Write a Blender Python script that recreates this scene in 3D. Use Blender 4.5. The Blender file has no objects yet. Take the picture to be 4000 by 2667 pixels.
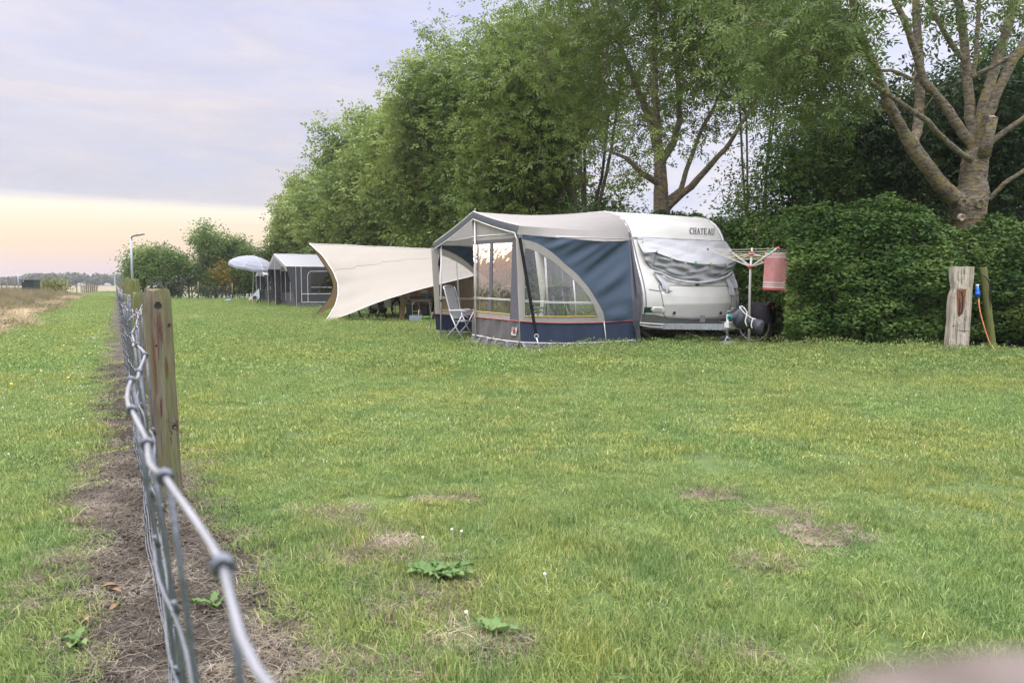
import bpy, bmesh, math, random
import numpy as np
from mathutils import Vector, Matrix, noise as mnoise
from mathutils.geometry import tessellate_polygon

random.seed(7)
rng = np.random.default_rng(7)
scene = bpy.context.scene
COL = scene.collection
R = math.radians

# ------------------------------------------------------------------ camera
F, CX, CY, PITCH, CH = 2780.0, 2000.0, 1333.5, R(4.64), 1.2
cam_d = bpy.data.cameras.new("camera")
cam = bpy.data.objects.new("camera", cam_d)
COL.objects.link(cam)
cam.location = (0, 0, CH)
cam.rotation_euler = (R(90) - PITCH, 0, 0)
cam_d.sensor_width = 36.0
cam_d.lens = 36.0 * F / 4000.0
cam_d.clip_start = 0.01
cam_d.clip_end = 6000
cam_d.dof.use_dof = True
cam_d.dof.focus_distance = 9.0
cam_d.dof.aperture_fstop = 7.5
scene.camera = cam

FWD = Vector((0, math.cos(PITCH), -math.sin(PITCH)))
UP = Vector((0, math.sin(PITCH), math.cos(PITCH)))
EYE = Vector((0, 0, CH))


def ray(u, v):
    return Vector((1, 0, 0)) * ((u - CX) / F) + FWD + UP * (-(v - CY) / F)


def G(u, v, z=0.0):
    """point of height z seen in direction (u, v) of the photograph"""
    d = ray(u, v)
    return EYE + d * ((z - CH) / d.z)


def P(u, v, Y):
    d = ray(u, v)
    return EYE + d * (Y / d.y)


def PL(u, v, p0, n):
    d = ray(u, v)
    return EYE + d * ((p0 - EYE).dot(n) / d.dot(n))


# ------------------------------------------------------------------ materials
MATS = {}


def new_mat(name):
    m = bpy.data.materials.new(name)
    m.use_nodes = True
    nt = m.node_tree
    b = nt.nodes["Principled BSDF"]
    return m, nt, b


def N(nt, typ, **kw):
    n = nt.nodes.new(typ)
    for k, v in kw.items():
        if k in n.inputs:
            n.inputs[k].default_value = v
        else:
            setattr(n, k, v)
    return n


def ramp(nt, stops, interp='LINEAR'):
    n = nt.nodes.new('ShaderNodeValToRGB')
    cr = n.color_ramp
    cr.interpolation = interp
    while len(cr.elements) > 1:
        cr.elements.remove(cr.elements[-1])
    for i, (p, c) in enumerate(stops):
        e = cr.elements[0] if i == 0 else cr.elements.new(p)
        e.position = p
        e.color = (c[0], c[1], c[2], 1) if hasattr(c, '__len__') else (c, c, c, 1)
    return n


def mix(nt, a, b, fac, blend='MIX'):
    n = nt.nodes.new('ShaderNodeMix')
    n.data_type = 'RGBA'
    n.blend_type = blend
    L = nt.links.new
    for sock, val in ((n.inputs[6], a), (n.inputs[7], b), (n.inputs[0], fac)):
        if isinstance(val, bpy.types.NodeSocket):
            L(val, sock)
        elif hasattr(val, '__len__'):
            sock.default_value = (val[0], val[1], val[2], 1)
        else:
            sock.default_value = val
    return n.outputs[2]


def coords(nt, scale=(1, 1, 1), kind='pos'):
    if kind == 'pos':
        s = nt.nodes.new('ShaderNodeNewGeometry').outputs['Position']
    elif kind == 'obj':
        s = nt.nodes.new('ShaderNodeTexCoord').outputs['Object']
    m = nt.nodes.new('ShaderNodeMapping')
    m.inputs['Scale'].default_value = scale
    nt.links.new(s, m.inputs['Vector'])
    return m.outputs[0]


def noise(nt, vec, scale, detail=4, rough=0.55, dist=0.0):
    n = nt.nodes.new('ShaderNodeTexNoise')
    n.inputs['Scale'].default_value = scale
    n.inputs['Detail'].default_value = detail
    n.inputs['Roughness'].default_value = rough
    n.inputs['Distortion'].default_value = dist
    if vec is not None:
        nt.links.new(vec, n.inputs['Vector'])
    return n.outputs[0]


def mat(name, col, rough=0.6, metal=0.0, var=0.0, vscale=6.0, bump=0.0, bscale=60.0, col2=None,
        spec=0.5, kind='obj', stretch=(1, 1, 1), bdetail=3, bdist=0.01):
    if name in MATS:
        return MATS[name]
    m, nt, b = new_mat(name)
    b.inputs['Roughness'].default_value = rough
    b.inputs['Metallic'].default_value = metal
    b.inputs['Specular IOR Level'].default_value = spec
    c = coords(nt, stretch, kind)
    c2 = col2 or tuple(x * (1 - var) for x in col)
    if var or col2:
        f = noise(nt, c, vscale, 5, 0.6)
        r = ramp(nt, [(0.3, 0.0), (0.7, 1.0)])
        nt.links.new(f, r.inputs[0])
        out = mix(nt, c2, col, r.outputs[0])
        nt.links.new(out, b.inputs['Base Color'])
        rr = nt.nodes.new('ShaderNodeMapRange')
        rr.inputs[3].default_value = max(0, rough - 0.08)
        rr.inputs[4].default_value = min(1, rough + 0.08)
        nt.links.new(f, rr.inputs[0])
        nt.links.new(rr.outputs[0], b.inputs['Roughness'])
    else:
        b.inputs['Base Color'].default_value = (*col, 1)
    if bump:
        bn = nt.nodes.new('ShaderNodeBump')
        bn.inputs['Strength'].default_value = bump
        bn.inputs['Distance'].default_value = bdist
        nt.links.new(noise(nt, c, bscale, bdetail), bn.inputs['Height'])
        nt.links.new(bn.outputs[0], b.inputs['Normal'])
    MATS[name] = m
    return m


def fabric(name, col, var=0.12, trans=0.15, bump=0.35, bscale=5.0, weave=True, rough=0.8):
    """woven cloth: mottled colour, soft creases, a little light coming through"""
    if name in MATS:
        return MATS[name]
    m, nt, b = new_mat(name)
    L = nt.links.new
    c = coords(nt, (1, 1, 1), 'obj')
    f = noise(nt, c, 2.2, 6, 0.6)
    r = ramp(nt, [(0.3, 0.0), (0.7, 1.0)])
    L(f, r.inputs[0])
    out = mix(nt, tuple(x * (1 - var) for x in col), col, r.outputs[0])
    f2 = noise(nt, c, 260, 2, 0.5)
    out = mix(nt, out, tuple(x * 0.82 for x in col), f2)
    L(out, b.inputs['Base Color'])
    b.inputs['Roughness'].default_value = rough
    b.inputs['Specular IOR Level'].default_value = 0.3
    bn = nt.nodes.new('ShaderNodeBump')
    bn.inputs['Strength'].default_value = bump
    bn.inputs['Distance'].default_value = 0.03
    L(noise(nt, c, bscale, 3, 0.5, 1.2), bn.inputs['Height'])
    L(bn.outputs[0], b.inputs['Normal'])
    if trans:
        tr = nt.nodes.new('ShaderNodeBsdfTranslucent')
        L(out, tr.inputs[0])
        ms = nt.nodes.new('ShaderNodeMixShader')
        ms.inputs[0].default_value = trans
        L(b.outputs[0], ms.inputs[1])
        L(tr.outputs[0], ms.inputs[2])
        L(ms.outputs[0], nt.nodes['Material Output'].inputs[0])
    MATS[name] = m
    return m


def foliage(name, dark, mid, light, extra=None, trans=0.35, clump=0.8, rough=0.5):
    """leaf colour differs leaf by leaf (attribute rnd) and from bough to bough"""
    if name in MATS:
        return MATS[name]
    m, nt, b = new_mat(name)
    L = nt.links.new
    a = nt.nodes.new('ShaderNodeAttribute')
    a.attribute_name = 'rnd'
    pos = coords(nt, (1, 1, 1), 'pos')
    f = noise(nt, pos, clump, 4, 0.6)
    mm = nt.nodes.new('ShaderNodeMath'); mm.operation = 'MULTIPLY_ADD'
    mm.inputs[1].default_value = 0.45
    L(a.outputs['Fac'], mm.inputs[0])
    m2 = nt.nodes.new('ShaderNodeMath'); m2.operation = 'MULTIPLY_ADD'
    m2.inputs[1].default_value = 1.5; m2.inputs[2].default_value = -0.47
    L(f, m2.inputs[0]); L(m2.outputs[0], mm.inputs[2])
    stops = [(0.05, dark), (0.45, mid), (0.85, light)]
    if extra:
        stops.append((0.985, light)); stops.append((1.0, extra))
    r = ramp(nt, stops)
    L(mm.outputs[0], r.inputs[0])
    L(r.outputs[0], b.inputs['Base Color'])
    b.inputs['Roughness'].default_value = rough
    b.inputs['Specular IOR Level'].default_value = 0.14
    tr = nt.nodes.new('ShaderNodeBsdfTranslucent')
    tc = mix(nt, r.outputs[0], (0.9, 1.0, 0.3), 0.25, 'MULTIPLY')
    L(tc, tr.inputs[0])
    ms = nt.nodes.new('ShaderNodeMixShader')
    ms.inputs[0].default_value = trans
    L(b.outputs[0], ms.inputs[1]); L(tr.outputs[0], ms.inputs[2])
    L(ms.outputs[0], nt.nodes['Material Output'].inputs[0])
    MATS[name] = m
    return m


# ------------------------------------------------------------------ object helpers
def tag(o, label=None, cat=None, group=None, kind=None):
    if label: o['label'] = label
    if cat: o['category'] = cat
    if group: o['group'] = group
    if kind: o['kind'] = kind
    return o


def empty(name, loc=(0, 0, 0), label=None, cat=None, group=None):
    o = bpy.data.objects.new(name, None)
    COL.objects.link(o)
    o.location = loc
    o.empty_display_size = 0.1
    tag(o, label, cat, group)
    return o


def link(name, me, m, parent=None, smooth=False):
    me.name = name
    mats = m if isinstance(m, (list, tuple)) else [m]
    for x in mats:
        me.materials.append(x)
    if smooth:
        me.polygons.foreach_set('use_smooth', [True] * len(me.polygons))
    o = bpy.data.objects.new(name, me)
    COL.objects.link(o)
    if parent:
        o.parent = parent
        # parts are written in world coordinates; keep them there
        off = Vector(parent.location)
        p = parent.parent
        while p:
            off += Vector(p.location); p = p.parent
        me.transform(Matrix.Translation(-off))
    return o


def world_loc(o):
    v = Vector(o.location)
    p = o.parent
    while p:
        v += Vector(p.location); p = p.parent
    return v


class MB:
    def __init__(s):
        s.v = []; s.f = []; s.mi = []

    def add(s, vs, fs, mi=0):
        o = len(s.v)
        s.v.extend([tuple(x) for x in vs])
        s.f.extend([tuple(i + o for i in f) for f in fs])
        s.mi.extend([mi] * len(fs))
        return s

    def box(s, c, size, ax=None, mi=0, taper=1.0):
        c = Vector(c)
        ax = ax or (Vector((1, 0, 0)), Vector((0, 1, 0)), Vector((0, 0, 1)))
        vs = []
        for dz in (-.5, .5):
            k = 1.0 if dz < 0 else taper
            for dx, dy in ((-.5, -.5), (.5, -.5), (.5, .5), (-.5, .5)):
                vs.append(c + ax[0] * dx * size[0] * k + ax[1] * dy * size[1] * k + ax[2] * dz * size[2])
        return s.add(vs, [(0, 3, 2, 1), (4, 5, 6, 7), (0, 1, 5, 4), (1, 2, 6, 5), (2, 3, 7, 6), (3, 0, 4, 7)], mi)

    def bar(s, a, b, w, h, up=Vector((0, 0, 1)), mi=0):
        a = Vector(a); b = Vector(b)
        d = (b - a); ln = d.length; d.normalize()
        x = d.cross(up)
        if x.length < 1e-4: x = d.cross(Vector((1, 0, 0)))
        x.normalize(); y = x.cross(d)
        return s.box((a + b) / 2, (w, ln, h), (x, d, y), mi)

    def tube(s, pts, r, n=8, cap=True, mi=0, closed=False):
        pts = [Vector(p) for p in pts]
        m = len(pts)
        rs = r if hasattr(r, '__len__') else [r] * m
        vs = []; fs = []
        prev = None
        for i, p in enumerate(pts):
            if closed:
                d = pts[(i + 1) % m] - pts[i - 1]
            else:
                d = pts[min(i + 1, m - 1)] - pts[max(i - 1, 0)]
            if d.length < 1e-9: d = Vector((0, 0, 1))
            d.normalize()
            if prev is None:
                x = d.cross(Vector((0, 0, 1)))
                if x.length < 0.05: x = d.cross(Vector((1, 0, 0)))
            else:
                x = prev - d * prev.dot(d)
                if x.length < 1e-4: x = d.cross(Vector((1, 0, 0)))
            x.normalize(); prev = x
            y = d.cross(x)
            for k in range(n):
                a = 2 * math.pi * k / n
                vs.append(p + (x * math.cos(a) + y * math.sin(a)) * rs[i])
        for i in range(m if closed else m - 1):
            j = (i + 1) % m
            for k in range(n):
                k2 = (k + 1) % n
                fs.append((i * n + k, i * n + k2, j * n + k2, j * n + k))
        if cap and not closed:
            fs.append(tuple(range(n - 1, -1, -1)))
            fs.append(tuple((m - 1) * n + k for k in range(n)))
        return s.add(vs, fs, mi)

    def grid(s, rows, mi=0, wrap=False):
        m = len(rows); n = len(rows[0])
        vs = [p for r in rows for p in r]
        fs = []
        for i in range(m - 1):
            for j in range(n - 1 + (1 if wrap else 0)):
                j2 = (j + 1) % n
                fs.append((i * n + j, i * n + j2, (i + 1) * n + j2, (i + 1) * n + j))
        return s.add(vs, fs, mi)

    def poly(s, pts, mi=0, thick=None, nrm=None):
        """flat outline, tessellated; thick gives it a back face and rim along nrm"""
        pts = [Vector(p) for p in pts]
        tris = tessellate_polygon([pts])
        n = len(pts)
        if not thick:
            return s.add(pts, [tuple(t) for t in tris], mi)
        back = [p + nrm * thick for p in pts]
        fs = [tuple(t) for t in tris] + [tuple(i + n for i in reversed(t)) for t in tris]
        fs += [(i, (i + 1) % n, n + (i + 1) % n, n + i) for i in range(n)]
        return s.add(pts + back, fs, mi)

    def lathe(s, prof, c, n=16, axis=None, mi=0):
        c = Vector(c)
        ax = (axis or Vector((0, 0, 1))).normalized()
        x = ax.cross(Vector((0, 1, 0)))
        if x.length < 1e-3: x = ax.cross(Vector((1, 0, 0)))
        x.normalize(); y = ax.cross(x)
        rows = []
        for r, z in prof:
            rows.append([c + ax * z + (x * math.cos(2 * math.pi * k / n) + y * math.sin(2 * math.pi * k / n)) * r for k in range(n)])
        return s.grid(rows, mi, wrap=True)

    def blob(s, c, rx, ry, rz, n=10, m=7, jit=0.0, mi=0):
        c = Vector(c); rows = []
        for i in range(m + 1):
            th = math.pi * i / m
            row = []
            for k in range(n):
                ph = 2 * math.pi * k / n
                j = 1 + random.uniform(-jit, jit)
                row.append(c + Vector((rx * math.sin(th) * math.cos(ph) * j, ry * math.sin(th) * math.sin(ph) * j, rz * math.cos(th) * j)))
            rows.append(row)
        return s.grid(rows, mi, wrap=True)

    def build(s, name, m, parent=None, smooth=False):
        me = bpy.data.meshes.new(name)
        me.from_pydata([tuple(v) for v in s.v], [], s.f)
        if len(set(s.mi)) > 1:
            me.polygons.foreach_set('material_index', s.mi)
        me.update()
        o = link(name, me, m, parent, smooth)
        return o


def np_mesh(name, verts, quads, m, parent=None, rnd=None, smooth=False, tris=None):
    """fast mesh from numpy arrays; rnd = one value per vertex"""
    me = bpy.data.meshes.new(name)
    nv = len(verts)
    me.vertices.add(nv)
    me.vertices.foreach_set('co', verts.astype(np.float32).ravel())
    nq = 0 if quads is None else len(quads)
    ntr = 0 if tris is None else len(tris)
    idx = []
    if nq: idx.append(quads.astype(np.int32).ravel())
    if ntr: idx.append(tris.astype(np.int32).ravel())
    idx = np.concatenate(idx)
    me.loops.add(len(idx))
    me.loops.foreach_set('vertex_index', idx)
    me.polygons.add(nq + ntr)
    st = np.concatenate([np.arange(nq) * 4, nq * 4 + np.arange(ntr) * 3]).astype(np.int32)
    me.polygons.foreach_set('loop_start', st)
    me.update(calc_edges=True)
    if rnd is not None:
        at = me.attributes.new('rnd', 'FLOAT', 'POINT')
        at.data.foreach_set('value', rnd.astype(np.float32))
    return link(name, me, m, parent, smooth)


def copy_tree(o, parent=None):
    c = o.copy(); COL.objects.link(c)
    if parent: c.parent = parent
    for ch in list(o.children):
        copy_tree(ch, c)
    return c


def nrmz(a):
    return a / np.maximum(np.linalg.norm(a, axis=-1, keepdims=True), 1e-9)


_ph = rng.uniform(0, 6.28, (3, 24)); _dr = nrmz(rng.normal(size=(24, 3)))


def snoise(p, freq=1.0, octaves=3, k0=0):
    """smooth pseudo-noise in about -1..1 for an (n,3) array"""
    out = np.zeros(len(p)); amp = 1.0; tot = 0
    for o in range(octaves):
        for k in range(5):
            i = (k + o * 5 + k0) % 24
            out += amp * np.sin(p @ _dr[i] * freq * (2 ** o) * (1 + 0.13 * k) + _ph[o % 3, i]) * 0.45
        tot += amp; amp *= 0.55
    return out / tot


def leaves(centers, L, W, k=1, droop=0.35, up=0.7, spread=0.0, outward=None, seed=1, fold=0.15, rr=None):
    """k leaflets per centre (k>1: a feathered compound leaf); returns verts, quads, rnd"""
    g = np.random.default_rng(seed)
    n = len(centers)
    a = nrmz(g.normal(size=(n, 3)) * np.array([1, 1, 0.45]) - np.array([0, 0, droop]))
    nn = g.normal(size=(n, 3)) * 0.6 + np.array([0, 0, up])
    if outward is not None:
        nn = nn + outward * 0.9
    nn = nrmz(nn - a * np.sum(nn * a, 1, keepdims=True))
    b = np.cross(nn, a)
    cr = g.uniform(0, 1, n) if rr is None else rr
    vs = []; rd = []
    for i in range(k):
        sz = g.uniform(0.7, 1.25, (n, 1))
        if k == 1:
            d = a; base = centers - a * L * 0.5
        else:
            j = i // 2; side = 1 if i % 2 else -1
            if i == k - 1: side = 0
            d = nrmz(a * (0.45 if side else 1.0) + b * side * 0.9 + g.normal(size=(n, 3)) * 0.15 - np.array([0, 0, 0.15]))
            base = centers + a * (L * 0.55 * j)
        sd = nrmz(np.cross(d, nn))
        l = L * sz; w = W * sz
        p0 = base; p2 = base + d * l
        mid = base + d * l * 0.45 - nn * (w * fold)
        p1 = mid + sd * w * 0.5 + nn * (w * fold); p3 = mid - sd * w * 0.5 + nn * (w * fold)
        vs.append(np.stack([p0, p1, p2, p3], 1))
        rd.append(np.clip(cr * 0.7 + g.uniform(0, 0.3, n), 0, 1))
    V = np.concatenate(vs, 0)
    r = np.repeat(np.concatenate(rd, 0), 4)
    M = len(V)
    return V.reshape(-1, 3), np.arange(M * 4).reshape(M, 4), r


def frusta(p0, p1, r0, r1, n=6):
    """many tapered round segments at once"""
    d = nrmz(p1 - p0)
    ref = np.where(np.abs(d[:, 2:3]) > 0.9, np.array([[1., 0, 0]]), np.array([[0., 0, 1]]))
    x = nrmz(np.cross(d, ref)); y = np.cross(d, x)
    ang = np.arange(n) * 2 * math.pi / n
    c = np.cos(ang)[None, :, None]; s_ = np.sin(ang)[None, :, None]
    ringd = x[:, None] * c + y[:, None] * s_
    A = p0[:, None] + ringd * r0[:, None, None]
    B = p1[:, None] + ringd * r1[:, None, None]
    V = np.concatenate([A, B], 1).reshape(-1, 3)
    m = len(p0)
    k = np.arange(n); k2 = (k + 1) % n
    q = np.stack([k, k2, k2 + n, k + n], 1)[None] + (np.arange(m) * 2 * n)[:, None, None]
    return V, q.reshape(-1, 4)


class Skel:
    """a tree's skeleton: nodes with parents; twigs reach out to points of the crown"""
    def __init__(s, seed=1):
        s.p = []; s.par = []; s.r = []; s.g = np.random.default_rng(seed)

    def node(s, p, par, r=0.0):
        s.p.append(np.array(p, float)); s.par.append(par); s.r.append(r)
        return len(s.p) - 1

    def line(s, pts, rs, par=-1, sub=3):
        """limb through pts; returns its node ids"""
        ids = []
        n = len(pts)
        for i in range(n):
            if i == 0:
                if par >= 0:
                    par_i = par
                    ids.append(par)
                    continue
                ids.append(s.node(pts[0], -1, rs[0])); continue
            a = np.array(pts[i - 1] if (i > 1 or par < 0) else s.p[par], float); b = np.array(pts[i], float)
            for k in range(1, sub + 1):
                t = k / sub
                q = a + (b - a) * t
                if k < sub: q = q + s.g.normal(size=3) * np.linalg.norm(b - a) * 0.012
                ids.append(s.node(q, ids[-1], rs[i - 1] + (rs[i] - rs[i - 1]) * t))
        return ids

    def reach(s, pts, start=0, mid=0.45, bias=0.12):
        root = s.p[start]
        pts = pts[np.argsort(np.linalg.norm(pts - root, axis=1))]
        plen = [0.0] * len(s.p)
        for i in range(len(s.p)):
            if s.par[i] >= 0:
                plen[i] = plen[s.par[i]] + np.linalg.norm(s.p[i] - s.p[s.par[i]])
        tips = []
        arr = np.zeros((len(s.p) + 3 * len(pts) + 8, 3)); arr[:len(s.p)] = np.array(s.p)
        pl = np.zeros(len(arr)); pl[:len(plen)] = plen
        for q in pts:
            n = len(s.p)
            d = np.linalg.norm(arr[start:n] - q, axis=1)
            c = d + pl[start:n] * bias + np.maximum(0, arr[start:n, 2] - q[2]) * 0.25
            j = int(np.argmin(c)) + start
            dd = d[j - start]
            if dd < 0.15: continue
            last = j
            if dd > mid:
                m1 = arr[j] + (q - arr[j]) * 0.5 + s.g.normal(size=3) * dd * 0.07 + np.array([0, 0, dd * 0.06])
                last = s.node(m1, j); arr[len(s.p) - 1] = m1; pl[len(s.p) - 1] = pl[j] + dd * 0.5
            e = s.node(q, last); arr[len(s.p) - 1] = q; pl[len(s.p) - 1] = pl[j] + dd
            tips.append(e)
        return tips

    def mesh(s, tip=0.006, power=2.3, sides=6, rmax=None):
        n = len(s.p)
        acc = np.zeros(n); rad = np.zeros(n)
        order = list(range(n))[::-1]
        for i in order:
            rad[i] = acc[i] ** (1 / power) if acc[i] > 0 else tip
            if rmax: rad[i] = min(rad[i], rmax)
            if s.r[i] > 0: rad[i] = s.r[i]
            if s.par[i] >= 0: acc[s.par[i]] += rad[i] ** power
        P_ = np.array(s.p); par = np.array(s.par)
        k = np.where(par >= 0)[0]
        pr = np.minimum(rad[par[k]], rad[k] * 1.35)
        same = np.array([s.r[i] > 0 and s.r[par[i]] > 0 for i in k])
        pr = np.where(same, np.minimum(rad[par[k]], rad[k] * 1.5), pr)
        # overlap a little so that joints close
        d = P_[k] - P_[par[k]]
        a = P_[par[k]] - nrmz(d) * (pr * 0.35)[:, None]
        return frusta(a, P_[k], pr, rad[k], sides)


def crown_points(g, c, rad, n, lumps=9, shell=0.55, flat=0.35):
    """points filling an uneven crown made of overlapping boughs"""
    c = np.array(c); rad = np.array(rad)
    lc = nrmz(g.normal(size=(lumps, 3))) * g.uniform(0.25, 0.72, (lumps, 1)) * rad + c
    lr = g.uniform(0.36, 0.56, lumps)
    out = []
    while len(out) < n:
        i = g.integers(lumps)
        v = nrmz(g.normal(size=(1, 3)))[0]
        rr = g.uniform(0, 1) ** 0.45
        q = lc[i] + v * rad * lr[i] * rr
        out.append(q)
    return np.array(out)
# ------------------------------------------------------------------ world and light
world = bpy.data.worlds.new("World")
scene.world = world
world.use_nodes = True
wn = world.node_tree
wn.nodes.clear()
WL = wn.links.new
SUN_EL, SUN_AZ = R(13), R(-57)     # azimuth from +Y, negative to the left

tc = wn.nodes.new('ShaderNodeTexCoord')
sep = wn.nodes.new('ShaderNodeSeparateXYZ')
WL(tc.outputs['Generated'], sep.inputs[0])


def wmath(op, a, b=None, c=None, clamp=False):
    n = wn.nodes.new('ShaderNodeMath'); n.operation = op; n.use_clamp = clamp
    for i, x in enumerate((a, b, c)):
        if x is None: continue
        if isinstance(x, bpy.types.NodeSocket): WL(x, n.inputs[i])
        else: n.inputs[i].default_value = x
    return n.outputs[0]


def wnoise(scale, vec_scale, detail=5, rough=0.55, dist=0.0, loc=(0, 0, 0)):
    mp = wn.nodes.new('ShaderNodeMapping')
    mp.inputs['Scale'].default_value = vec_scale
    mp.inputs['Location'].default_value = loc
    WL(tc.outputs['Generated'], mp.inputs[0])
    return noise(wn, mp.outputs[0], scale, detail, rough, dist)


z = sep.outputs[2]
n_edge = wnoise(2.0, (1, 1, 14), 6, 0.6, 0.3)
z_edge = wmath('MULTIPLY_ADD', wmath('SUBTRACT', n_edge, 0.5), 0.022, z)
# slope of the cloud's lower edge: it sits lower to the right
tilt = wmath('MULTIPLY_ADD', sep.outputs[0], 0.009, z_edge)
low = ramp(wn, [(0.0, (.74, .57, .55)), (0.022, (.86, .66, .60)), (0.040, (.98, .72, .53)), (0.062, (1.0, .80, .56)),
                (0.088, (1.02, .92, .73)), (0.112, (1.04, .99, .90))])
WL(z_edge, low.inputs[0])
lowr = ramp(wn, [(0.0, (.66, .68, .76)), (0.10, (.80, .82, .90)), (0.2, (.80, .84, .98))])
WL(z, lowr.inputs[0])
# warm towards the sunset on the left, pale blue on the right and behind
sunh = (math.sin(SUN_AZ), math.cos(SUN_AZ), 0)
dt = wn.nodes.new('ShaderNodeVectorMath'); dt.operation = 'DOT_PRODUCT'
WL(tc.outputs['Generated'], dt.inputs[0]); dt.inputs[1].default_value = sunh
warm = wn.nodes.new('ShaderNodeMapRange'); warm.interpolation_type = 'SMOOTHSTEP'
warm.inputs[1].default_value = 0.30; warm.inputs[2].default_value = 0.62
WL(dt.outputs['Value'], warm.inputs[0])
lowc = mix(wn, lowr.outputs[0], low.outputs[0], warm.outputs[0])
# brighter right beside the set sun
glow = wn.nodes.new('ShaderNodeMapRange'); glow.inputs[1].default_value = 0.93; glow.inputs[2].default_value = 1.0
glow.inputs[3].default_value = 1.0; glow.inputs[4].default_value = 1.5
WL(dt.outputs['Value'], glow.inputs[0])
gl = wn.nodes.new('ShaderNodeVectorMath'); gl.operation = 'SCALE'
gtint = mix(wn, (1, 1, 1), (1.0, .76, .46), wmath('SUBTRACT', wmath('MULTIPLY', glow.outputs[0], 2.0), 2.0, clamp=True))
lowc = mix(wn, lowc, gtint, 1.0, 'MULTIPLY')
WL(lowc, gl.inputs[0]); WL(glow.outputs[0], gl.inputs['Scale'])

cl = ramp(wn, [(0.10, (.645, .64, .70)), (0.16, (.665, .66, .75)), (0.25, (.72, .705, .81)), (0.36, (.72, .71, .86)),
               (0.46, (1.1, 1.1, 1.25)), (0.62, (4.6, 4.5, 4.6)), (1.0, (6.4, 6.2, 6.1))])
WL(z, cl.inputs[0])
clr = ramp(wn, [(0.0, (.70, .73, .84)), (0.2, (.80, .82, .96)), (0.36, (.86, .89, 1.04)), (0.46, (1.2, 1.2, 1.35)),
                (0.62, (4.6, 4.5, 4.6)), (1.0, (6.4, 6.2, 6.1))])
WL(z, clr.inputs[0])
rightf = wn.nodes.new('ShaderNodeMapRange'); rightf.interpolation_type = 'SMOOTHSTEP'
rightf.inputs[1].default_value = -0.25; rightf.inputs[2].default_value = 0.35
WL(sep.outputs[0], rightf.inputs[0])
clc = mix(wn, cl.outputs[0], clr.outputs[0], rightf.outputs[0])
n1 = wnoise(2.2, (1, 1, 5.5), 7, 0.6, 0.5)
n2 = wnoise(7.0, (1, 1, 4), 5, 0.6, 0.3, (3, 1, 2))
tint = ramp(wn, [(0.32, (.86, .91, 1.05)), (0.5, (.98, .98, 1.0)), (0.68, (1.20, 1.09, .98))])
WL(n1, tint.inputs[0])
clc = mix(wn, clc, tint.outputs[0], 1.0, 'MULTIPLY')
t2 = ramp(wn, [(0.3, (.94, .945, .955)), (0.7, (1.06, 1.05, 1.04))])
WL(n2, t2.inputs[0])
clc = mix(wn, clc, t2.outputs[0], 1.0, 'MULTIPLY')
edge = wn.nodes.new('ShaderNodeMapRange'); edge.interpolation_type = 'SMOOTHSTEP'
edge.inputs[1].default_value = 0.089; edge.inputs[2].default_value = 0.103
WL(tilt, edge.inputs[0])
skycol = mix(wn, gl.outputs[0], clc, edge.outputs[0])
# thin streaks of cloud inside the bright band
st = wnoise(1.6, (1, 1, 30), 5, 0.55, 0.4, (1, 5, 2))
stm = wn.nodes.new('ShaderNodeMapRange'); stm.inputs[1].default_value = 0.56; stm.inputs[2].default_value = 0.72
stm.inputs[4].default_value = 0.45
WL(st, stm.inputs[0])
skycol = mix(wn, skycol, (.78, .66, .66), wmath('MULTIPLY', stm.outputs[0], wmath('SUBTRACT', 1.0, edge.outputs[0])))
bg = wn.nodes.new('ShaderNodeBackground')
WL(skycol, bg.inputs[0]); bg.inputs[1].default_value = 1.0
nish = wn.nodes.new('ShaderNodeTexSky'); nish.sky_type = 'NISHITA'
nish.sun_disc = False; nish.sun_elevation = SUN_EL; nish.sun_rotation = SUN_AZ
bg2 = wn.nodes.new('ShaderNodeBackground'); WL(nish.outputs[0], bg2.inputs[0]); bg2.inputs[1].default_value = 0.1
ms = wn.nodes.new('ShaderNodeMixShader'); ms.inputs[0].default_value = 0.06
WL(bg.outputs[0], ms.inputs[1]); WL(bg2.outputs[0], ms.inputs[2])
wo = wn.nodes.new('ShaderNodeOutputWorld'); WL(ms.outputs[0], wo.inputs[0])

sd = bpy.data.lights.new("sun", 'SUN'); sd.energy = 0.7; sd.angle = R(22); sd.color = (1.0, .90, .78)
so = bpy.data.objects.new("sun", sd); COL.objects.link(so)
sv = Vector((math.sin(SUN_AZ) * math.cos(SUN_EL), math.cos(SUN_AZ) * math.cos(SUN_EL), math.sin(SUN_EL)))
so.rotation_euler = sv.to_track_quat('Z', 'Y').to_euler()
so.location = (-30, 20, 20)

scene.view_settings.view_transform = 'Standard'
scene.view_settings.look = 'None'
scene.view_settings.gamma = 1
scene.view_settings.exposure = 0.12
scene.cycles.max_bounces = 8
scene.cycles.diffuse_bounces = 3
scene.cycles.glossy_bounces = 3
scene.cycles.transmission_bounces = 4
scene.cycles.transparent_max_bounces = 12
scene.cycles.volume_bounces = 0
scene.cycles.use_denoising = True
scene.cycles.denoising_prefilter = 'NONE'
scene.cycles.denoising_input_passes = 'RGB_ALBEDO_NORMAL'
scene.cycles.sample_clamp_indirect = 6

# ------------------------------------------------------------------ layout of the site
FD = Vector((-0.556, 1, 0)).normalized()      # along the fence, away from us
FN = Vector((FD.y, -FD.x, 0))                 # across it, towards the lawn
FO = Vector((0.085, 0, 0)) + Vector((0, 0, 0))  # a point of the fence line (mesh)
# make the line pass under the wire seen at the bottom of the picture
_b = G(640, 2640)
FO = Vector((_b.x + 0.556 * _b.y, 0, 0))


def fs(x, y):
    """(s along the fence, t across it)"""
    d = Vector((x, y, 0)) - FO
    return d.dot(FD), d.dot(FN)


def fs_np(xy):
    d = xy - np.array([FO.x, FO.y])
    return d @ np.array([FD.x, FD.y]), d @ np.array([FN.x, FN.y])


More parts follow.
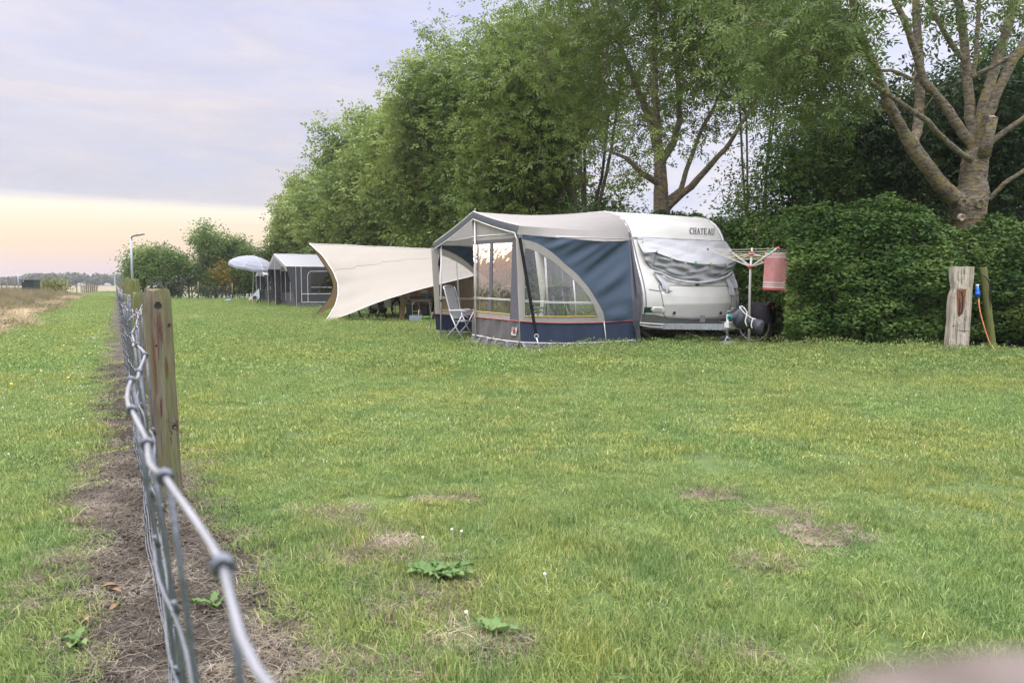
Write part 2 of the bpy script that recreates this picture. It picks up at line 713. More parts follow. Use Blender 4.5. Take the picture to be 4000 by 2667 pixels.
def strip_edges(s):
    """left and right edge of the bare strip under the fence"""
    a = -0.235 + 0.05 * math.sin(s * 2.1 + 1) + 0.035 * math.sin(s * 5.3) + 0.03 * math.sin(s * 13.1)
    b = 0.27 + 0.05 * math.sin(s * 1.7 + 2) + 0.05 * math.sin(s * 4.1 + 1) + 0.03 * math.sin(s * 11.3)
    if s < 2.8:
        a -= 0.03; b += 0.10
    return a, b


BARE = [  # worn spots of the lawn: pixel centre, radii in metres (x, y)
    (1290, 2010, .10, .10), (1400, 2070, .16, .07), (1460, 2130, .15, .10), (1560, 2170, .17, .05), (1310, 2180, .12, .06),
    (1560, 2250, .09, .06), (1640, 2310, .12, .04), (1610, 2390, .14, .06), (1830, 2515, .13, .04), (1920, 2530, .09, .03),
    (1240, 2610, .20, .10), (1080, 2480, .10, .06), (760, 1830, .10, .16), (800, 1760, .08, .15), (3200, 2085, .16, .12), (3050, 2010, .10, .06),
    (2990, 2205, .10, .04), (2780, 1940, .13, .06), (2850, 2570, .10, .04), (1780, 1950, .12, .05), (1240, 2640, .3, .05),
    (2100, 1345, .5, .2), (3440, 1352, .5, .25), (3000, 1345, .5, .25), (2700, 1352, .6, .3), (1760, 2300, .06, .03),
    (180, 2280, .12, .08), (100, 2370, .12, .08), (250, 2200, .12, .10), (420, 1800, .06, .2), (400, 2000, .08, .2)]
BAREP = [(G(u, v).x, G(u, v).y, a, b) for u, v, a, b in BARE]


def bareness(xy):
    """0..1, how little grass grows (bare strip under the fence and worn spots)"""
    s, t = fs_np(xy)
    lo = -0.235 + 0.05 * np.sin(s * 2.1 + 1) + 0.035 * np.sin(s * 5.3) + 0.03 * np.sin(s * 13.1) - 0.03 * (s < 2.8)
    hi = 0.27 + 0.05 * np.sin(s * 1.7 + 2) + 0.05 * np.sin(s * 4.1 + 1) + 0.03 * np.sin(s * 11.3) + 0.10 * (s < 2.8)
    k = np.clip(np.minimum(t - lo, hi - t) / 0.06 + 0.5, 0, 1)
    p3 = np.concatenate([xy, np.zeros((len(xy), 1))], 1)
    wob = snoise(p3, 9.0, 2) * 0.35
    for x, y, a, b in BAREP:
        d = np.sqrt(((xy[:, 0] - x) / a) ** 2 + ((xy[:, 1] - y) / b) ** 2) + wob
        k = np.maximum(k, np.clip(1.15 - d, 0, .86))
    return k


# ---- ground sheets
def ground_material():
    m, nt, b = new_mat("ground_earth_and_turf")
    L = nt.links.new
    p = coords(nt, (1, 1, 1), 'pos')
    n1 = noise(nt, p, 0.35, 6, 0.6); n2 = noise(nt, p, 5.0, 6, 0.65); n3 = noise(nt, p, 60, 4, 0.7)
    r1 = ramp(nt, [(0.3, (.050, .085, .022)), (0.5, (.075, .115, .030)), (0.7, (.115, .135, .042))]); L(n1, r1.inputs[0])
    r2 = ramp(nt, [(0.35, (.7, .75, .7)), (0.65, (1.25, 1.2, 1.1))]); L(n2, r2.inputs[0])
    c = mix(nt, r1.outputs[0], r2.outputs[0], 1.0, 'MULTIPLY')
    r3 = ramp(nt, [(0.3, (.55, .6, .5)), (0.7, (1.4, 1.4, 1.4))]); L(n3, r3.inputs[0])
    c = mix(nt, c, r3.outputs[0], 1.0, 'MULTIPLY')
    # far off the sheet is meadow and stubble
    sp = nt.nodes.new('ShaderNodeSeparateXYZ'); L(p, sp.inputs[0])
    mr = nt.nodes.new('ShaderNodeMapRange'); mr.inputs[1].default_value = 62; mr.inputs[2].default_value = 75
    L(sp.outputs[1], mr.inputs[0])
    band = noise(nt, coords(nt, (.006, .03, 1), 'pos'), 1.0, 4, 0.6)
    rb = ramp(nt, [(0.35, (.10, .13, .05)), (0.47, (.15, .155, .08)), (0.55, (.18, .135, .09)), (0.65, (.13, .155, .06))]); L(band, rb.inputs[0])
    cf = mix(nt, rb.outputs[0], r2.outputs[0], 0.6, 'MULTIPLY')
    c = mix(nt, c, cf, mr.outputs[0])
    L(c, b.inputs['Base Color']); b.inputs['Roughness'].default_value = 0.95
    bn = nt.nodes.new('ShaderNodeBump'); bn.inputs['Strength'].default_value = 0.6; bn.inputs['Distance'].default_value = 0.03
    L(n3, bn.inputs['Height']); L(bn.outputs[0], b.inputs['Normal'])
    return m


mb = MB()
xs = [-1500, -800, -200, -60, -20, 0, 20, 60, 200, 800, 1500]; ys = [-60, -10, 0, 10, 20, 40, 60, 100, 200, 600, 1500]
mb.grid([[(x, y, 0) for x in xs] for y in ys])
go = mb.build("ground", ground_material()); tag(go, kind='structure')


def soil_material():
    m, nt, b = new_mat("dark_soil")
    L = nt.links.new
    p = coords(nt, (1, 1, 1), 'pos')
    n1 = noise(nt, p, 3.0, 8, 0.7, 0.4); n2 = noise(nt, p, 45, 6, 0.75)
    r1 = ramp(nt, [(0.3, (.026, .021, .015)), (0.48, (.052, .042, .031)), (0.62, (.095, .080, .064)), (0.75, (.19, .170, .145))]); L(n1, r1.inputs[0])
    r2 = ramp(nt, [(0.3, (.45, .45, .45)), (0.55, (1, 1, 1)), (0.75, (1.5, 1.45, 1.35))]); L(n2, r2.inputs[0])
    c = mix(nt, r1.outputs[0], r2.outputs[0], 1.0, 'MULTIPLY')
    L(c, b.inputs['Base Color']); b.inputs['Roughness'].default_value = 0.95
    bn = nt.nodes.new('ShaderNodeBump'); bn.inputs['Strength'].default_value = 1.0; bn.inputs['Distance'].default_value = 0.02
    L(n2, bn.inputs['Height']); L(bn.outputs[0], b.inputs['Normal'])
    return m


SOIL = soil_material()
mb = MB(); rows = []
s = 0.0
while s < 75:
    a, b_ = strip_edges(s)
    rows.append([tuple(FO + FD * s + FN * (a - 0.05 + (b_ - a + 0.1) * k / 10) + Vector((0, 0, 0.012 + (0.012 * mnoise.noise(Vector((s * 4, k * 1.3, 0))) if s < 12 else 0)))) for k in range(11)])
    s += 0.05 if s < 12 else 0.4
mb.grid(rows)
tag(mb.build("soil_strip", SOIL), kind='structure')
# bare spots: thin sheets of dry earth and dead grass
mb = MB()
for x, y, a, b_ in BAREP:
    pts = []
    for k in range(22):
        an = k / 22 * 6.283; w = 1.25 + 0.25 * math.sin(an * 3 + x * 9) + 0.12 * math.sin(an * 7 + y * 5)
        pts.append((x + a * w * math.cos(an), y + b_ * w * math.sin(an), 0.006))
    mb.poly(pts)
DRY = mat("dry_earth", (.24, .19, .135), 0.95, var=0.5, vscale=14, bump=1.0, bscale=70, kind='pos', bdetail=6)
tag(mb.build("worn_ground", DRY), kind='structure')

# ------------------------------------------------------------------ grass
def grass_material():
    m, nt, b = new_mat("grass_blades"); MATS["grass_blades"] = m
    L = nt.links.new
    a = nt.nodes.new('ShaderNodeAttribute'); a.attribute_name = 'rnd'
    p = coords(nt, (1, 1, 1), 'pos')
    rb = ramp(nt, [(0.0, (.070, .120, .036)), (0.40, (.180, .255, .078)), (0.75, (.33, .40, .145)), (.985, (.48, .51, .23)), (1.0, (.50, .45, .26))]); L(a.outputs['Fac'], rb.inputs[0])
    nA = noise(nt, p, .55, 5, .6, .5); nB = noise(nt, p, 2.6, 5, .65, .6); nC = noise(nt, p, 9, 4, .6)
    rA = ramp(nt, [(.36, (.86, .98, .96)), (.5, (1, 1, 1)), (.64, (1.12, 1.04, .95))]); L(nA, rA.inputs[0])
    c = mix(nt, rb.outputs[0], rA.outputs[0], 1.0, 'MULTIPLY')
    rB = ramp(nt, [(.34, (.76, .86, .86)), (.5, (1, 1, 1)), (.66, (1.20, 1.12, 1.02))]); L(nB, rB.inputs[0])
    c = mix(nt, c, rB.outputs[0], 1.0, 'MULTIPLY')
    rC = ramp(nt, [(.66, 0), (.80, .4)]); L(nC, rC.inputs[0])
    c = mix(nt, c, (.42, .35, .20), rC.outputs[0])
    L(c, b.inputs['Base Color']); b.inputs['Roughness'].default_value = .55; b.inputs['Specular IOR Level'].default_value = .15
    tr = nt.nodes.new('ShaderNodeBsdfTranslucent'); L(c, tr.inputs[0])
    ms = nt.nodes.new('ShaderNodeMixShader'); ms.inputs[0].default_value = .38
    L(b.outputs[0], ms.inputs[1]); L(tr.outputs[0], ms.inputs[2]); L(ms.outputs[0], nt.nodes['Material Output'].inputs[0])
    return m


GRASS = grass_material()
_unused = dict(x=("grass_blades", (.085, .130, .036), (.165, .215, .068), (.29, .30, .105), (.52, .44, .27)))
# the stock of tufts lives in a collection of its own that only the grass uses
def tuft(name, n, rad, h, w, lean, seed, m, straw=0.04, segs=2, flat=0.0):
    g = np.random.default_rng(seed)
    r = rad * np.sqrt(g.uniform(0, 1, n)); a = g.uniform(0, 6.283, n)
    base = np.stack([r * np.cos(a), r * np.sin(a), np.zeros(n)], 1)
    hh = h * g.uniform(0.45, 1.15, n)[:, None]
    la = g.uniform(0, 6.283, n)
    ld = np.stack([np.cos(la), np.sin(la), np.zeros(n)], 1)
    ln = (lean * g.uniform(0.1, 1.3, n))[:, None]
    wa = g.uniform(0, 6.283, n); wd = np.stack([np.cos(wa), np.sin(wa), np.zeros(n)], 1)
    ww = (w * g.uniform(0.6, 1.3, n))[:, None]
    up = np.array([0, 0, 1.0 - flat])
    mid = base + up * hh * 0.55 + ld * hh * ln * 0.35
    tip = base + up * hh * (1 - 0.25 * ln) + ld * hh * ln
    v = np.stack([base - wd * ww * .5, base + wd * ww * .5, mid + wd * ww * .42, mid - wd * ww * .42, tip], 1)
    rn = np.clip(g.normal(0.5, 0.24, n), 0, 1.0)
    rn = np.where(g.uniform(0, 1, n) < straw, 1.0, rn * 0.98)
    i = np.arange(n)[:, None] * 5
    q = np.concatenate([i, i + 1, i + 2, i + 3], 1); t = np.concatenate([i + 3, i + 2, i + 4], 1)
    me = bpy.data.meshes.new(name)
    V = v.reshape(-1, 3)
    me.vertices.add(len(V)); me.vertices.foreach_set('co', V.astype(np.float32).ravel())
    idx = np.concatenate([q.ravel(), t.ravel()]).astype(np.int32)
    me.loops.add(len(idx)); me.loops.foreach_set('vertex_index', idx)
    me.polygons.add(2 * n)
    me.polygons.foreach_set('loop_start', np.concatenate([np.arange(n) * 4, 4 * n + np.arange(n) * 3]).astype(np.int32))
    me.update(calc_edges=True)
    at = me.attributes.new('rnd', 'FLOAT', 'POINT'); at.data.foreach_set('value', np.repeat(rn, 5).astype(np.float32))
    me.materials.append(m)
    return me


def stock(name, meshes):
    c = bpy.data.collections.new(name)
    for i, me in enumerate(meshes):
        o = bpy.data.objects.new(me.name, me); c.objects.link(o)
    return c


def scatter(name, pts, scale, stockc, seed=3, tilt=0.12, kind='stuff', label=None, cat=None):
    """ONE object: a point cloud mesh whose geometry nodes set a tuft on each point"""
    g = np.random.default_rng(seed)
    me = bpy.data.meshes.new(name)
    n = len(pts)
    me.vertices.add(n); me.vertices.foreach_set('co', pts.astype(np.float32).ravel())
    me.attributes.new('sc', 'FLOAT_VECTOR', 'POINT').data.foreach_set('vector', scale.astype(np.float32).ravel())
    rot = np.stack([g.normal(0, tilt, n), g.normal(0, tilt, n), g.uniform(0, 6.283, n)], 1)
    me.attributes.new('rt', 'FLOAT_VECTOR', 'POINT').data.foreach_set('vector', rot.astype(np.float32).ravel())
    me.attributes.new('ix', 'INT', 'POINT').data.foreach_set('value', g.integers(0, len(stockc.objects), n).astype(np.int32))
    o = bpy.data.objects.new(name, me); COL.objects.link(o)
    ng = bpy.data.node_groups.new(name, 'GeometryNodeTree')
    ng.interface.new_socket('Geometry', in_out='INPUT', socket_type='NodeSocketGeometry')
    ng.interface.new_socket('Geometry', in_out='OUTPUT', socket_type='NodeSocketGeometry')
    gi = ng.nodes.new('NodeGroupInput'); gout = ng.nodes.new('NodeGroupOutput')
    ci = ng.nodes.new('GeometryNodeCollectionInfo'); ci.inputs[0].default_value = stockc
    ci.inputs[1].default_value = True; ci.inputs[2].default_value = True
    iop = ng.nodes.new('GeometryNodeInstanceOnPoints')
    iop.inputs['Pick Instance'].default_value = True
    def att(nm, ty):
        a = ng.nodes.new('GeometryNodeInputNamedAttribute'); a.data_type = ty; a.inputs[0].default_value = nm
        return a.outputs[0]
    K = ng.links.new
    K(gi.outputs[0], iop.inputs['Points']); K(ci.outputs[0], iop.inputs['Instance'])
    K(att('ix', 'INT'), iop.inputs['Instance Index'])
    e2r = ng.nodes.new('FunctionNodeEulerToRotation')
    K(att('rt', 'FLOAT_VECTOR'), e2r.inputs[0]); K(e2r.outputs[0], iop.inputs['Rotation'])
    K(att('sc', 'FLOAT_VECTOR'), iop.inputs['Scale'])
    K(iop.outputs[0], gout.inputs[0])
    md = o.modifiers.new('scatter', 'NODES'); md.node_group = ng
    tag(o, label, cat, kind=kind)
    return o


def in_view(xy, margin=0.08):
    """keep what the picture, or a step beside it, can see"""
    r = xy[:, 0] / np.maximum(xy[:, 1] + 1.2, 0.3)
    return (np.abs(xy[:, 0]) < (xy[:, 1] + 1.3) * (0.72 + margin) + 0.3) & (xy[:, 1] > 1.2)


def meadow_side(xy):
    s, t = fs_np(xy)
    return t < -2.75 + 0.25 * np.sin(s * 0.35) + 0.12 * np.sin(s * 1.7)


near = stock('tufts_near', [tuft('tuft', 150, .11, .032, .0031, .95, i, GRASS, .025) for i in range(6)])
midc = stock('tufts_mid', [tuft('tuft_wide', 260, .24, .036, .0062, .8, 20 + i, GRASS, .018) for i in range(5)])
farc = stock('tufts_far', [tuft('tuft_far', 560, .75, .036, .017, .7, 40 + i, GRASS, .008) for i in range(4)])


def lawn_points(y0, y1, dens, seed, xlim=60):
    g = np.random.default_rng(seed)
    out = []
    yy = y0
    while yy < y1:
        dy = min(0.5 if y1 < 20 else 2.0, y1 - yy)
        hw = (yy + 1.3) * 0.8 + 0.5
        n = int(2 * hw * dy * dens)
        out.append(np.stack([g.uniform(-hw, hw, n), g.uniform(yy, yy + dy, n)], 1))
        yy += dy
    xy = np.concatenate(out)
    xy = xy[np.abs(xy[:, 0]) < xlim]
    xy = xy[in_view(xy)]
    xy = xy[~meadow_side(xy) | (xy[:, 1] < 12)]
    return xy


def make_lawn(name, y0, y1, dens, st, seed, base_h=1.0, label=None, near_strip=False):
    xy = lawn_points(y0, y1, dens, seed)
    g = np.random.default_rng(seed + 1)
    k = bareness(xy)
    keep = g.uniform(0, 1, len(xy)) > k * 1.02
    # not under tents, caravan or behind the far edge
    keep &= ~behind_edge(xy)
    s0, t0 = fs_np(xy)
    if near_strip: keep &= (t0 > -1.1) & (t0 < 1.2)
    elif y0 > 9: keep &= ~((t0 > -.85) & (t0 < .95) & (xy[:, 1] < 60))
    xy = xy[keep]; k = k[keep]
    p3 = np.concatenate([xy, np.full((len(xy), 1), 0.002)], 1)
    hn = 1 + 0.5 * snoise(p3, 2.2, 3) + 0.35 * snoise(p3, 8, 2, 7)
    s_, t_ = fs_np(xy)
    fr = np.where((t_ > 0.2) & (t_ < 0.9) & (s_ < 9), 1.3, 1.0) * np.where(xy[:, 1] < 3.6, 1.25, 1.0)
    hn = np.clip(hn * fr, 0.72, 2.0) * (1 - 0.5 * k) * base_h
    w = g.uniform(0.85, 1.2, len(xy))
    sc = np.stack([w, w, hn], 1)
    return scatter(name, p3, sc, st, seed, label=label)


def behind_edge(xy):
    # the lawn ends at the hedge on the right and the shrubs at the far side
    x, y = xy[:, 0], xy[:, 1]
    right = (x > 2.0) & (y > 15.4 - (x - 4.0) * 0.62)
    right |= (x > 4.2) & (y > 15.2 - (x - 4.0) * 0.64)
    far = (y > 53.5) & (fs_np(xy)[1] > 0.2)
    row = (y > 14) & (x > 15.64 - 0.556 * y - 1.0)
    return right & (y > 9) | far | row | (y > 86)


make_lawn("grass", 1.3, 4.6, 150, near, 11)
make_lawn("grass", 4.6, 9.5, 45, midc, 12, 0.95)
make_lawn("grass", 9.5, 22, 11, farc, 13, 0.75)
make_lawn("grass", 22, 88, 3.2, farc, 14, 0.8)
make_lawn("grass", 9.5, 60, 14, midc, 15, 0.95, near_strip=True)

# taller tussocks at the foot of the fence and in the foreground
tall = stock('tufts_tall', [tuft('tussock', 60, .07, .055, .0034, 1.0, 60 + i, GRASS, .04) for i in range(5)])
g = np.random.default_rng(5)
tp = []
for _ in range(420):
    s_ = g.uniform(1.2, 14); side = g.uniform() < 0.65
    a, b_ = strip_edges(s_)
    q = FO + FD * s_ + FN * ((b_ + abs(g.normal(0, .16))) if side else (a - abs(g.normal(0, .12))))
    tp.append((q.x, q.y, 0.002))
for _ in range(60):
    u, v = g.uniform(1000, 4000), 2667 - abs(g.normal(0, 260))
    q = G(u, v)
    tp.append((q.x, q.y, 0.002))
tp = np.array(tp)
tp = tp[bareness(tp[:, :2]) < 0.4]
tag(scatter("grass", tp, np.stack([g.uniform(.8, 1.4, len(tp))] * 3, 1), tall, 8))

# dead stalks and crumbs of earth on the bare strip
def litter_mesh(seed):
    g = np.random.default_rng(seed); n = 26
    c = np.stack([g.uniform(-.12, .12, n), g.uniform(-.12, .12, n), g.uniform(.004, .016, n)], 1)
    a = g.uniform(0, 6.283, n); d = np.stack([np.cos(a), np.sin(a), g.normal(0, .10, n)], 1)
    sdv = np.stack([-np.sin(a), np.cos(a), np.zeros(n)], 1)
    ln = (.015 + .12 * g.uniform(0, 1, n) ** 2.2)[:, None]; w = g.uniform(.0008, .0020, n)[:, None]
    cv = sdv * g.normal(0, .15, (n, 1)) * ln
    v = np.stack([c - d * ln / 2 - sdv * w / 2, c - d * ln / 2 + sdv * w / 2, c + cv + sdv * w / 2, c + cv - sdv * w / 2,
                  c + d * ln / 2 + sdv * w / 2, c + d * ln / 2 - sdv * w / 2], 1)
    i = np.arange(n)[:, None] * 6
    q = np.concatenate([np.concatenate([i, i + 1, i + 2, i + 3], 1), np.concatenate([i + 3, i + 2, i + 4, i + 5], 1)])
    me = bpy.data.meshes.new('stalks')
    V = v.reshape(-1, 3)
    me.vertices.add(len(V)); me.vertices.foreach_set('co', V.astype(np.float32).ravel())
    me.loops.add(q.size); me.loops.foreach_set('vertex_index', q.astype(np.int32).ravel())
    me.polygons.add(len(q)); me.polygons.foreach_set('loop_start', (np.arange(len(q)) * 4).astype(np.int32))
    me.update(calc_edges=True)
    me.attributes.new('rnd', 'FLOAT', 'POINT').data.foreach_set('value', np.repeat(g.uniform(0, 1, n), 6).astype(np.float32))
    me.materials.append(STRAW)
    return me


STRAW = foliage("dead_stalks", (.04, .032, .024), (.10, .084, .068), (.30, .26, .21), trans=0.1, clump=3, rough=0.8)
lit = stock('litter', [litter_mesh(80 + i) for i in range(6)])
CLOD = mat("earth_crumb", (.080, .064, .048), 0.95, var=0.55, vscale=40, bump=0.6, bscale=200)


def clod_mesh(seed):
    g = np.random.default_rng(seed); mbx = MB()
    for _ in range(12):
        r = abs(g.normal(0, .0028)) + .0018
        random.seed(seed * 31 + _)
        mbx.blob((g.uniform(-.1, .1), g.uniform(-.1, .1), r * .3), r * 1.3, r, r * .8, 6, 4, .22)
    me = bpy.data.meshes.new('crumbs'); me.from_pydata(mbx.v, [], mbx.f); me.materials.append(CLOD); me.update()
    return me


crumbs = stock('crumbs', [clod_mesh(90 + i) for i in range(4)])
lp = []; cp = []; gp = []
for _ in range(2600):
    s_ = g.uniform(1.0, 12) ** 1.0; a, b_ = strip_edges(s_)
    t_ = g.uniform(a - .06, b_ + .06)
    q = FO + FD * s_ + FN * t_
    (lp if _ % 5 < 2 else cp).append((q.x, q.y, 0.016))
for x, y, a, b_ in BAREP:
    if y > 8: continue
    for _ in range(int(900 * a * b_) + 5):
        lp.append((x + g.normal(0, a * .6), y + g.normal(0, b_ * .6), 0.008))
lp = np.array(lp); cp = np.array(cp)
tag(scatter("dry_stalks", lp, np.stack([g.uniform(.8, 1.3, len(lp))] * 3, 1), lit, 9, 0.04, 'stuff'))
tag(scatter("soil_crumbs", cp, np.stack([g.uniform(.6, 1.5, len(cp))] * 3, 1), crumbs, 10, 0.1, 'stuff'))
# dead grass matted along the edges of the strip
fringe = foliage("matted_dead_grass", (.10, .08, .055), (.25, .205, .15), (.40, .34, .26), trans=0.15, clump=3, rough=0.8)
fr_st = stock('tufts_dead', [tuft('dead_tuft', 60, .09, .05, .0034, 1.6, 70 + i, fringe, 0, flat=.45) for i in range(4)])
fp = []
for _ in range(380):
    s_ = g.uniform(1.0, 16); a, b_ = strip_edges(s_)
    q = FO + FD * s_ + FN * ((a - abs(g.normal(0, .07)) + .04) if g.uniform() < .5 else (b_ + abs(g.normal(0, .08)) - .04))
    fp.append((q.x, q.y, 0.006))
for x, y, a, b_ in BAREP:
    if y > 8: continue
    for _ in range(int(500 * a * b_) + 6):
        fp.append((x + g.normal(0, a * .7), y + g.normal(0, b_ * .7), 0.004))
fp = np.array(fp)
tag(scatter("dead_grass", fp, np.stack([g.uniform(.7, 1.2, len(fp))] * 3, 1), fr_st, 12, 0.1, 'stuff'))

# ------------------------------------------------------------------ rough meadow on the left
MEAD = foliage("meadow_grass", (.08, .085, .04), (.22, .185, .115), (.36, .30, .20), trans=0.3, clump=0.35, rough=0.7)
MEADG = foliage("meadow_green", (.05, .08, .03), (.10, .14, .05), (.20, .22, .09), trans=0.3, clump=0.5)
ms1 = [tuft('meadow_tuft', 130, .55, .75, .020, .35, 100 + i, MEAD, 0.0) for i in range(4)]
ms2 = [tuft('meadow_tuft_green', 110, .5, .55, .022, .5, 110 + i, MEADG, 0.0) for i in range(2)]
mstock = stock('tufts_meadow', ms1[:3] + ms2)
g = np.random.default_rng(31)
xy = np.stack([-g.uniform(8, 75, 26000), g.uniform(13, 78, 26000)], 1)
xy = xy[meadow_side(xy) & in_view(xy, .12) & (xy[:, 1] > 14)]
s_, t_ = fs_np(xy)
edgef = np.clip((-2.75 - t_) / 2.5, 0.25, 1.0) * np.clip((80 - xy[:, 1]) / 12, .35, 1)
keep = g.uniform(0, 1, len(xy)) < np.clip(1.4 - xy[:, 1] / 90, 0.35, 1)
xy = xy[keep]; edgef = edgef[keep]
p3 = np.concatenate([xy, np.zeros((len(xy), 1))], 1)
hh = edgef * (1 + .28 * snoise(p3, .6, 2)) * g.uniform(.8, 1.15, len(xy))
scatter("tall_meadow_grass", p3, np.stack([g.uniform(.9, 1.3, len(xy))] * 2 + [hh], 1), mstock, 32, 0.14, 'stuff')
# pale grass laid flat along the mown path
flat_m = foliage("flattened_straw", (.22, .17, .09), (.42, .34, .22), (.56, .48, .34), trans=0.2, clump=0.8, rough=0.8)
fl = stock('tufts_flat', [tuft('flat_tuft', 150, .45, .42, .016, 1.6, 120 + i, flat_m, 0, flat=.45) for i in range(4)])
pts = []
for _ in range(520):
    s__ = g.uniform(16, 70) if _ % 3 else g.uniform(14, 30)
    t__ = -2.9 + .25 * math.sin(s__ * .35) - abs(g.normal(0, .5))
    if math.sin(s__ * 0.42 + 0.6) < -0.25: continue
    q = FO + FD * s__ + FN * t__
    pts.append((q.x, q.y, 0))
for _ in range(160):
    q = G(g.uniform(-120, 90) , g.uniform(1205, 1285))
    pts.append((q.x + g.normal(0, .2), q.y, 0))
pts = np.array(pts)
scatter("flattened_grass", pts, np.stack([g.uniform(.8, 1.2, len(pts))] * 3, 1), fl, 33, 0.1, 'stuff')

# clover heads and a few yellow flowers in the grass
def flower_stock(name, m, r):
    mbx = MB(); mbx.blob((0, 0, .05), r, r, r * .8, 7, 5, .12); mbx.tube([(0, 0, 0), (0.004, 0, .05)], .0015, 4)
    me = bpy.data.meshes.new(name); me.from_pydata(mbx.v, [], mbx.f); me.materials.append(m); me.update()
    return stock(name + 's', [me])


clov = flower_stock('clover_head', mat("clover_white", (.72, .70, .64), .8, var=.3, vscale=200), .008)
yel = flower_stock('yellow_flower', mat("hawkbit_yellow", (.75, .58, .05), .7), .012)
cpx = [(845, 1480), (830, 1552), (722, 1545), (1770, 2102), (1796, 2108), (1660, 2140), (1825, 2440), (2140, 2290), (1180, 1400), (2600, 1700)]
cpx += [(350 + g.normal(0, 45), 1326 + g.normal(0, 4)) for _ in range(16)]
cpx += [(420 + g.normal(0, 30), 1205 + g.normal(0, 12)) for _ in range(14)]
cpx += [(1500 + g.normal(0, 60), 1306 + g.normal(0, 7)) for _ in range(18)]
cpx += [(g.uniform(0, 420), g.uniform(1300, 1800)) for _ in range(30)]
cpx += [(g.uniform(700, 2400), g.uniform(1300, 1700)) for _ in range(22)]
pp = np.array([tuple(G(u, v)) for u, v in cpx]); pp[:, 2] = 0
sz = np.clip(pp[:, 1] / 9, .9, 2.2)
scatter("clover_flowers", pp, np.stack([sz, sz, np.ones(len(pp))], 1), clov, 41, .2, 'stuff')
ypx = [(215, 1374), (233, 1374), (312, 1344), (35, 1380), (352, 1392), (232, 1343), (252, 1363), (270, 1494), (360, 1310), (160, 1468), (40, 1520)]
pp = np.array([tuple(G(u, v)) for u, v in ypx]); pp[:, 2] = 0
scatter("yellow_flowers", pp, np.stack([np.full(len(pp), 1.3)] * 3, 1), yel, 42, .2, 'stuff')

# ------------------------------------------------------------------ broad-leaved weeds
WEED = foliage("weed_leaf", (.06, .115, .036), (.10, .18, .060), (.16, .24, .09), trans=.25, clump=9, rough=.45)


def weed(u, v, n, size, seed, label):
    g = np.random.default_rng(seed); c = G(u, v); mbx = MB()
    root = empty("broadleaf_weed", (c.x, c.y, 0), label, "weed")
    for i in range(n):
        a = g.uniform(0, 6.283); ln = size * g.uniform(.6, 1.1); wv = ln * .42
        d = Vector((math.cos(a), math.sin(a), 0)); sdv = Vector((-d.y, d.x, 0))
        off = Vector((g.normal(0, size * .45), g.normal(0, size * .3), 0)) * (1 if n > 8 else .2)
        rows = []
        for k in range(9):
            t = k / 8
            w = wv * math.sin(math.pi * min(1, .12 + t * .9)) ** .7 * (1 + .22 * math.cos(k * math.pi)) * (.35 if t < .25 else 1)
            z0 = .012 + .028 * math.sin(t * 2.2) * g.uniform(.9, 1.1)
            ctr = c + off + d * ln * t + Vector((0, 0, z0))
            rows.append([ctr - sdv * w * .5 + Vector((0, 0, .012)), ctr, ctr + sdv * w * .5 + Vector((0, 0, .012))])
        mb2 = MB(); mb2.grid(rows)
        o = mb2.build("leaf", WEED, root, True)
        at = o.data.attributes.new('rnd', 'FLOAT', 'POINT'); at.data.foreach_set('value', [float(g.uniform(.3, .9))] * len(o.data.vertices))
    return root


weed(1710, 2260, 24, .095, 3, "large clump of pale broad-leaved weed growing in the worn lawn")
weed(1925, 2495, 5, .10, 4, "small flat ferny weed in the lawn beside a bare brown patch")
weed(300, 2535, 5, .085, 5, "single flat green weed on the soil strip left of the wire fence")
weed(835, 2385, 5, .08, 6, "small green seedling on the soil strip right of the wire fence")
weed(900, 2290, 4, .05, 7, "tiny pale seedling at the lawn edge beside the fence wire")

# dry leaves lying on the strip
lm = mat("dead_leaf_brown", (.20, .115, .055), .7, var=.4, vscale=60)
for i, (u, v, a, lab) in enumerate([(395, 2322, .4, "curled orange-brown dead leaf on the soil strip, the one nearest the grass edge"),
                                    (430, 2415, 1.4, "curled brown dead leaf lying midway down the soil strip"),
                                    (345, 2455, 2.4, "pale dead leaf on the soil strip next to the flat green weed"),
                                    (475, 2340, 2.9, "brown dead leaf on the soil strip close to the wire mesh")]):
    c = G(u, v); d = Vector((math.cos(a), math.sin(a), 0)); sdv = Vector((-d.y, d.x, 0)); rows = []
    for k in range(6):
        t = k / 5; w = .022 * math.sin(math.pi * (.1 + .85 * t))
        ctr = c + d * .055 * t + Vector((0, 0, .022 + .01 * math.sin(t * 3)))
        rows.append([ctr - sdv * w * .5 + Vector((0, 0, .008)), ctr, ctr + sdv * w * .5 + Vector((0, 0, .010))])
    mbx = MB(); mbx.grid(rows); o = mbx.build("dead_leaf", lm, None, True); tag(o, lab, "leaf", "dead leaves on the soil strip")
c = G(3390, 1352); mbx = MB()
for i in range(5):
    a = i * 1.3; d = Vector((math.cos(a), .4 * math.sin(a), 0)); sdv = Vector((-d.y, d.x, 0))
    mbx.poly([c + Vector((0, 0, .05)), c + d * .12 + sdv * .05 + Vector((0, 0, .09)), c + d * .26 + Vector((0, 0, .06)), c + d * .12 - sdv * .05 + Vector((0, 0, .08))])
tag(mbx.build("dry_fern_frond", mat("orange_leaf", (.48, .25, .10), .7, var=.3, vscale=30)), "dry orange frond lying on the lawn at the foot of the near hedge", "dead frond")
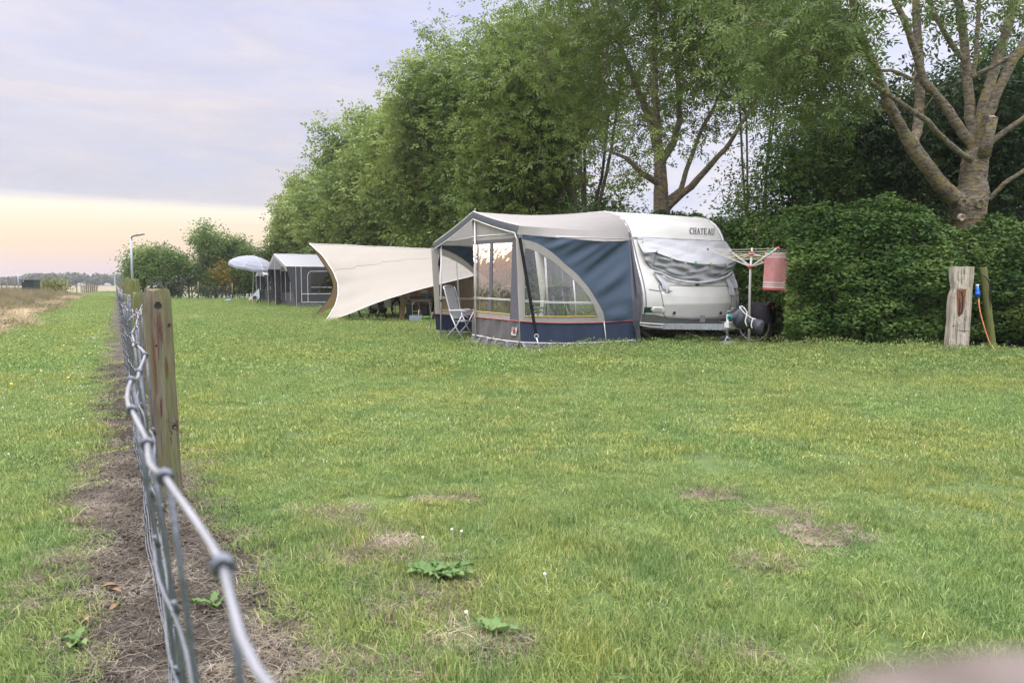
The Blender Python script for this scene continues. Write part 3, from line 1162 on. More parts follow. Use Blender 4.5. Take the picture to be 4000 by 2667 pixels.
# ------------------------------------------------------------------ weathered wood
def wood_mat(name, base, dark, moss=None, moss_amt=0.5, stain=None, crack=1.0, scale=1.0, ztop=1.2):
    m, nt, b = new_mat(name)
    L = nt.links.new
    c = coords(nt, (1 * scale, 1 * scale, .045 * scale), 'obj')
    c2 = coords(nt, (1, 1, .35), 'obj')
    n1 = noise(nt, c, 55, 8, 0.7, 0.3); n2 = noise(nt, c, 14, 5, 0.6, 0.6); n3 = noise(nt, c2, 7, 6, 0.65)
    r1 = ramp(nt, [(0.32, dark), (0.52, base), (0.72, tuple(min(1, x * 1.35) for x in base))]); L(n1, r1.inputs[0])
    col = r1.outputs[0]
    if stain:
        rs = ramp(nt, [(0.52, 0), (0.66, .8)]); L(n2, rs.inputs[0])
        col = mix(nt, col, stain, rs.outputs[0])
    if moss:
        rm = ramp(nt, [(0.60 - .35 * moss_amt, 0), (0.78 - .35 * moss_amt, .85)]); L(n3, rm.inputs[0])
        col = mix(nt, col, moss, rm.outputs[0])
    rc = ramp(nt, [(0.28, 1), (0.36, 0)]); L(n2, rc.inputs[0])
    rc2 = ramp(nt, [(0.30, 1), (0.37, 0)]); L(n1, rc2.inputs[0])
    col = mix(nt, col, tuple(x * .25 for x in dark), rc.outputs[0])
    L(col, b.inputs['Base Color']); b.inputs['Roughness'].default_value = .85; b.inputs['Specular IOR Level'].default_value = .25
    h = nt.nodes.new('ShaderNodeMath'); h.operation = 'MULTIPLY_ADD'; L(n1, h.inputs[0]); h.inputs[1].default_value = .5; L(n2, h.inputs[2])
    bn = nt.nodes.new('ShaderNodeBump'); bn.inputs['Strength'].default_value = crack; bn.inputs['Distance'].default_value = .012
    L(h.outputs[0], bn.inputs['Height']); L(bn.outputs[0], b.inputs['Normal'])
    return m


POSTW = wood_mat("weathered_post", (.155, .140, .105), (.050, .040, .030), (.115, .130, .045), .45, (.11, .07, .05))
POSTW2 = wood_mat("weathered_post_green", (.165, .16, .10), (.06, .055, .03), (.12, .14, .035), .75, (.10, .075, .05))
DARKW = mat("wood_hole", (.018, .014, .012), .9)
REDW = wood_mat("heartwood_crack", (.13, .06, .045), (.04, .02, .015), None)


def log(base, top, r0, r1, seed, n=40, rows=46, chip=1.0):
    """round post: long cracks, flats and a worn top edge modelled in"""
    g = np.random.default_rng(seed)
    base = Vector(base); top = Vector(top)
    ax = (top - base); H = ax.length; ax.normalize()
    x = Vector((1, 0, 0)); x = (x - ax * x.dot(ax)).normalized(); y = ax.cross(x)
    cracks = [(g.uniform(0, 6.28), g.uniform(0, .8), g.uniform(.3, .9), g.uniform(.04, .10)) for _ in range(9)]
    out = []
    for i in range(rows + 1):
        t = i / rows; row = []
        for k in range(n):
            a = 2 * math.pi * k / n
            r = r0 + (r1 - r0) * t
            q = 1 + .035 * math.sin(a * 2 + seed) + .02 * math.sin(a * 5 + t * 3) + .012 * math.sin(t * 17 + a * 3)
            for (ca, c0, c1, dp) in cracks:
                da = abs((a - ca - .12 * math.sin(t * 9) + math.pi) % (2 * math.pi) - math.pi)
                if c0 < t < c0 + c1: q -= dp * max(0, 1 - da / .16)
            if t > .965: q -= .10 * (t - .965) / .035 * (1 + .5 * math.sin(a * 7 + seed))
            row.append(base + ax * (H * t + (.008 * math.sin(a * 3 + seed) if i == rows else 0)) + (x * math.cos(a) + y * math.sin(a)) * r * q)
        out.append(row)
    mbx = MB(); mbx.grid(out, wrap=True)
    # ringed, slightly hollow top
    for f_, dz in ((.72, .004), (.4, -.002), (.08, .002)):
        row = [top + ax * dz + (p - top - ax * (p - top).dot(ax)) * f_ for p in out[-1]]
        mbx.grid([out[-1] if f_ == .72 else prev, row], wrap=True); prev = row
    return mbx


WIRE = mat("galvanised_wire", (.15, .165, .20), .45, metal=.6, var=.35, vscale=35, bump=.2, bscale=150, kind='obj')
WIRE_TOP = mat("galvanised_top_wire", (.27, .275, .31), .5, metal=.6, var=.3, vscale=25)

fence = empty("wire_fence", tuple(FO), "galvanised wire mesh fence running along the bare strip to the horizon", "wire fence")
# knots of the top wire, read where it crosses its own height
ZT = 1.075
kn = [(1110, 2700), (870, 2210), (645, 1893), (572, 1708), (515, 1603), (512, 1501), (540, 1439), (567, 1388), (538, 1358), (520, 1330), (516, 1307),
      (527, 1287), (534, 1265), (537, 1247), (538, 1233), (553, 1222)]
K = [G(u, v, ZT) for u, v in kn]
S = [fs(p.x, p.y) for p in K]
# regular stays go on beyond the first post, slack between them
s_last = S[-1][0]; t_post = S[-1][1]
s = s_last; i = 0
first = [(S[0][0] - .16, S[0][1] + .012), (S[0][0] - .32, S[0][1] + .01), (S[0][0] - .48, S[0][1]), (S[0][0] - .64, S[0][1] - .01), (S[0][0] - .8, S[0][1] - .01)][::-1]
S2 = first + S
while s < 95:
    step = .165 if s < 14 else (.33 if s < 30 else 1.0)
    s += step; i += 1
    S2.append((s, .02 * math.sin(s * 2.3) + .035 * math.sin(s * .83 + 1) * (1 if s < 20 else .3)))
WZ = [ZT, .93, .79, .66, .54, .42, .31, .20, .10]


def wpt(s_, t_, z_):
    k = max(0, min(1, (z_ - .1) / (ZT - .1)))
    return FO + FD * s_ + FN * (t_ * (k ** 1.3) + .010 * math.sin(s_ * 3 + z_ * 6) * (1 - k)) + Vector((0, 0, z_))


mesh = MB()
N_near = sum(1 for s_, t_ in S2 if s_ < 14)
for iz, zz in enumerate(WZ):
    near_pts = []
    mbx = MB()
    for j, (s_, t_) in enumerate(S2):
        zoff = .006 * math.sin(j * 2.1 + iz)
        # the wire kinks at each knot and bows between them
        p = wpt(s_, t_, zz + zoff)
        if j and s_ < 14 and j + 1 < len(S2):
            # smooth bow between knots
            pm = wpt(*S2[max(0, j - 2)], zz); pa = near_pts[-1]; pn = wpt(*S2[j + 1], zz)
            for k in range(1, 4 if s_ < 5 else 2):
                t = k / (4 if s_ < 5 else 2)
                q = 0.5 * (2 * pa + (p - pm) * t + (2 * pm - 5 * pa + 4 * p - pn) * t * t + (3 * pa - pm - 3 * p + pn) * t ** 3)
                near_pts.append(q + Vector((0, 0, -.004 * math.sin(math.pi * t))) + FN * (.003 * math.sin(math.pi * t) * (1 if (j + iz) % 2 else -1)))
        near_pts.append(p)
    r = .0022 if iz == 0 else .0019
    m_near = [p for p in near_pts]
    rad = [r * (1 if fs(p.x, p.y)[0] < 16 else 1.8) for p in m_near]
    (mbx if iz == 0 else mesh).tube(m_near, rad, 6)
    if iz == 0:
        # wrap of each stay round the top wire
        for j, (s_, t_) in enumerate(S2):
            if s_ > 8: break
            p = wpt(s_, t_, zz + .006 * math.sin(j * 2.1)); ring = []
            for k in range(15):
                a = k / 14 * 2 * math.pi * 1.75
                ring.append(p + FD * (-.0035 + .007 * k / 14) + (FN * math.cos(a) + Vector((0, 0, 1)) * math.sin(a)) * .0040)
            mbx.tube(ring, .0018, 6, mi=1)
        tw = mbx.build("top_wire", [WIRE_TOP, WIRE], fence, True)
for j, (s_, t_) in enumerate(S2):
    if s_ < -1.2: continue
    pts = [wpt(s_, t_, WZ[a] + .006 * math.sin(j * 2.1 + a)) + FN * (.002) for a in range(len(WZ))] + [wpt(s_, t_, .0)]
    if s_ < 14:
        q = []
        for a in range(len(pts) - 1):
            q += [pts[a], (pts[a] + pts[a + 1]) / 2 + FD * (.004 if (a + j) % 2 else -.003)]
        q.append(pts[-1]); pts = q
    mesh.tube(pts, .0021 if s_ < 16 else .003, 5)
    if s_ < 10:
        for a in range(1, len(WZ)):
            p = wpt(s_, t_, WZ[a] + .006 * math.sin(j * 2.1 + a))
            mesh.tube([p + FD * .010 + Vector((0, 0, -.010)), p + FN * .004, p - FD * .009 + Vector((0, 0, .012))], .0026, 5)
mesh.build("wire_mesh", WIRE, fence, True)

# posts: one at our feet is outside the picture, the next stands four metres off
def fpost(px_top, px_bot_s, r, z_top, seed, m, lean=0, label=None):
    Y = px_bot_s
    top = P(px_top[0], px_top[1], Y)
    base = Vector((top.x + lean, top.y - .04, -.05))
    o = log(base, top, r * 1.03, r * .97, seed).build("post", m, fence, True)
    if label: o['label'] = label
    return o, base, top


p1, b1, t1 = fpost((615, 1132), 3.93, .072, 1.17, 3, POSTW, .035, "thick round post with a knot hole and moss at its top")
fpost((548, 1144), 7.6, .075, 1.15, 5, POSTW, .03)
fpost((523, 1092), 11.2, .078, 1.25, 8, POSTW2, .03)
fpost((501, 1087), 15.2, .080, 1.3, 9, POSTW2, .03)
for k, Y in enumerate((19, 23, 27, 31.5, 36, 41, 47, 54, 62)):
    s_ = (Y - FO.y) / FD.y
    q = FO + FD * s_ + FN * .12
    log((q.x, q.y, -.05), (q.x + .03, q.y, 1.16 + .04 * math.sin(k * 2)), .06, .055, 20 + k, 14, 6).build("post", POSTW2, fence, True)
# knot holes, chipped side and long red cracks of the first post
view = (EYE - t1); view.z = 0; view.normalize(); side = Vector((view.y, -view.x, 0)) * -1


def on_post(u, v, push=.0):
    """point of the first post's skin seen at (u, v)"""
    d = ray(u, v).normalized(); o = EYE
    axd = (t1 - b1).normalized(); w = o - b1
    d2 = d - axd * d.dot(axd); w2 = w - axd * w.dot(axd); r_ = .0735 + push
    A = d2.dot(d2); B = 2 * d2.dot(w2); Cc = w2.dot(w2) - r_ * r_
    disc = max(0, B * B - 4 * A * Cc)
    return o + d * ((-B - math.sqrt(disc)) / (2 * A))


for (u, v, ru, rv) in ((617, 1192, 11, 11), (660, 1690, 10, 9), (648, 1664, 7, 5), (682, 1668, 8, 7), (665, 1655, 16, 5), (612, 1350, 4, 4), (662, 1270, 5, 6)):
    ru *= 1.35; rv *= 1.3
    mbk = MB(); mbk.poly([on_post(u + ru * math.cos(a) * (1 + .15 * math.sin(a * 3)), v + rv * math.sin(a), .001) for a in [k * .4488 for k in range(14)]])
    mbk.build("knot_hole", DARKW, p1)
for pts in ([(612, 1212), (616, 1300), (622, 1430)], [(624, 1215), (628, 1290), (636, 1350)], [(594, 1300), (602, 1420), (612, 1560)], [(648, 1390), (652, 1440), (655, 1480)],
            [(636, 1650), (660, 1640), (690, 1640), (696, 1690)], [(666, 1705), (668, 1740)], [(628, 1560), (632, 1640)]):
    q = []
    for (a, b_) in zip(pts[:-1], pts[1:]):
        for k in range(6): q.append((a[0] + (b_[0] - a[0]) * k / 6 + random.uniform(-1, 1), a[1] + (b_[1] - a[1]) * k / 6))
    n_ = len(q)
    L_ = [on_post(u - 1 - 3.4 * math.sin(math.pi * (i + .3) / n_), v, .0015) for i, (u, v) in enumerate(q)]
    R_ = [on_post(u + 1 + 3.4 * math.sin(math.pi * (i + .3) / n_), v, .0015) for i, (u, v) in enumerate(q)]
    mbk = MB(); mbk.grid([L_, R_])
    mbk.build("red_crack", REDW, p1)
# cut stub and wire ties holding the mesh to the first post
mbk = MB()
pp = [on_post(556, 1190, .002), P(545, 1215, 3.8), P(530, 1226, 3.75), P(512, 1240, 3.7), P(498, 1258, 3.68)]
mbk.tube(pp, .003, 6)
mbk.tube([on_post(560, 1205, .003), P(551, 1212, 3.8), P(552, 1224, 3.72), P(540, 1232, 3.6)], .003, 6)
mbk.tube([P(534, 1225, 3.7) + Vector((.004 * math.cos(k), 0, .008 * math.sin(k) + .002 * k)) for k in range(12)], .0025, 5)
mbk.build("tie_wire", WIRE_TOP, fence, True)

# ------------------------------------------------------------------ lamp post beside the fence
lb = P(515, 1090, 40); lb.z = 0
steel = mat("lamp_steel", (.33, .37, .42), .5, metal=.3, var=.15)
lamp = empty("street_lamp", tuple(lb), "slim grey lamp post with one short arm rising beside the fence", "street lamp")
zt = P(510, 925, 40)
m1 = MB(); m1.tube([lb, Vector((zt.x, zt.y, zt.z * .5)), zt], [.075, .06, .05], 10); m1.build("pole", steel, lamp, True)
m2 = MB(); e_ = P(563, 915, 40)
m2.tube([zt - Vector((0, 0, .12)), zt + Vector((.10, 0, .02)), zt + (e_ - zt) * .55 + Vector((0, 0, .03))], .045, 8); m2.build("arm", mat("lamp_arm", (.10, .09, .09), .5), lamp, True)
m3 = MB(); m3.bar(zt + (e_ - zt) * .4, e_, .16, .05); m3.build("lamp_head", mat("lamp_arm", (.10, .09, .09), .5), lamp)

# ------------------------------------------------------------------ right side: sleeper post, leaning stake, plug and cable
SLEEP = wood_mat("silvered_sleeper", (.42, .38, .32), (.12, .095, .075), (.30, .28, .17), .15, (.26, .20, .15), 1.0, .8)
c0 = G(3752, 1378); Yb = c0.y
sleeper = empty("wooden_post", (c0.x, c0.y, 0), "broad silver-grey squared timber post with a red-brown hollow, at the foot of the hedge", "wooden post")
# outline traced down both sides
Lp = [(3726, 1041), (3727, 1085), (3733, 1130), (3722, 1155), (3717, 1200), (3716, 1255), (3708, 1330), (3706, 1385)]
Rp = [(3807, 1040), (3806, 1085), (3800, 1130), (3797, 1200), (3793, 1255), (3788, 1330), (3784, 1385)]


def interp(pts, v):
    for a, b_ in zip(pts[:-1], pts[1:]):
        if a[1] <= v <= b_[1]:
            t = (v - a[1]) / (b_[1] - a[1]); return a[0] + (b_[0] - a[0]) * t
    return pts[-1][0] if v > pts[-1][1] else pts[0][0]


rows = []
for i in range(45):
    v = 1041 + (1385 - 1041) * i / 44
    l = P(interp(Lp, v), v, Yb); r = P(interp(Rp, v), v, Yb)
    if i == 44: l.z = r.z = -.03
    row = []
    dpt = .16
    prof = [(0.02, .01), (.15, 0), (.3, .006), (.42, 0), (.55, .005), (.7, 0), (.85, .004), (.98, .01), (1.0, .05), (.99, .5), (.98, .96), (.9, 1.0), (.5, 1.0), (.08, 1.0), (.01, .95), (0, .5), (0, .05)]
    for k, (a, d_) in enumerate(prof):
        jx = .006 * mnoise.noise(Vector((k * 3.1, i * .25, 1))) + .003 * mnoise.noise(Vector((k * 7, i * 1.1, 4)))
        row.append(l + (r - l) * a + Vector((jx, dpt * d_ + jx * 1.5, 0)))
    rows.append(row)
mbx = MB(); mbx.grid(rows, wrap=True); mbx.poly(rows[0])
mbx.build("timber", SLEEP, sleeper)
# rotted hollow
hol = [(3737, 1131), (3775, 1130), (3770, 1170), (3768, 1190), (3762, 1222), (3745, 1238), (3741, 1220), (3742, 1190), (3738, 1165)]
mbx = MB(); mbx.poly([P(u, v, Yb - .006) for u, v in hol], 0, .004, Vector((0, 1, 0)))
mbx.build("rotten_hollow", wood_mat("rotten_heartwood", (.19, .085, .05), (.05, .022, .015), None), sleeper)
mbx = MB()
for pts in ([(3754, 1138), (3762, 1160), (3760, 1190), (3758, 1215), (3748, 1232)], [(3748, 1165), (3750, 1195), (3745, 1225)]):
    q = [P(u, v, Yb - .010) for u, v in pts]
    mbx.tube(q, [.004, .009, .008, .009, .005][:len(q)], 6)
mbx.tube([P(3756, 1139, Yb - .01), P(3757, 1142, Yb - .01)], .014, 8); mbx.tube([P(3749, 1222, Yb - .01), P(3748, 1226, Yb - .01)], .014, 8)
mbx.build("split", DARKW, sleeper)
mbx = MB()
for (ua, va, ub, vb) in ((3735, 1128, 3777, 1130), (3757, 1050, 3756, 1110), (3768, 1047, 3766, 1090), (3790, 1046, 3788, 1120), (3742, 1060, 3743, 1100), (3740, 1260, 3736, 1340), (3735, 1290, 3790, 1292), (3720, 1272, 3750, 1270), (3770, 1210, 3768, 1300)):
    mbx = MB(); mbx.bar(P(ua, va, Yb - .001), P(ub, vb, Yb - .001), .006, .004)
    mbx.build("surface_crack", DARKW, sleeper)

sb = G(3900, 1368); sb.y += .15; st_ = P(3840, 1045, sb.y + .1)
tag(log((sb.x, sb.y, -.05), tuple(st_), .068, .062, 33, 24, 24).build("wooden_stake", POSTW2, None, True), "round mossy stake leaning left beside the timber post", "stake")
ev = Vector((0, 0, 0))
mbx = MB()  # black cable end slung over the stake
mbx.tube([P(3828, 1068, sb.y), P(3846, 1078, sb.y - .05), P(3862, 1098, sb.y - .05), P(3867, 1120, sb.y - .02), P(3868, 1180, sb.y), P(3862, 1300, sb.y)], .012, 7)
tag(mbx.build("black_cable", mat("black_rubber", (.02, .02, .022), .5), None, True), "thin black cable hanging off the leaning stake", "cable")
plug = empty("blue_plug", tuple(P(3818, 1165, Yb + .05)), "blue camping plug with white cap hanging between timber post and leaning stake", "plug")
blue = mat("plug_blue", (.02, .14, .55), .35, var=.1)
mbx = MB(); A = P(3817, 1118, Yb + .05); B = P(3819, 1163, Yb + .05)
mbx.tube([A, A + (B - A) * .3, A + (B - A) * .45, A + (B - A) * .7, B], [.026, .030, .036, .045, .026], 14); mbx.build("plug_body", blue, plug, True)
mbx = MB(); mbx.tube([A + (B - A) * .62 + Vector((-.02, -.03, 0)), A + (B - A) * .68 + Vector((-.04, -.055, -.01))], .028, 12); mbx.build("socket_lid", blue, plug, True)
mbx = MB(); mbx.tube([P(3817, 1111, Yb + .05), A], .025, 12); mbx.build("white_cap", mat("white_plastic", (.75, .75, .73), .4), plug, True)
mbx = MB()
cab = [(3823, 1165), (3824, 1190), (3829, 1220), (3838, 1255), (3850, 1295), (3862, 1330), (3880, 1360)]
q = [P(u, v, Yb + .05) for u, v in cab] + [G(3905, 1378) + Vector((0, 0, .015)), G(3930, 1386) + Vector((0, 0, .015))]
mbx.tube(q, .0105, 8)
tag(mbx.build("orange_cable", mat("orange_cable", (.75, .28, .13), .45), None, True), "orange power cable running from the blue plug down to the ground", "cable")
# scrap of bare earth round the posts
mbx = MB()
cc = G(3830, 1383)
mbx.poly([(cc.x + 1.1 * math.cos(a) * (1 + .15 * math.sin(3 * a)), cc.y + .28 + .42 * math.sin(a) * (1 + .2 * math.sin(5 * a)), .009) for a in [k * .3 for k in range(21)]])
tag(mbx.build("hedge_earth", SOIL), kind='structure')
# ------------------------------------------------------------------ pitch frame: e1 across the caravan's front, e2 along its side (away)
O = G(2512, 1350)
C0 = G(2040, 1377)
e1 = (O - C0); AD = e1.length; e1.normalize()
e2 = Vector((-e1.y, e1.x, 0))
Z = Vector((0, 0, 1))
AW = 3.55          # length of the awning along the caravan
CWID = 2.58        # caravan width


def W(a, b, z_=0.0):
    return O + e1 * a + e2 * b + Z * z_


def loc(p):
    d = p - O
    return d.dot(e1), d.dot(e2), p.z


def CP(u, v):               # on the caravan's side
    return PL(u, v, W(0, 0), e1)


PROF = []


def SP(u, v, off=0.0):     # on the awning's side wall, which follows the sloping rail at the caravan
    p = PL(u, v, W(0, off), e2)
    if PROF:
        for _ in range(8):
            a, b_, z_ = loc(p)
            k = max(0, min(1, (a + AD) / AD)) ** 2.5
            p = PL(u, v, W(0, off + k * max(0, prof_b(z_))), e2)
    return p


def FP(u, v, off=0.0):     # on the awning's front
    return PL(u, v, W(-AD - off, 0), e1)


# ------------------------------------------------------------------ caravan
# front profile (z -> how far back), read off the awning rail
rail_px = [(2503, 1268), (2512, 1225), (2519, 1190), (2517, 1150), (2510, 1110), (2500, 1070), (2489, 1030), (2478, 985), (2467, 940), (2457, 905), (2446, 878),
           (2432, 858), (2414, 842), (2392, 832), (2365, 827)]
rail = [loc(CP(u, v)) for u, v in rail_px]
print('rail', [(round(r[1], 2), round(r[2], 2)) for r in rail])
PROF = [(r[2], r[1]) for r in rail]


def prof_b(z_):
    if z_ <= PROF[0][0]: return PROF[0][1]
    for (z0, b0), (z1, b1_) in zip(PROF[:-1], PROF[1:]):
        if z0 <= z_ <= z1: return b0 + (b1_ - b0) * (z_ - z0) / max(1e-6, z1 - z0)
    return PROF[-1][1]


ZTOP = PROF[-1][0]; BTOP = PROF[-1][1]
ZBOT = PROF[0][0] - .02
CLEN = 5.6


def bulge(a):
    x = (a - CWID / 2) / (CWID / 2)
    return .10 * (1 - abs(x) ** 2.4)


def front_pt(u, v, off=0.0):
    """where the ray of a pixel meets the bulging front of the body"""
    d = ray(u, v); lo, hi = 8.0, 26.0; prev = None
    t = lo
    fn = lambda t: (lambda q: q[1] - (prof_b(q[2]) - bulge(max(0, min(CWID, q[0])))) + off)(loc(EYE + d * t))
    step = .05; last = fn(lo)
    while t < hi:
        t2 = t + step; c = fn(t2)
        if last <= 0 < c:
            a, b_ = t, t2
            for _ in range(25):
                m_ = (a + b_) / 2
                if fn(m_) > 0: b_ = m_
                else: a = m_
            return EYE + d * ((a + b_) / 2)
        last = c; t = t2
    return EYE + d * 15.5


caravan = empty("caravan", tuple(W(CWID / 2, CLEN / 2)), "white touring caravan with silver window cover, the blue-grey awning on its side", "caravan")
SHELL = mat("caravan_shell", (.60, .60, .58), .32, var=.10, vscale=1.5, bump=.12, bscale=90, bdetail=2, spec=.5)
SHELL_SIDE = mat("caravan_side", (.60, .59, .55), .4, var=.08, vscale=2)
GREYP = mat("bumper_grey", (.115, .125, .125), .45, var=.1)
CHROME = mat("rail_aluminium", (.62, .63, .65), .35, metal=.5, var=.15, vscale=8)

mb_ = MB(); rows = []
prof = [(ZBOT, PROF[0][1] + .02)] + PROF + [(ZTOP + .035, BTOP + .5), (ZTOP + .045, BTOP + 1.6), (ZTOP + .04, CLEN - .7), (ZTOP - .10, CLEN - .25), (ZTOP - .5, CLEN - .04), (1.2, CLEN), (ZBOT, CLEN)]
for a, ins in [(0, .07), (.012, .035), (.035, .012), (.07, 0)] + [(CWID * k / 14, 0) for k in range(1, 14)] + [(CWID - .07, 0), (CWID - .035, .012), (CWID - .012, .035), (CWID, .07)]:
    row = []
    for i, (z_, b_) in enumerate(prof):
        fr = bulge(a) if b_ < BTOP + .3 else 0
        cz = 0 if (z_ < ZTOP - .03 or b_ < BTOP + .05) else .035 * (1 - ((a - CWID / 2) / (CWID / 2)) ** 2)
        # inset towards the middle of the body
        bb = b_ - fr + (ins if b_ < BTOP + .2 else (-ins if b_ > CLEN - .4 else 0))
        zz = z_ + cz - (ins * 1.6 if z_ > ZTOP - .25 else 0)
        row.append(W(a, bb, zz))
    rows.append(row)
mb_.grid(rows)
nv = len(rows[0])
mb_.poly(rows[0]); mb_.poly(rows[-1])
body = mb_.build("body", SHELL, caravan, True)
bm = bmesh.new(); bm.from_mesh(body.data); bmesh.ops.remove_doubles(bm, verts=bm.verts, dist=1e-4); bmesh.ops.recalc_face_normals(bm, faces=bm.faces); bm.to_mesh(body.data); bm.free()
es = body.modifiers.new('edge', 'EDGE_SPLIT'); es.split_angle = R(40)
# underside, dark
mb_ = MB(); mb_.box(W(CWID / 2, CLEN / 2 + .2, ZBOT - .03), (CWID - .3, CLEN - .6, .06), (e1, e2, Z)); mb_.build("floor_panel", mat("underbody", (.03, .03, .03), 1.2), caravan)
# wheels and steadies
tyre = mat("tyre_rubber", (.02, .02, .021), .75, var=.3, vscale=30); steelg = mat("galvanised_steel", (.42, .45, .48), .45, metal=.6, var=.35, vscale=14)
for a in (.18, CWID - .18):
    mb_ = MB(); c_ = W(a, 3.1, .31)
    mb_.lathe([(.17, -.08), (.27, -.09), (.31, -.06), (.315, 0), (.31, .06), (.27, .09), (.17, .08)], c_, 28, e1); w_ = mb_.build("wheel", tyre, caravan, True)
    mb_ = MB(); mb_.lathe([(.001, .07), (.10, .075), (.17, .06), (.175, -.06), (.10, -.075), (.001, -.07)], c_, 24, e1); mb_.build("rim", steelg, w_, True)
for a, lean_ in ((.45, .28), (CWID - .55, .28)):
    mb_ = MB(); mb_.bar(W(a, .75, ZBOT - .05), W(a + .15, .30, .03), .05, .06); mb_.box(W(a + .15, .30, .015), (.16, .10, .02), (e1, e2, Z)); mb_.build("corner_steady", steelg, caravan)

# rails along both front edges of the side walls
def rail_tube(a, side):
    pts = [W(a, b_ + .01, z_) for z_, b_ in PROF] + [W(a, BTOP + .6, ZTOP + .02), W(a, BTOP + 2.4, ZTOP + .02)]
    m_ = MB()
    rows = []
    for i, p in enumerate(pts):
        t = (pts[min(i + 1, len(pts) - 1)] - pts[max(i - 1, 0)]).normalized()
        nn = t.cross(e1).normalized()
        if nn.dot(-e2 + Z * .3) < 0: nn = -nn
        rows.append([p + e1 * (-.022 * side) - nn * .035, p + e1 * (-.030 * side) - nn * .01, p + e1 * (-.022 * side) + nn * .014, p + e1 * (.018 * side) + nn * .018, p + e1 * (.028 * side) + nn * .006])
    m_.grid(rows); return m_


rail_tube(0, 1).build("awning_rail", CHROME, caravan, True)
rail_tube(CWID, -1).build("awning_rail", CHROME, caravan, True)
m_ = MB(); pts = [W(.032, b_ - bulge(.03) * 1 - .004, z_) for z_, b_ in PROF]; m_.tube(pts, .005, 6); m_.build("rail_gasket", mat("black_rubber", (.02, .02, .022), .5), caravan, True)


def front_strip(px, w, off, name, m, parent=None, n=24, r=None):
    """moulding that follows the front through pixels px"""
    q = []
    for a, b_ in zip(px[:-1], px[1:]):
        for k in range(n): q.append(front_pt(a[0] + (b_[0] - a[0]) * k / n, a[1] + (b_[1] - a[1]) * k / n, off))
    q.append(front_pt(px[-1][0], px[-1][1], off))
    m_ = MB(); m_.tube(q, w, 6); return m_.build(name, m, parent or caravan, True)


def resample(px, n):
    L_ = [0]
    for a, b_ in zip(px[:-1], px[1:]): L_.append(L_[-1] + math.hypot(b_[0] - a[0], b_[1] - a[1]))
    out = []
    for i in range(n):
        t = L_[-1] * i / (n - 1); j = 0
        while j < len(L_) - 2 and L_[j + 1] < t: j += 1
        k = (t - L_[j]) / max(1e-9, L_[j + 1] - L_[j])
        out.append((px[j][0] + (px[j + 1][0] - px[j][0]) * k, px[j][1] + (px[j + 1][1] - px[j][1]) * k))
    return out


def front_patch(top, bot, off, n=26, m=12, fn=None):
    """skin between two pixel lines, laid on the front"""
    T = resample(top, n); B = resample(bot, n); rows = []
    for i in range(m):
        t = i / (m - 1); row = []
        for a, b_ in zip(T, B):
            u, v = a[0] + (b_[0] - a[0]) * t, a[1] + (b_[1] - a[1]) * t
            k = len(row) / (n - 1)
            o_ = off + (fn(k, t) if fn else 0)
            row.append(front_pt(u, v, o_))
        rows.append(row)
    m_ = MB(); m_.grid(rows); return m_


def edge_lip(px, off0, off1, n=60):
    """small return of a raised panel down to the body"""
    q = resample(px, n); m_ = MB()
    m_.grid([[front_pt(u, v, off0) for u, v in q], [front_pt(u, v, off1) for u, v in q]]); return m_


# grey bumper band and white skirt lip
GB_T = [(2508, 1226), (2560, 1229), (2592, 1236), (2610, 1244), (2700, 1249), (2790, 1248), (2846, 1240), (2888, 1228)]
GB_B = [(2504, 1257), (2560, 1262), (2640, 1263), (2760, 1262), (2850, 1258), (2889, 1252)]
front_patch(GB_T, GB_B, .006).build("bumper_band", GREYP, caravan, True)
front_strip([(2498, 1261), (2600, 1268), (2760, 1268), (2888, 1258)], .016, .012, "skirt_lip", SHELL)
front_strip([(2500, 1270), (2540, 1276), (2640, 1280), (2720, 1276)], .012, .004, "skirt_lip", SHELL)
# locker lid
LT = [(2575, 1112), (2600, 1114), (2700, 1117), (2800, 1118), (2845, 1117)]
LB = [(2598, 1238), (2640, 1243), (2720, 1247), (2800, 1243), (2842, 1232)]
LLf = [(2575, 1112), (2574, 1120), (2584, 1150), (2590, 1180), (2593, 1210), (2594, 1230), (2598, 1238)]
LRt = [(2845, 1117), (2852, 1140), (2857, 1165), (2856, 1190), (2851, 1210), (2846, 1224), (2842, 1232)]


def coons(T, B, Lf, Rt, off, n=24, m=18, fn=None):
    T = resample(T, n); B = resample(B, n); Lf = resample(Lf, m); Rt = resample(Rt, m); rows = []
    for i in range(m):
        t = i / (m - 1); row = []
        for j in range(n):
            s_ = j / (n - 1)
            uv = []
            for c in (0, 1):
                uv.append((1 - t) * T[j][c] + t * B[j][c] + (1 - s_) * Lf[i][c] + s_ * Rt[i][c]
                          - ((1 - s_) * (1 - t) * T[0][c] + s_ * (1 - t) * T[-1][c] + (1 - s_) * t * B[0][c] + s_ * t * B[-1][c]))
            row.append(front_pt(uv[0], uv[1], off + (fn(s_, t) if fn else 0)))
        rows.append(row)
    m_ = MB(); m_.grid(rows); return m_, rows


def lidfn(s_, t):
    e = min(s_, 1 - s_, t, 1 - t)
    return .014 * min(1, e / .05) ** .5 - .004 + (.006 if t > .26 + .05 * math.sin(math.pi * s_) else 0)


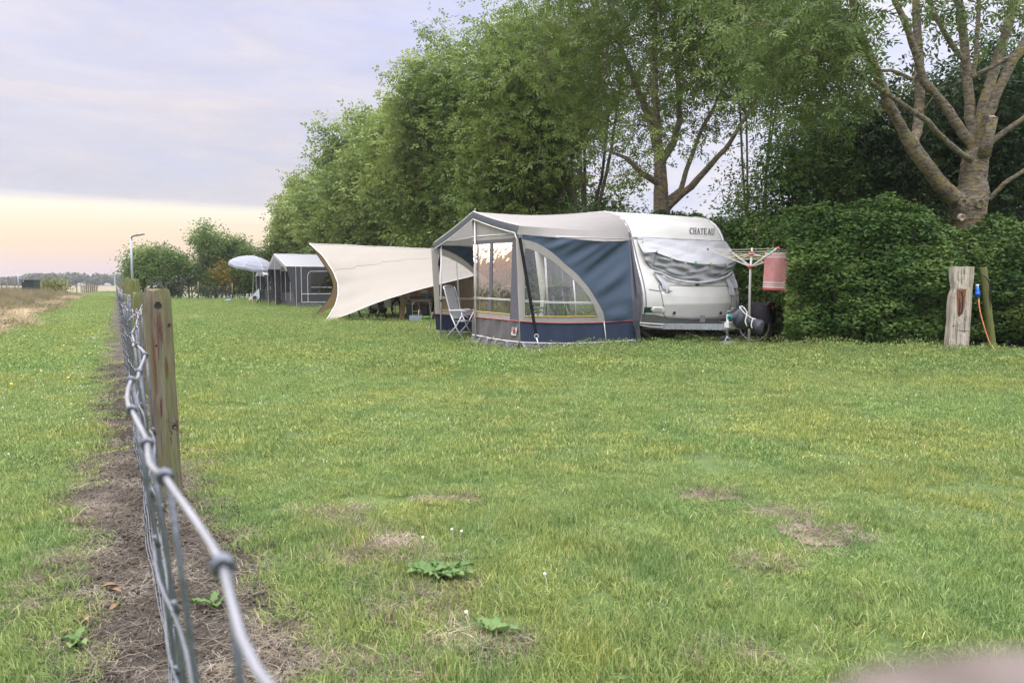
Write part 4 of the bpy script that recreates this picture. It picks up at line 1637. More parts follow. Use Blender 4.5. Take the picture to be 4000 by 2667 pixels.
m_, _ = coons(LT, LB, LLf, LRt, .004, 40, 30, lidfn); lid = m_.build("front_locker", SHELL, caravan, True)
gap = mat("panel_gap", (.10, .10, .10), .8)
front_strip(LLf, .006, .006, "seal", gap, lid, 6); front_strip(LRt, .006, .006, "seal", gap, lid, 6); front_strip(LB, .006, .006, "seal", gap, lid, 8); front_strip(LT, .006, .006, "seal", gap, lid, 8)
front_strip([(2535, 1130), (2580, 1137), (2640, 1146), (2700, 1151), (2760, 1152), (2820, 1147), (2862, 1140)], .006, .006, "crease_line", gap, caravan, 6)
for u in (2634, 2815):
    p_ = front_pt(u, 1222, .028); m_ = MB(); m_.lathe([(.0005, .012), (.030, .012), (.034, 0)], p_, 14, -e2); m_.build("lock", mat("lock_black", (.015, .015, .015), .4), lid, True)
p_ = front_pt(2722, 1112, .012); m_ = MB(); m_.blob(p_, .055, .03, .018); m_.build("grab_recess", mat("lock_black", (.015, .015, .015), .4), caravan, True)
# light units with green side flash
GREENF = mat("green_flash", (.012, .05, .04), .35)
front_patch([(2517, 1200), (2562, 1200)], [(2515, 1221), (2562, 1221)], .007, 8, 4).build("green_flash", GREENF, caravan, True)
LIT = mat("lamp_white_plastic", (.66, .66, .64), .3); LENS = mat("lamp_lens", (.55, .55, .54), .12, var=.35, vscale=60)
for (cu, cv, ru, rv) in ((2570, 1209, 28, 11), (2869, 1210, 13, 9)):
    m_, _ = coons([(cu - ru * .7, cv - rv), (cu + ru * .8, cv - rv + 1)], [(cu - ru * .7, cv + rv), (cu + ru * .8, cv + rv + 1)],
                  [(cu - ru * .7, cv - rv), (cu - ru, cv), (cu - ru * .7, cv + rv)], [(cu + ru * .8, cv - rv + 1), (cu + ru, cv), (cu + ru * .8, cv + rv + 1)], .012, 12, 8, lambda s_, t: .016 * min(1, min(s_, 1 - s_, t, 1 - t) / .15))
    hl = m_.build("position_lamp", LIT, caravan, True)
    m_, _ = coons([(cu - ru * .35, cv - rv * .6), (cu + ru * .5, cv - rv * .55)], [(cu - ru * .35, cv + rv * .6), (cu + ru * .5, cv + rv * .6)],
                  [(cu - ru * .35, cv - rv * .6), (cu - ru * .55, cv), (cu - ru * .35, cv + rv * .6)], [(cu + ru * .5, cv - rv * .55), (cu + ru * .65, cv), (cu + ru * .5, cv + rv * .6)], .032, 8, 6)
    m_.build("lens", LENS, hl, True)
# cover rail under the name
front_strip([(2475, 926), (2600, 931), (2720, 937), (2830, 942)], .014, .012, "cover_rail", CHROME)

# lettering
TXT = mat("letter_black", (.02, .02, .022), .4)
GL = {  # strokes on a 10 x 14 grid: thick verticals, thin horizontals, serifs
    'C': ('arc', 10), 'H': [((2, 0), (2, 14), 2.2), ((8.6, 0), (8.6, 14), 2.2), ((2, 7), (8.6, 7), 1.2), ((0, 0), (4, 0), 1.2), ((0, 14), (4, 14), 1.2), ((6.6, 0), (10.6, 0), 1.2), ((6.6, 14), (10.6, 14), 1.2)],
    'A': [((1.2, 0), (5.2, 14), 1.5), ((5.4, 14), (9.4, 0), 2.3), ((2.6, 5), (7.6, 5), 1.2), ((-.4, 0), (3, 0), 1.2), ((7.2, 0), (11.2, 0), 1.2)],
    'T': [((5, 0), (5, 14), 2.3), ((0, 13.6), (10, 13.6), 1.0), ((0, 11), (0, 14), .8), ((10, 11), (10, 14), .8), ((3, 0), (7, 0), 1.2)],
    'E': [((2, 0), (2, 14), 2.3), ((0, 0), (8.6, 0), 1.2), ((0, 14), (8.4, 14), 1.2), ((2, 7.2), (6.4, 7.2), 1.2), ((8.6, 0), (8.9, 3.2), .8), ((8.4, 14), (8.4, 11), .8), ((6.4, 5.8), (6.4, 8.6), .7)],
    'U': [((2, 4), (2, 14), 2.2), ((8.8, 4), (8.8, 14), 1.8), ((2, 4), (3.4, 1), 2.1), ((3.4, 1), (5.6, 0), 1.6), ((5.6, 0), (7.8, 1.2), 1.3), ((7.8, 1.2), (8.8, 4), 1.8), ((0, 14), (4, 14), 1.2), ((7, 14), (10.6, 14), 1.2)]}
u0, u1 = 2694, 2791
word = "CHATEAU"; adv = (u1 - u0) / (len(word) * 12.2 - 1.5)
for i, ch in enumerate(word):
    st = GL[ch]
    if st[0] == 'arc':
        pts_ = [(5.6 + 4.6 * math.cos(a), 7 + 7 * math.sin(a)) for a in [R(40 + k * 28) for k in range(11)]]
        st = [(pts_[k], pts_[k + 1], 1.0 + 1.5 * max(0, math.sin(math.pi * (k + .5) / 10))) for k in range(10)] + [((9.6, 9.5), (9.6, 13.5), 1.2)]
    m_ = MB()
    for (a, b_, w_) in st:
        a = Vector((*a, 0)); b_ = Vector((*b_, 0)); d = (b_ - a).normalized(); n_ = Vector((-d.y, d.x, 0)) * w_ / 2
        k = w_ * .15; a2 = a - d * k; b2 = b_ + d * k
        cor = []
        for p in (a2 - n_, b2 - n_, b2 + n_, a2 + n_):
            x_ = u0 + (i * 12.2 + p.x) * adv
            base = 912.5 + (x_ - u0) * .045
            cor.append(front_pt(x_, base - p.y * 22.5 / 14, .012 + .0004 * (w_ > 1.5)))
        m_.add(cor, [(0, 1, 2, 3)])
    m_.build("letter", TXT, caravan)

# drawbar
hitch = W(CWID / 2, -1.30, .40)
m_ = MB()
for a in (.28, CWID - .28):
    m_.bar(W(a, .35, .355), W(CWID / 2 + (-.04 if a < 1 else .04), -1.05, .38), .045, .115)
m_.bar(W(CWID / 2, -1.0, .39), hitch, .09, .09); m_.build("drawbar", steelg, caravan)
m_ = MB(); m_.bar(hitch + Vector((0, 0, .02)), hitch - e2 * .22 + Vector((0, 0, .03)), .10, .10)
m_.tube([hitch + Vector((0, 0, .05)), hitch - e2 * .12 + Vector((0, 0, .16)), hitch + e2 * .12 + Vector((0, 0, .20))], .018, 8); m_.build("coupling", mat("coupling_black", (.03, .03, .035), .5), caravan, True)
m_ = MB(); a_ = P(2675, 1263, W(1.2, -.15).y); b__ = P(2812, 1264, W(1.2, -.5).y)
m_.bar(P(2676, 1264, W(.9, -.35).y), P(2812, 1262, W(1.9, -.35).y), .09, .055); m_.build("step_board", mat("dark_plastic", (.05, .052, .055), .55), caravan)
m_ = MB(); m_.box(P(2744, 1248, W(1.3, -.18).y), (.075, .07, .17), (e1, e2, Z)); m_.build("bracket", steelg, caravan)
# jockey wheel
jw = W(CWID / 2 - .14, -1.02, 0)
m_ = MB(); m_.tube([jw + Vector((.03, 0, .10)), jw + Vector((.03, 0, .62))], .026, 10); m_.tube([jw + Vector((.03, 0, .62)), jw + Vector((.03, 0, .68)), jw + Vector((.10, 0, .69))], .009, 6)
m_.bar(jw + Vector((-.03, -.045, .03)), jw + Vector((.05, -.05, .20)), .03, .09); js = m_.build("jockey_stand", steelg, caravan, True)
m_ = MB(); m_.lathe([(.03, -.035), (.085, -.04), (.105, -.02), (.105, .02), (.085, .04), (.03, .035)], jw + Vector((-.03, 0, .105)), 20, Vector((.55, .8, 0))); m_.build("jockey_wheel", tyre, caravan, True)
m_ = MB(); m_.box(jw + Vector((0, -.13, .075)), (.23, .04, .10), (Vector((1, -.12, .12)).normalized(), Vector((0, 1, 0)), Z)); m_.build("wheel_fork", steelg, caravan)
# hanging power lead under the drawbar
m_ = MB(); q = [P(u, v, 13.9) for u, v in ((2826, 1292), (2850, 1308), (2880, 1318), (2905, 1312), (2912, 1300))]
m_.tube(q, .012, 8); m_.build("towing_lead", mat("black_rubber", (.02, .02, .022), .5), caravan, True)

# ---- silver cover hung over the front window, lower half turned up and pegged
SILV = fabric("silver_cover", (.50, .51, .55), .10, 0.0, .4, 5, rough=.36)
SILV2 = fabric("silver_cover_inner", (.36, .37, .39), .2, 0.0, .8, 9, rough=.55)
cover = empty("window_cover", tuple(front_pt(2680, 1000)), "crumpled silver insulating cover pegged over the caravan's front window", "window cover")
UT = [(2489, 927), (2600, 932), (2720, 938), (2836, 943)]
UB = [(2520, 1000), (2560, 985), (2600, 1000), (2650, 1020), (2720, 1030), (2800, 1033), (2850, 1030), (2872, 1018)]
UL = [(2489, 927), (2492, 945), (2505, 965), (2513, 985), (2520, 1000)]
UR = [(2836, 943), (2848, 962), (2864, 985), (2873, 1005), (2872, 1018)]


def crump(k1, amp):
    def f(s_, t):
        return amp * (math.sin(s_ * 22 + t * 9 * k1) * .5 + math.sin(s_ * 9 - t * 13 + k1) * .6 + math.sin(s_ * 41 + t * 23) * .22)
    return f


# the flap stands off the window towards its lower edge
m_, rU = coons(UT, [(2513, 985), (2560, 985), (2600, 1000), (2650, 1018), (2720, 1030), (2800, 1033), (2850, 1030), (2872, 1018)],
               [(2489, 927), (2492, 945), (2503, 968), (2513, 985)], UR, .02, 44, 26, lambda s_, t: .20 * t ** 1.3 * (math.sin(math.pi * min(1, max(0, s_ * .9 + .08))) ** .5) + crump(1, .008 + .006 * t)(s_, t))
m_.build("cover_flap", SILV, cover, True)
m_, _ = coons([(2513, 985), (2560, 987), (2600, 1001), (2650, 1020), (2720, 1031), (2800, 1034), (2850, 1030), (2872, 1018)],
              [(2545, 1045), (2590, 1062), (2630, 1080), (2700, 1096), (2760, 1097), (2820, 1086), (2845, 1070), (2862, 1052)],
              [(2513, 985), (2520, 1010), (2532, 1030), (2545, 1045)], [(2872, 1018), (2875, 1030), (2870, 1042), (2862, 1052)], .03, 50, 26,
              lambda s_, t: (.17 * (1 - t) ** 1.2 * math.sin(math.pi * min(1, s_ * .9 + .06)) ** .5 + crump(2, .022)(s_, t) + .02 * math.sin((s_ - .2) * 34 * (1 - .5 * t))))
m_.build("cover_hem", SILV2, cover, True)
# rolled bottom edge and its loose ends
q = [front_pt(u, v, .07) for u, v in resample([(2555, 1060), (2585, 1068), (2620, 1088), (2680, 1103), (2740, 1104), (2800, 1094), (2840, 1080), (2858, 1066)], 30)]
m_ = MB(); m_.tube(q, [.016 + .014 * abs(math.sin(i * .8)) for i in range(30)], 8); m_.build("rolled_edge", SILV, cover, True)
for px in ([(2570, 1068), (2590, 1100), (2600, 1130), (2622, 1138)], [(2560, 1062), (2580, 1090), (2605, 1120), (2610, 1140)], [(2840, 1078), (2850, 1110), (2858, 1140), (2862, 1152)], [(2850, 1066), (2868, 1100), (2874, 1125)]):
    q = [front_pt(u, v, .045) for u, v in resample(px, 10)]
    m_ = MB(); rows = []
    for i, p in enumerate(q):
        w_ = .035 + .035 * math.sin(i / 9 * 2.6)
        rows.append([p - e1 * w_ + e2 * .02 * math.sin(i), p - e1 * w_ * .3 - e2 * .02, p + e1 * w_ * .3 + e2 * .015, p + e1 * w_ - e2 * .01])
    m_.grid(rows); m_.build("loose_end", SILV, cover, True)
peg_cols = {"yellow": (.65, .5, .08), "white": (.7, .7, .68), "green": (.05, .42, .18), "black": (.02, .02, .02)}
for i, (u, v, c_, lab) in enumerate([(2510, 948, "yellow", "yellow peg at the top left corner of the silver cover"), (2622, 1009, "white", "white peg on the silver cover, leftmost of the two white ones mid-fold"),
                                     (2676, 1025, "white", "white peg on the fold of the silver cover, left of its green peg"), (2718, 1027, "green", "green peg in the middle of the silver cover's fold"),
                                     (2778, 1032, "yellow", "yellow peg low on the right of the silver cover's fold"), (2840, 1031, "white", "white peg at the right end of the silver cover's fold")]):
    p_ = front_pt(u, v, .24 if i else .05); m_ = MB()
    m_.bar(p_ + Z * .03 - e1 * .02, p_ - Z * .03 + e1 * .015, .014, .010); m_.bar(p_ + Z * .03 + e1 * .01, p_ - Z * .03 + e1 * .02, .014, .010, mi=0)
    o = m_.build("clothes_peg", mat("peg_" + c_, peg_cols[c_], .4)); tag(o, lab, "clothes peg", "pegs on the silver window cover")
q = [front_pt(u, v, .17) for u, v in ((2567, 983), (2562, 1000), (2556, 1020), (2552, 1035))]
m_ = MB(); m_.tube(q, .006, 5); m_.tube([front_pt(2560, 990, .2), front_pt(2568, 980, .2)], .010, 5); m_.build("tie_cord", mat("black_rubber", (.02, .02, .022), .5), cover, True)
m_ = MB(); m_.poly([front_pt(u, v, .0035) for u, v in ((2512, 975), (2533, 1005), (2540, 1040), (2525, 1025))]); m_.build("window_glass", mat("dark_acrylic", (.01, .01, .012), .1), caravan)

# hitch wrapped in a dark cover, tied with white cord
hc = fabric("hitch_cover", (.055, .062, .078), .25, 0, .5, 14, rough=.42)
hcov = empty("hitch_cover", tuple(hitch), "dark blue-grey tarpaulin bundle tied with white cord over the caravan's coupling", "tarpaulin")
HY = hitch.y - .12
top_px = [(2852, 1228), (2872, 1215), (2893, 1198), (2900, 1200), (2912, 1218), (2930, 1238), (2950, 1245), (2972, 1248), (2985, 1254)]
bot_px = [(2856, 1245), (2866, 1268), (2880, 1283), (2900, 1284), (2920, 1282), (2936, 1286), (2952, 1302), (2972, 1308), (2982, 1285)]
T_ = resample(top_px, 30); B_ = resample(bot_px, 30); rows = []
for k in range(20):
    a = k / 20 * 2 * math.pi; row = []
    for i in range(30):
        c_ = ((T_[i][0] + B_[i][0]) / 2, (T_[i][1] + B_[i][1]) / 2); h_ = (1 + math.cos(a)) / 2
        u = B_[i][0] + (T_[i][0] - B_[i][0]) * h_; v = B_[i][1] + (T_[i][1] - B_[i][1]) * h_
        dep = .17 * math.sin(math.pi * min(1, max(.04, (i + .5) / 30))) ** .5
        wr = .018 * math.sin(i * .9 + a * 3) + .012 * math.sin(i * 1.7 - a * 5)
        row.append(P(u, v, HY - math.sin(a) * (dep + wr)) )
    rows.append(row)
rows.append(rows[0])
m_ = MB(); m_.grid(rows); m_.build("tarpaulin", hc, hcov, True)
wc = mat("white_cord", (.72, .71, .68), .7)
for px in ([(2888, 1200), (2900, 1215), (2918, 1232), (2940, 1244), (2952, 1246)], [(2904, 1200), (2914, 1212), (2920, 1222), (2914, 1240), (2910, 1258), (2918, 1274)], [(2942, 1243), (2936, 1258), (2934, 1272), (2938, 1282)], [(2888, 1198), (2902, 1197)]):
    m_ = MB(); m_.tube([P(u, v, HY - .20) for u, v in resample(px, 8)], .010, 6); m_.build("cord", wc, hcov, True)
m_ = MB()
for k in range(4): m_.tube([P(2843 + 3 * k, 1248 - k * 2, HY - .1), P(2842 + k * 3, 1234 - k, HY - .12), P(2850 + k * 2, 1228 + k, HY - .12), P(2857, 1236 + k * 2, HY - .12), P(2853, 1250, HY - .1)], .010, 5)
tag(m_.build("turquoise_rope", mat("turquoise_rope", (.03, .33, .32), .6), None, True), "tangle of turquoise rope on the caravan's drawbar", "rope")
m_ = MB(); m_.box(P(2850, 1268, hitch.y), (.16, .10, .10), (e1, e2, Z)); tag(m_.build("gas_box", mat("white_plastic", (.75, .75, .73), .4)), "small white plastic box on the drawbar below the turquoise rope", "box")
# planks and blocks under the body
for i, (u, v, w_, h_) in enumerate(((2680, 1322, .55, .05), (2690, 1328, .4, .04), (2620, 1318, .3, .06))):
    m_ = MB(); c_ = P(u, v, 15.2); m_.box((c_.x, c_.y, max(.03, c_.z)), (w_, .2, h_)); tag(m_.build("plank", POSTW), ["longer plank lying in the dark under the caravan", "shorter plank just below the longer one under the caravan", "short block under the caravan near the awning skirt"][i], "plank")
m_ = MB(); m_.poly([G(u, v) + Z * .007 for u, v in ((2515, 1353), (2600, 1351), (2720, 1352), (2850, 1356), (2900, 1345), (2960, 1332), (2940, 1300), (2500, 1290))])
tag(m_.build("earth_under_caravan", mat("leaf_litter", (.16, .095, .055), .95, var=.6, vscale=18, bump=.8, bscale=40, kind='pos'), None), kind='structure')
# ------------------------------------------------------------------ blue-grey awning
NAVY = fabric("awning_navy", (.066, .098, .145), .15, .06, .25, 4)
NAVY_LOW = fabric("awning_navy_low", (.036, .052, .095), .15, .04, .35, 6)
BEIGE = fabric("awning_beige", (.42, .40, .38), .06, .25, .25, 5)
ROOFC = fabric("awning_roof", (.415, .395, .385), .07, .30, .22, 3)
PURP = fabric("awning_slate", (.125, .125, .155), .1, .1, .3, 6)
LOWP = fabric("awning_brown_grey", (.145, .135, .145), .15, .08, .5, 8)
SKIRT = fabric("mud_skirt", (.135, .130, .150), .25, .1, .9, 7)
PIPW = mat("white_piping", (.66, .65, .66), .5)
PIPR = mat("red_piping", (.45, .09, .08), .6)
PIPY = mat("yellow_piping", (.55, .36, .08), .6)


def film(name, warp=.35, tint=(.93, .95, .97), refl=.06, sc=5.5):
    """clear vinyl: see-through, wavy, shiny"""
    m, nt, b = new_mat(name)
    L = nt.links.new
    tr = nt.nodes.new('ShaderNodeBsdfTransparent'); tr.inputs[0].default_value = (*tint, 1)
    gl = nt.nodes.new('ShaderNodeBsdfGlossy'); gl.inputs['Roughness'].default_value = .04
    fr = nt.nodes.new('ShaderNodeFresnel'); fr.inputs[0].default_value = 1.55
    c = coords(nt, (1, 1, .55), 'obj')
    bn = nt.nodes.new('ShaderNodeBump'); bn.inputs['Strength'].default_value = warp; bn.inputs['Distance'].default_value = .02
    n1 = noise(nt, c, sc, 3, .55, 2.0)
    L(n1, bn.inputs['Height']); L(bn.outputs[0], gl.inputs['Normal']); L(bn.outputs[0], fr.inputs['Normal'])
    mp = nt.nodes.new('ShaderNodeMath'); mp.operation = 'MULTIPLY_ADD'; mp.inputs[1].default_value = 1.9; mp.inputs[2].default_value = refl; mp.use_clamp = True
    L(fr.outputs[0], mp.inputs[0])
    ms = nt.nodes.new('ShaderNodeMixShader'); L(mp.outputs[0], ms.inputs[0]); L(tr.outputs[0], ms.inputs[1]); L(gl.outputs[0], ms.inputs[2])
    L(ms.outputs[0], nt.nodes['Material Output'].inputs[0])
    return m


FILM = film("clear_vinyl", .28)
FILM_F = film("clear_vinyl_front", .20, (.62, .60, .58), .22, 3.0)

awn = empty("caravan_awning", tuple(W(-AD / 2, AW / 2)), "blue and light-grey caravan awning with an arched clear window and an open gabled front", "awning")


def z1(x, y):  # zoomed crop coordinates -> photo pixels
    return 1600 + x / 2.352, 780 + y / 2.352


def side_line(pts, off=0.0, n=None):
    px = [z1(*p) for p in pts]
    if n: px = resample(px, n)
    return [SP(u, v, off) for u, v in px]


def loft(La, Lb, n=30, m=30, fn=None, nrm=None):
    """surface between two 3D polylines"""
    def rs(Lx, k):
        acc = [0]
        for a, b_ in zip(Lx[:-1], Lx[1:]): acc.append(acc[-1] + (b_ - a).length)
        out = []
        for i in range(k):
            t = acc[-1] * i / (k - 1); j = 0
            while j < len(acc) - 2 and acc[j + 1] < t: j += 1
            f_ = (t - acc[j]) / max(1e-9, acc[j + 1] - acc[j]); out.append(Lx[j] + (Lx[j + 1] - Lx[j]) * f_)
        return out
    A = rs(La, n); B = rs(Lb, n); rows = []
    for i in range(m):
        t = i / (m - 1)
        rows.append([A[j] + (B[j] - A[j]) * t + (nrm * fn(j / (n - 1), t) if fn else Vector()) for j in range(n)])
    m_ = MB(); m_.grid(rows); return m_, rows


ARCH_O = [(1035, 365), (1100, 378), (1170, 402), (1240, 440), (1300, 480), (1365, 535), (1420, 590), (1490, 645), (1540, 690), (1600, 760), (1650, 820), (1700, 900), (1745, 975), (1775, 1035), (1785, 1070), (1786, 1122)]
ARCH_I = [(1055, 440), (1130, 465), (1185, 492), (1240, 522), (1300, 560), (1360, 608), (1430, 670), (1510, 742), (1560, 790), (1605, 845), (1650, 905), (1690, 975), (1720, 1068)]


def side_wall(y_off, outward, parent):
    """one long side of the awning; outward = +1 faces the camera"""
    parts = []
    sh = e2 * y_off
    mir = lambda p: p + sh
    def B(name, m_, mt, sm=True, par=parent):
        m_.v = [tuple(Vector(v) + sh) for v in m_.v]
        o = m_.build(name, mt, par, sm); parts.append(o); return o
    nr = -e2
    # navy gusset with folds running from the caravan corner
    top = side_line([(1035, 322), (1200, 335), (1400, 352), (1600, 372), (1800, 382), (1950, 380), (2015, 374)])
    right = side_line([(2015, 374), (2030, 600), (2042, 900), (2050, 1108)])
    arch = side_line(ARCH_O)
    A = arch; Bl = top[::1] + right[1:]
    cor = SP(*z1(2015, 374))
    def folds(s_, t):
        # amplitude grows away from the edges
        a = s_ * 26
        return .030 * math.sin(math.pi * t) * (math.sin(a * 1.0 + 1.2) + .5 * math.sin(a * 2.3)) * min(1, s_ * 4)
    m_, _ = loft(A, Bl, 90, 26, folds, nr)
    B("navy_gusset", m_, NAVY)
    # grey strip beside the caravan
    m_, _ = loft(side_line([(2015, 374), (2030, 600), (2042, 900), (2050, 1108)]), side_line([(2032, 385), (2085, 700), (2118, 960), (2100, 1110)]), 20, 6, lambda s_, t: .02 * math.sin(t * 9), nr)
    B("grey_strip", m_, PURP)
    # beige arch band
    m_, _ = loft(side_line(ARCH_O), side_line(ARCH_I + [(1720, 1068), (1721, 1122)][:1] + [(1722, 1122)]), 50, 5, lambda s_, t: .012 + .004 * math.sin(s_ * 70) * t, nr)
    B("arch_band", m_, BEIGE)
    # corner band beside the pole, and the sill band
    m_, _ = loft(side_line([(975, 355), (985, 600), (1000, 900), (1008, 1118)]), side_line([(1055, 370), (1055, 600), (1058, 900), (1062, 1120)]), 14, 4, lambda s_, t: .002, nr)
    B("corner_band", m_, BEIGE)
    m_, _ = loft(side_line([(1060, 1070), (1400, 1074), (1724, 1070)]), side_line([(1060, 1121), (1400, 1135), (1724, 1128)]), 40, 4, lambda s_, t: .006 + .005 * math.sin(s_ * 60), nr)
    B("sill_band", m_, BEIGE)
    # vinyl
    pts = side_line(ARCH_I, -.002) + side_line([(1058, 1072)], -.002)
    m_, _ = loft(side_line(ARCH_I), side_line([(1055, 442), (1057, 700), (1058, 1072), (1300, 1074), (1722, 1068)]), 40, 30)
    fo = B("window_film", m_, FILM, True)
    # sewn lattice
    m_ = MB()
    for pts in ([(1240, 525), (1255, 800), (1272, 1072)], [(1250, 530), (1264, 800), (1281, 1072)], [(1500, 735), (1515, 900), (1525, 1072)], [(1508, 742), (1522, 900), (1532, 1072)]):
        m_.tube(side_line(pts, -.008), .006, 5)
    for dy in (0, 12):
        m_.tube(side_line([(1058, 925 + dy), (1280, 936 + dy), (1500, 940 + dy), (1690, 942 + dy)], -.008), .006, 5)
    B("lattice", m_, PIPW, True)
    # yellow and red piping
    m_ = MB(); m_.tube(side_line([(1060, 1070), (1400, 1075), (1724, 1069)], -.014), .009, 5); B("yellow_piping", m_, PIPY)
    m_ = MB(); m_.tube(side_line([(1012, 1116), (1150, 1126), (1400, 1134), (1700, 1130), (1850, 1122), (2050, 1108)], -.016, 24), .008, 5); B("red_piping", m_, PIPR)
    m_ = MB(); m_.tube(side_line([(1785, 1115), (1798, 1230), (1806, 1308)], -.012), .011, 6); B("seam_piping", m_, PIPW)
    # lower navy wall
    m_, _ = loft(side_line([(1012, 1118), (1150, 1127), (1400, 1136), (1700, 1131), (1850, 1123), (2054, 1109)]),
                 side_line([(1020, 1308), (1200, 1314), (1400, 1318), (1700, 1310), (1900, 1300), (2075, 1286)]), 60, 8,
                 lambda s_, t: .010 * math.sin(s_ * 50) * t + .008 * math.sin(s_ * 23) * t, nr)
    B("lower_wall", m_, NAVY_LOW)
    m_ = MB(); m_.tube(side_line([(1020, 1310), (1200, 1316), (1400, 1320), (1700, 1312), (1900, 1302), (2075, 1288)], -.010, 30), .011, 6); B("white_piping", m_, PIPW)
    # mud skirt flaring out over the grass
    sk_t = side_line([(1020, 1312), (1200, 1318), (1400, 1322), (1700, 1314), (1900, 1304), (2075, 1290)], 0, 40)
    sk_b = [p + Vector((0, 0, -p.z + .012)) - e2 * (.14 + .04 * math.sin(i * .7)) for i, p in enumerate(sk_t)]
    m_, _ = loft(sk_t, sk_b, 60, 8, lambda s_, t: .02 * math.sin(s_ * 55) * t + .012 * math.sin(s_ * 91 + t * 4), nr + Z * .5)
    B("mud_skirt", m_, SKIRT)
    # ladder pegs
    for x in (1040, 1278, 1528, 1810):
        m_ = MB(); p_ = SP(*z1(x, 1318), -.06) - e2 * .02; q_ = Vector((p_.x, p_.y, .01)) - e2 * .12
        for k in (-.014, .014): m_.bar(p_ + e1 * k, q_ + e1 * k, .005, .004)
        for k in range(5): m_.bar(p_ + (q_ - p_) * (k + .5) / 5 - e1 * .014, p_ + (q_ - p_) * (k + .5) / 5 + e1 * .014, .004, .006)
        B("peg_ladder", m_, mat("peg_ladder_grey", (.42, .42, .44), .6), False)
    return parts


side_wall(0, 1, awn)
side_wall(AW, 1, awn)

# ---- roof: gable at the front, falling to the caravan's rail
ZP = FP(1861, 829)
peak_l = loc(ZP)
ze_r = loc(FP(*z1(970, 262), .0))
ze_l = loc(FP(1724, 948))
print("awning depth", AD, "peak", peak_l, "right eave", ze_r, "left eave", ze_l, "ZTOP", ZTOP, "prof", PROF[0], PROF[-1])
PB = peak_l[1]
fr_prof = [(0.0, ze_r[2] + .02), (PB * .5, ze_r[2] + (peak_l[2] - ze_r[2]) * .44), (PB, peak_l[2]), (PB + (AW - PB) * .5, ze_l[2] + (peak_l[2] - ze_l[2]) * .47), (AW, ze_l[2])]
# where the roof meets the caravan: up the rail, along the roof, down again
zr = [(b_, z_) for z_, b_ in PROF if z_ > loc(CP(*z1(2005, 300)))[2]]
bk_prof = [(zr[0][0] + .0, zr[0][1])] + zr[1:] + [(BTOP + .8, ZTOP + .03), (AW - .6, ZTOP + .02), (AW - .2, ZTOP - .04), (AW, ZTOP - .12)]
A = [W(-AD - .06, b_, z_) for b_, z_ in fr_prof]
B_ = [W(.01, b_, z_ + .012) for b_, z_ in bk_prof]


def rs3(Lx, k):
    acc = [0]
    for a, b in zip(Lx[:-1], Lx[1:]): acc.append(acc[-1] + (b - a).length)
    out = []
    for i in range(k):
        t = acc[-1] * i / (k - 1); j = 0
        while j < len(acc) - 2 and acc[j + 1] < t: j += 1
        f_ = (t - acc[j]) / max(1e-9, acc[j + 1] - acc[j]); out.append(Lx[j] + (Lx[j + 1] - Lx[j]) * f_)
    return out


nA = 25
half = [A[0] + (A[2] - A[0]) * (i / nA) + Z * (-.02 * math.sin(math.pi * i / nA)) for i in range(nA)] + [A[2] + (A[4] - A[2]) * (i / nA) + Z * (-.02 * math.sin(math.pi * i / nA)) for i in range(nA + 1)]
n_front = 2 * nA + 1
# match the ridge with the middle of the caravan's roof line
Bk = rs3(B_, n_front)
rows = []
for i in range(26):
    t = i / 25
    rows.append([half[j] + (Bk[j] - half[j]) * t + Z * (-.055 * math.sin(math.pi * t) * (1 if 8 < j < 44 else .4) + .004 * math.sin(j * 2.3 + t * 5)) for j in range(n_front)])
m_ = MB(); m_.grid(rows)
m_.build("roof", ROOFC, awn, True)
# valance between eave and side wall
for y0, row in ((0, 0), (AW, n_front - 1)):
    ev_ = [r[row] for r in rows]
    if y0 == 0:
        low_ = [SP(*z1(*p), .0) for p in [(985, 318), (1200, 336), (1400, 353), (1600, 374), (1800, 384), (1950, 382), (2020, 376)]]
    else:
        low_ = [SP(*z1(*p), .0) + e2 * AW for p in [(985, 318), (1200, 336), (1400, 353), (1600, 374), (1800, 384), (1950, 382), (2020, 376)]]
    m2, _ = loft(ev_, low_, 40, 8, lambda s_, t: .012 * math.sin(s_ * 31) * t + .004, -e2)
    m2.build("valance", ROOFC, awn, True)
# rail-side pocket falling beside the caravan down to the ground
m2, _ = loft([SP(*z1(*p), -.01) for p in ((2010, 300), (2035, 520), (2062, 700), (2088, 850), (2105, 980), (2095, 1110))],
             [SP(*z1(*p), -.01) for p in ((2018, 302), (2060, 520), (2095, 700), (2125, 850), (2142, 980), (2120, 1140))], 20, 5, lambda s_, t: .03 * math.sin(t * 7 + s_ * 5), -e2)
m2.build("side_pad", PURP, awn, True)
m2, _ = loft([SP(*z1(*p), -.05) for p in ((2052, 1110), (2062, 1200), (2075, 1290), (2105, 1358))], [SP(*z1(*p), -.12) for p in ((2098, 1120), (2110, 1190), (2130, 1280), (2168, 1345))], 16, 6, lambda s_, t: .03 * math.sin(t * 8 + s_ * 3), -e2)
m2.build("side_pad", PURP, awn, True)

# fascia along the gable
FASC = fabric("fascia_slate", (.105, .115, .135), .1, .05, .2, 6)
fl_ = [p + e1 * -.012 for p in half]
lowf = []
for j, p in enumerate(half):
    b_ = loc(p)[1]; dz = .135 if b_ > .12 else .24
    lowf.append(p + e1 * .0 - Z * dz)
m2, _ = loft(fl_, lowf, 50, 4, lambda s_, t: -.01 * math.sin(t * 3), e1); m2.build("fascia", FASC, awn, True)
m2 = MB(); m2.tube([p - e1 * .014 for p in lowf], .009, 5); m2.tube([p + Z * .012 - e1 * .006 for p in half], .009, 5); m2.build("fascia_piping", PIPW, awn, True)

# ---- front: right half closed by a panel, left half open
def front_line(pts, off=0.0, n=None):
    px = [z1(*p) for p in pts]
    if n: px = resample(px, n)
    return [FP(u, v, off) for u, v in px]


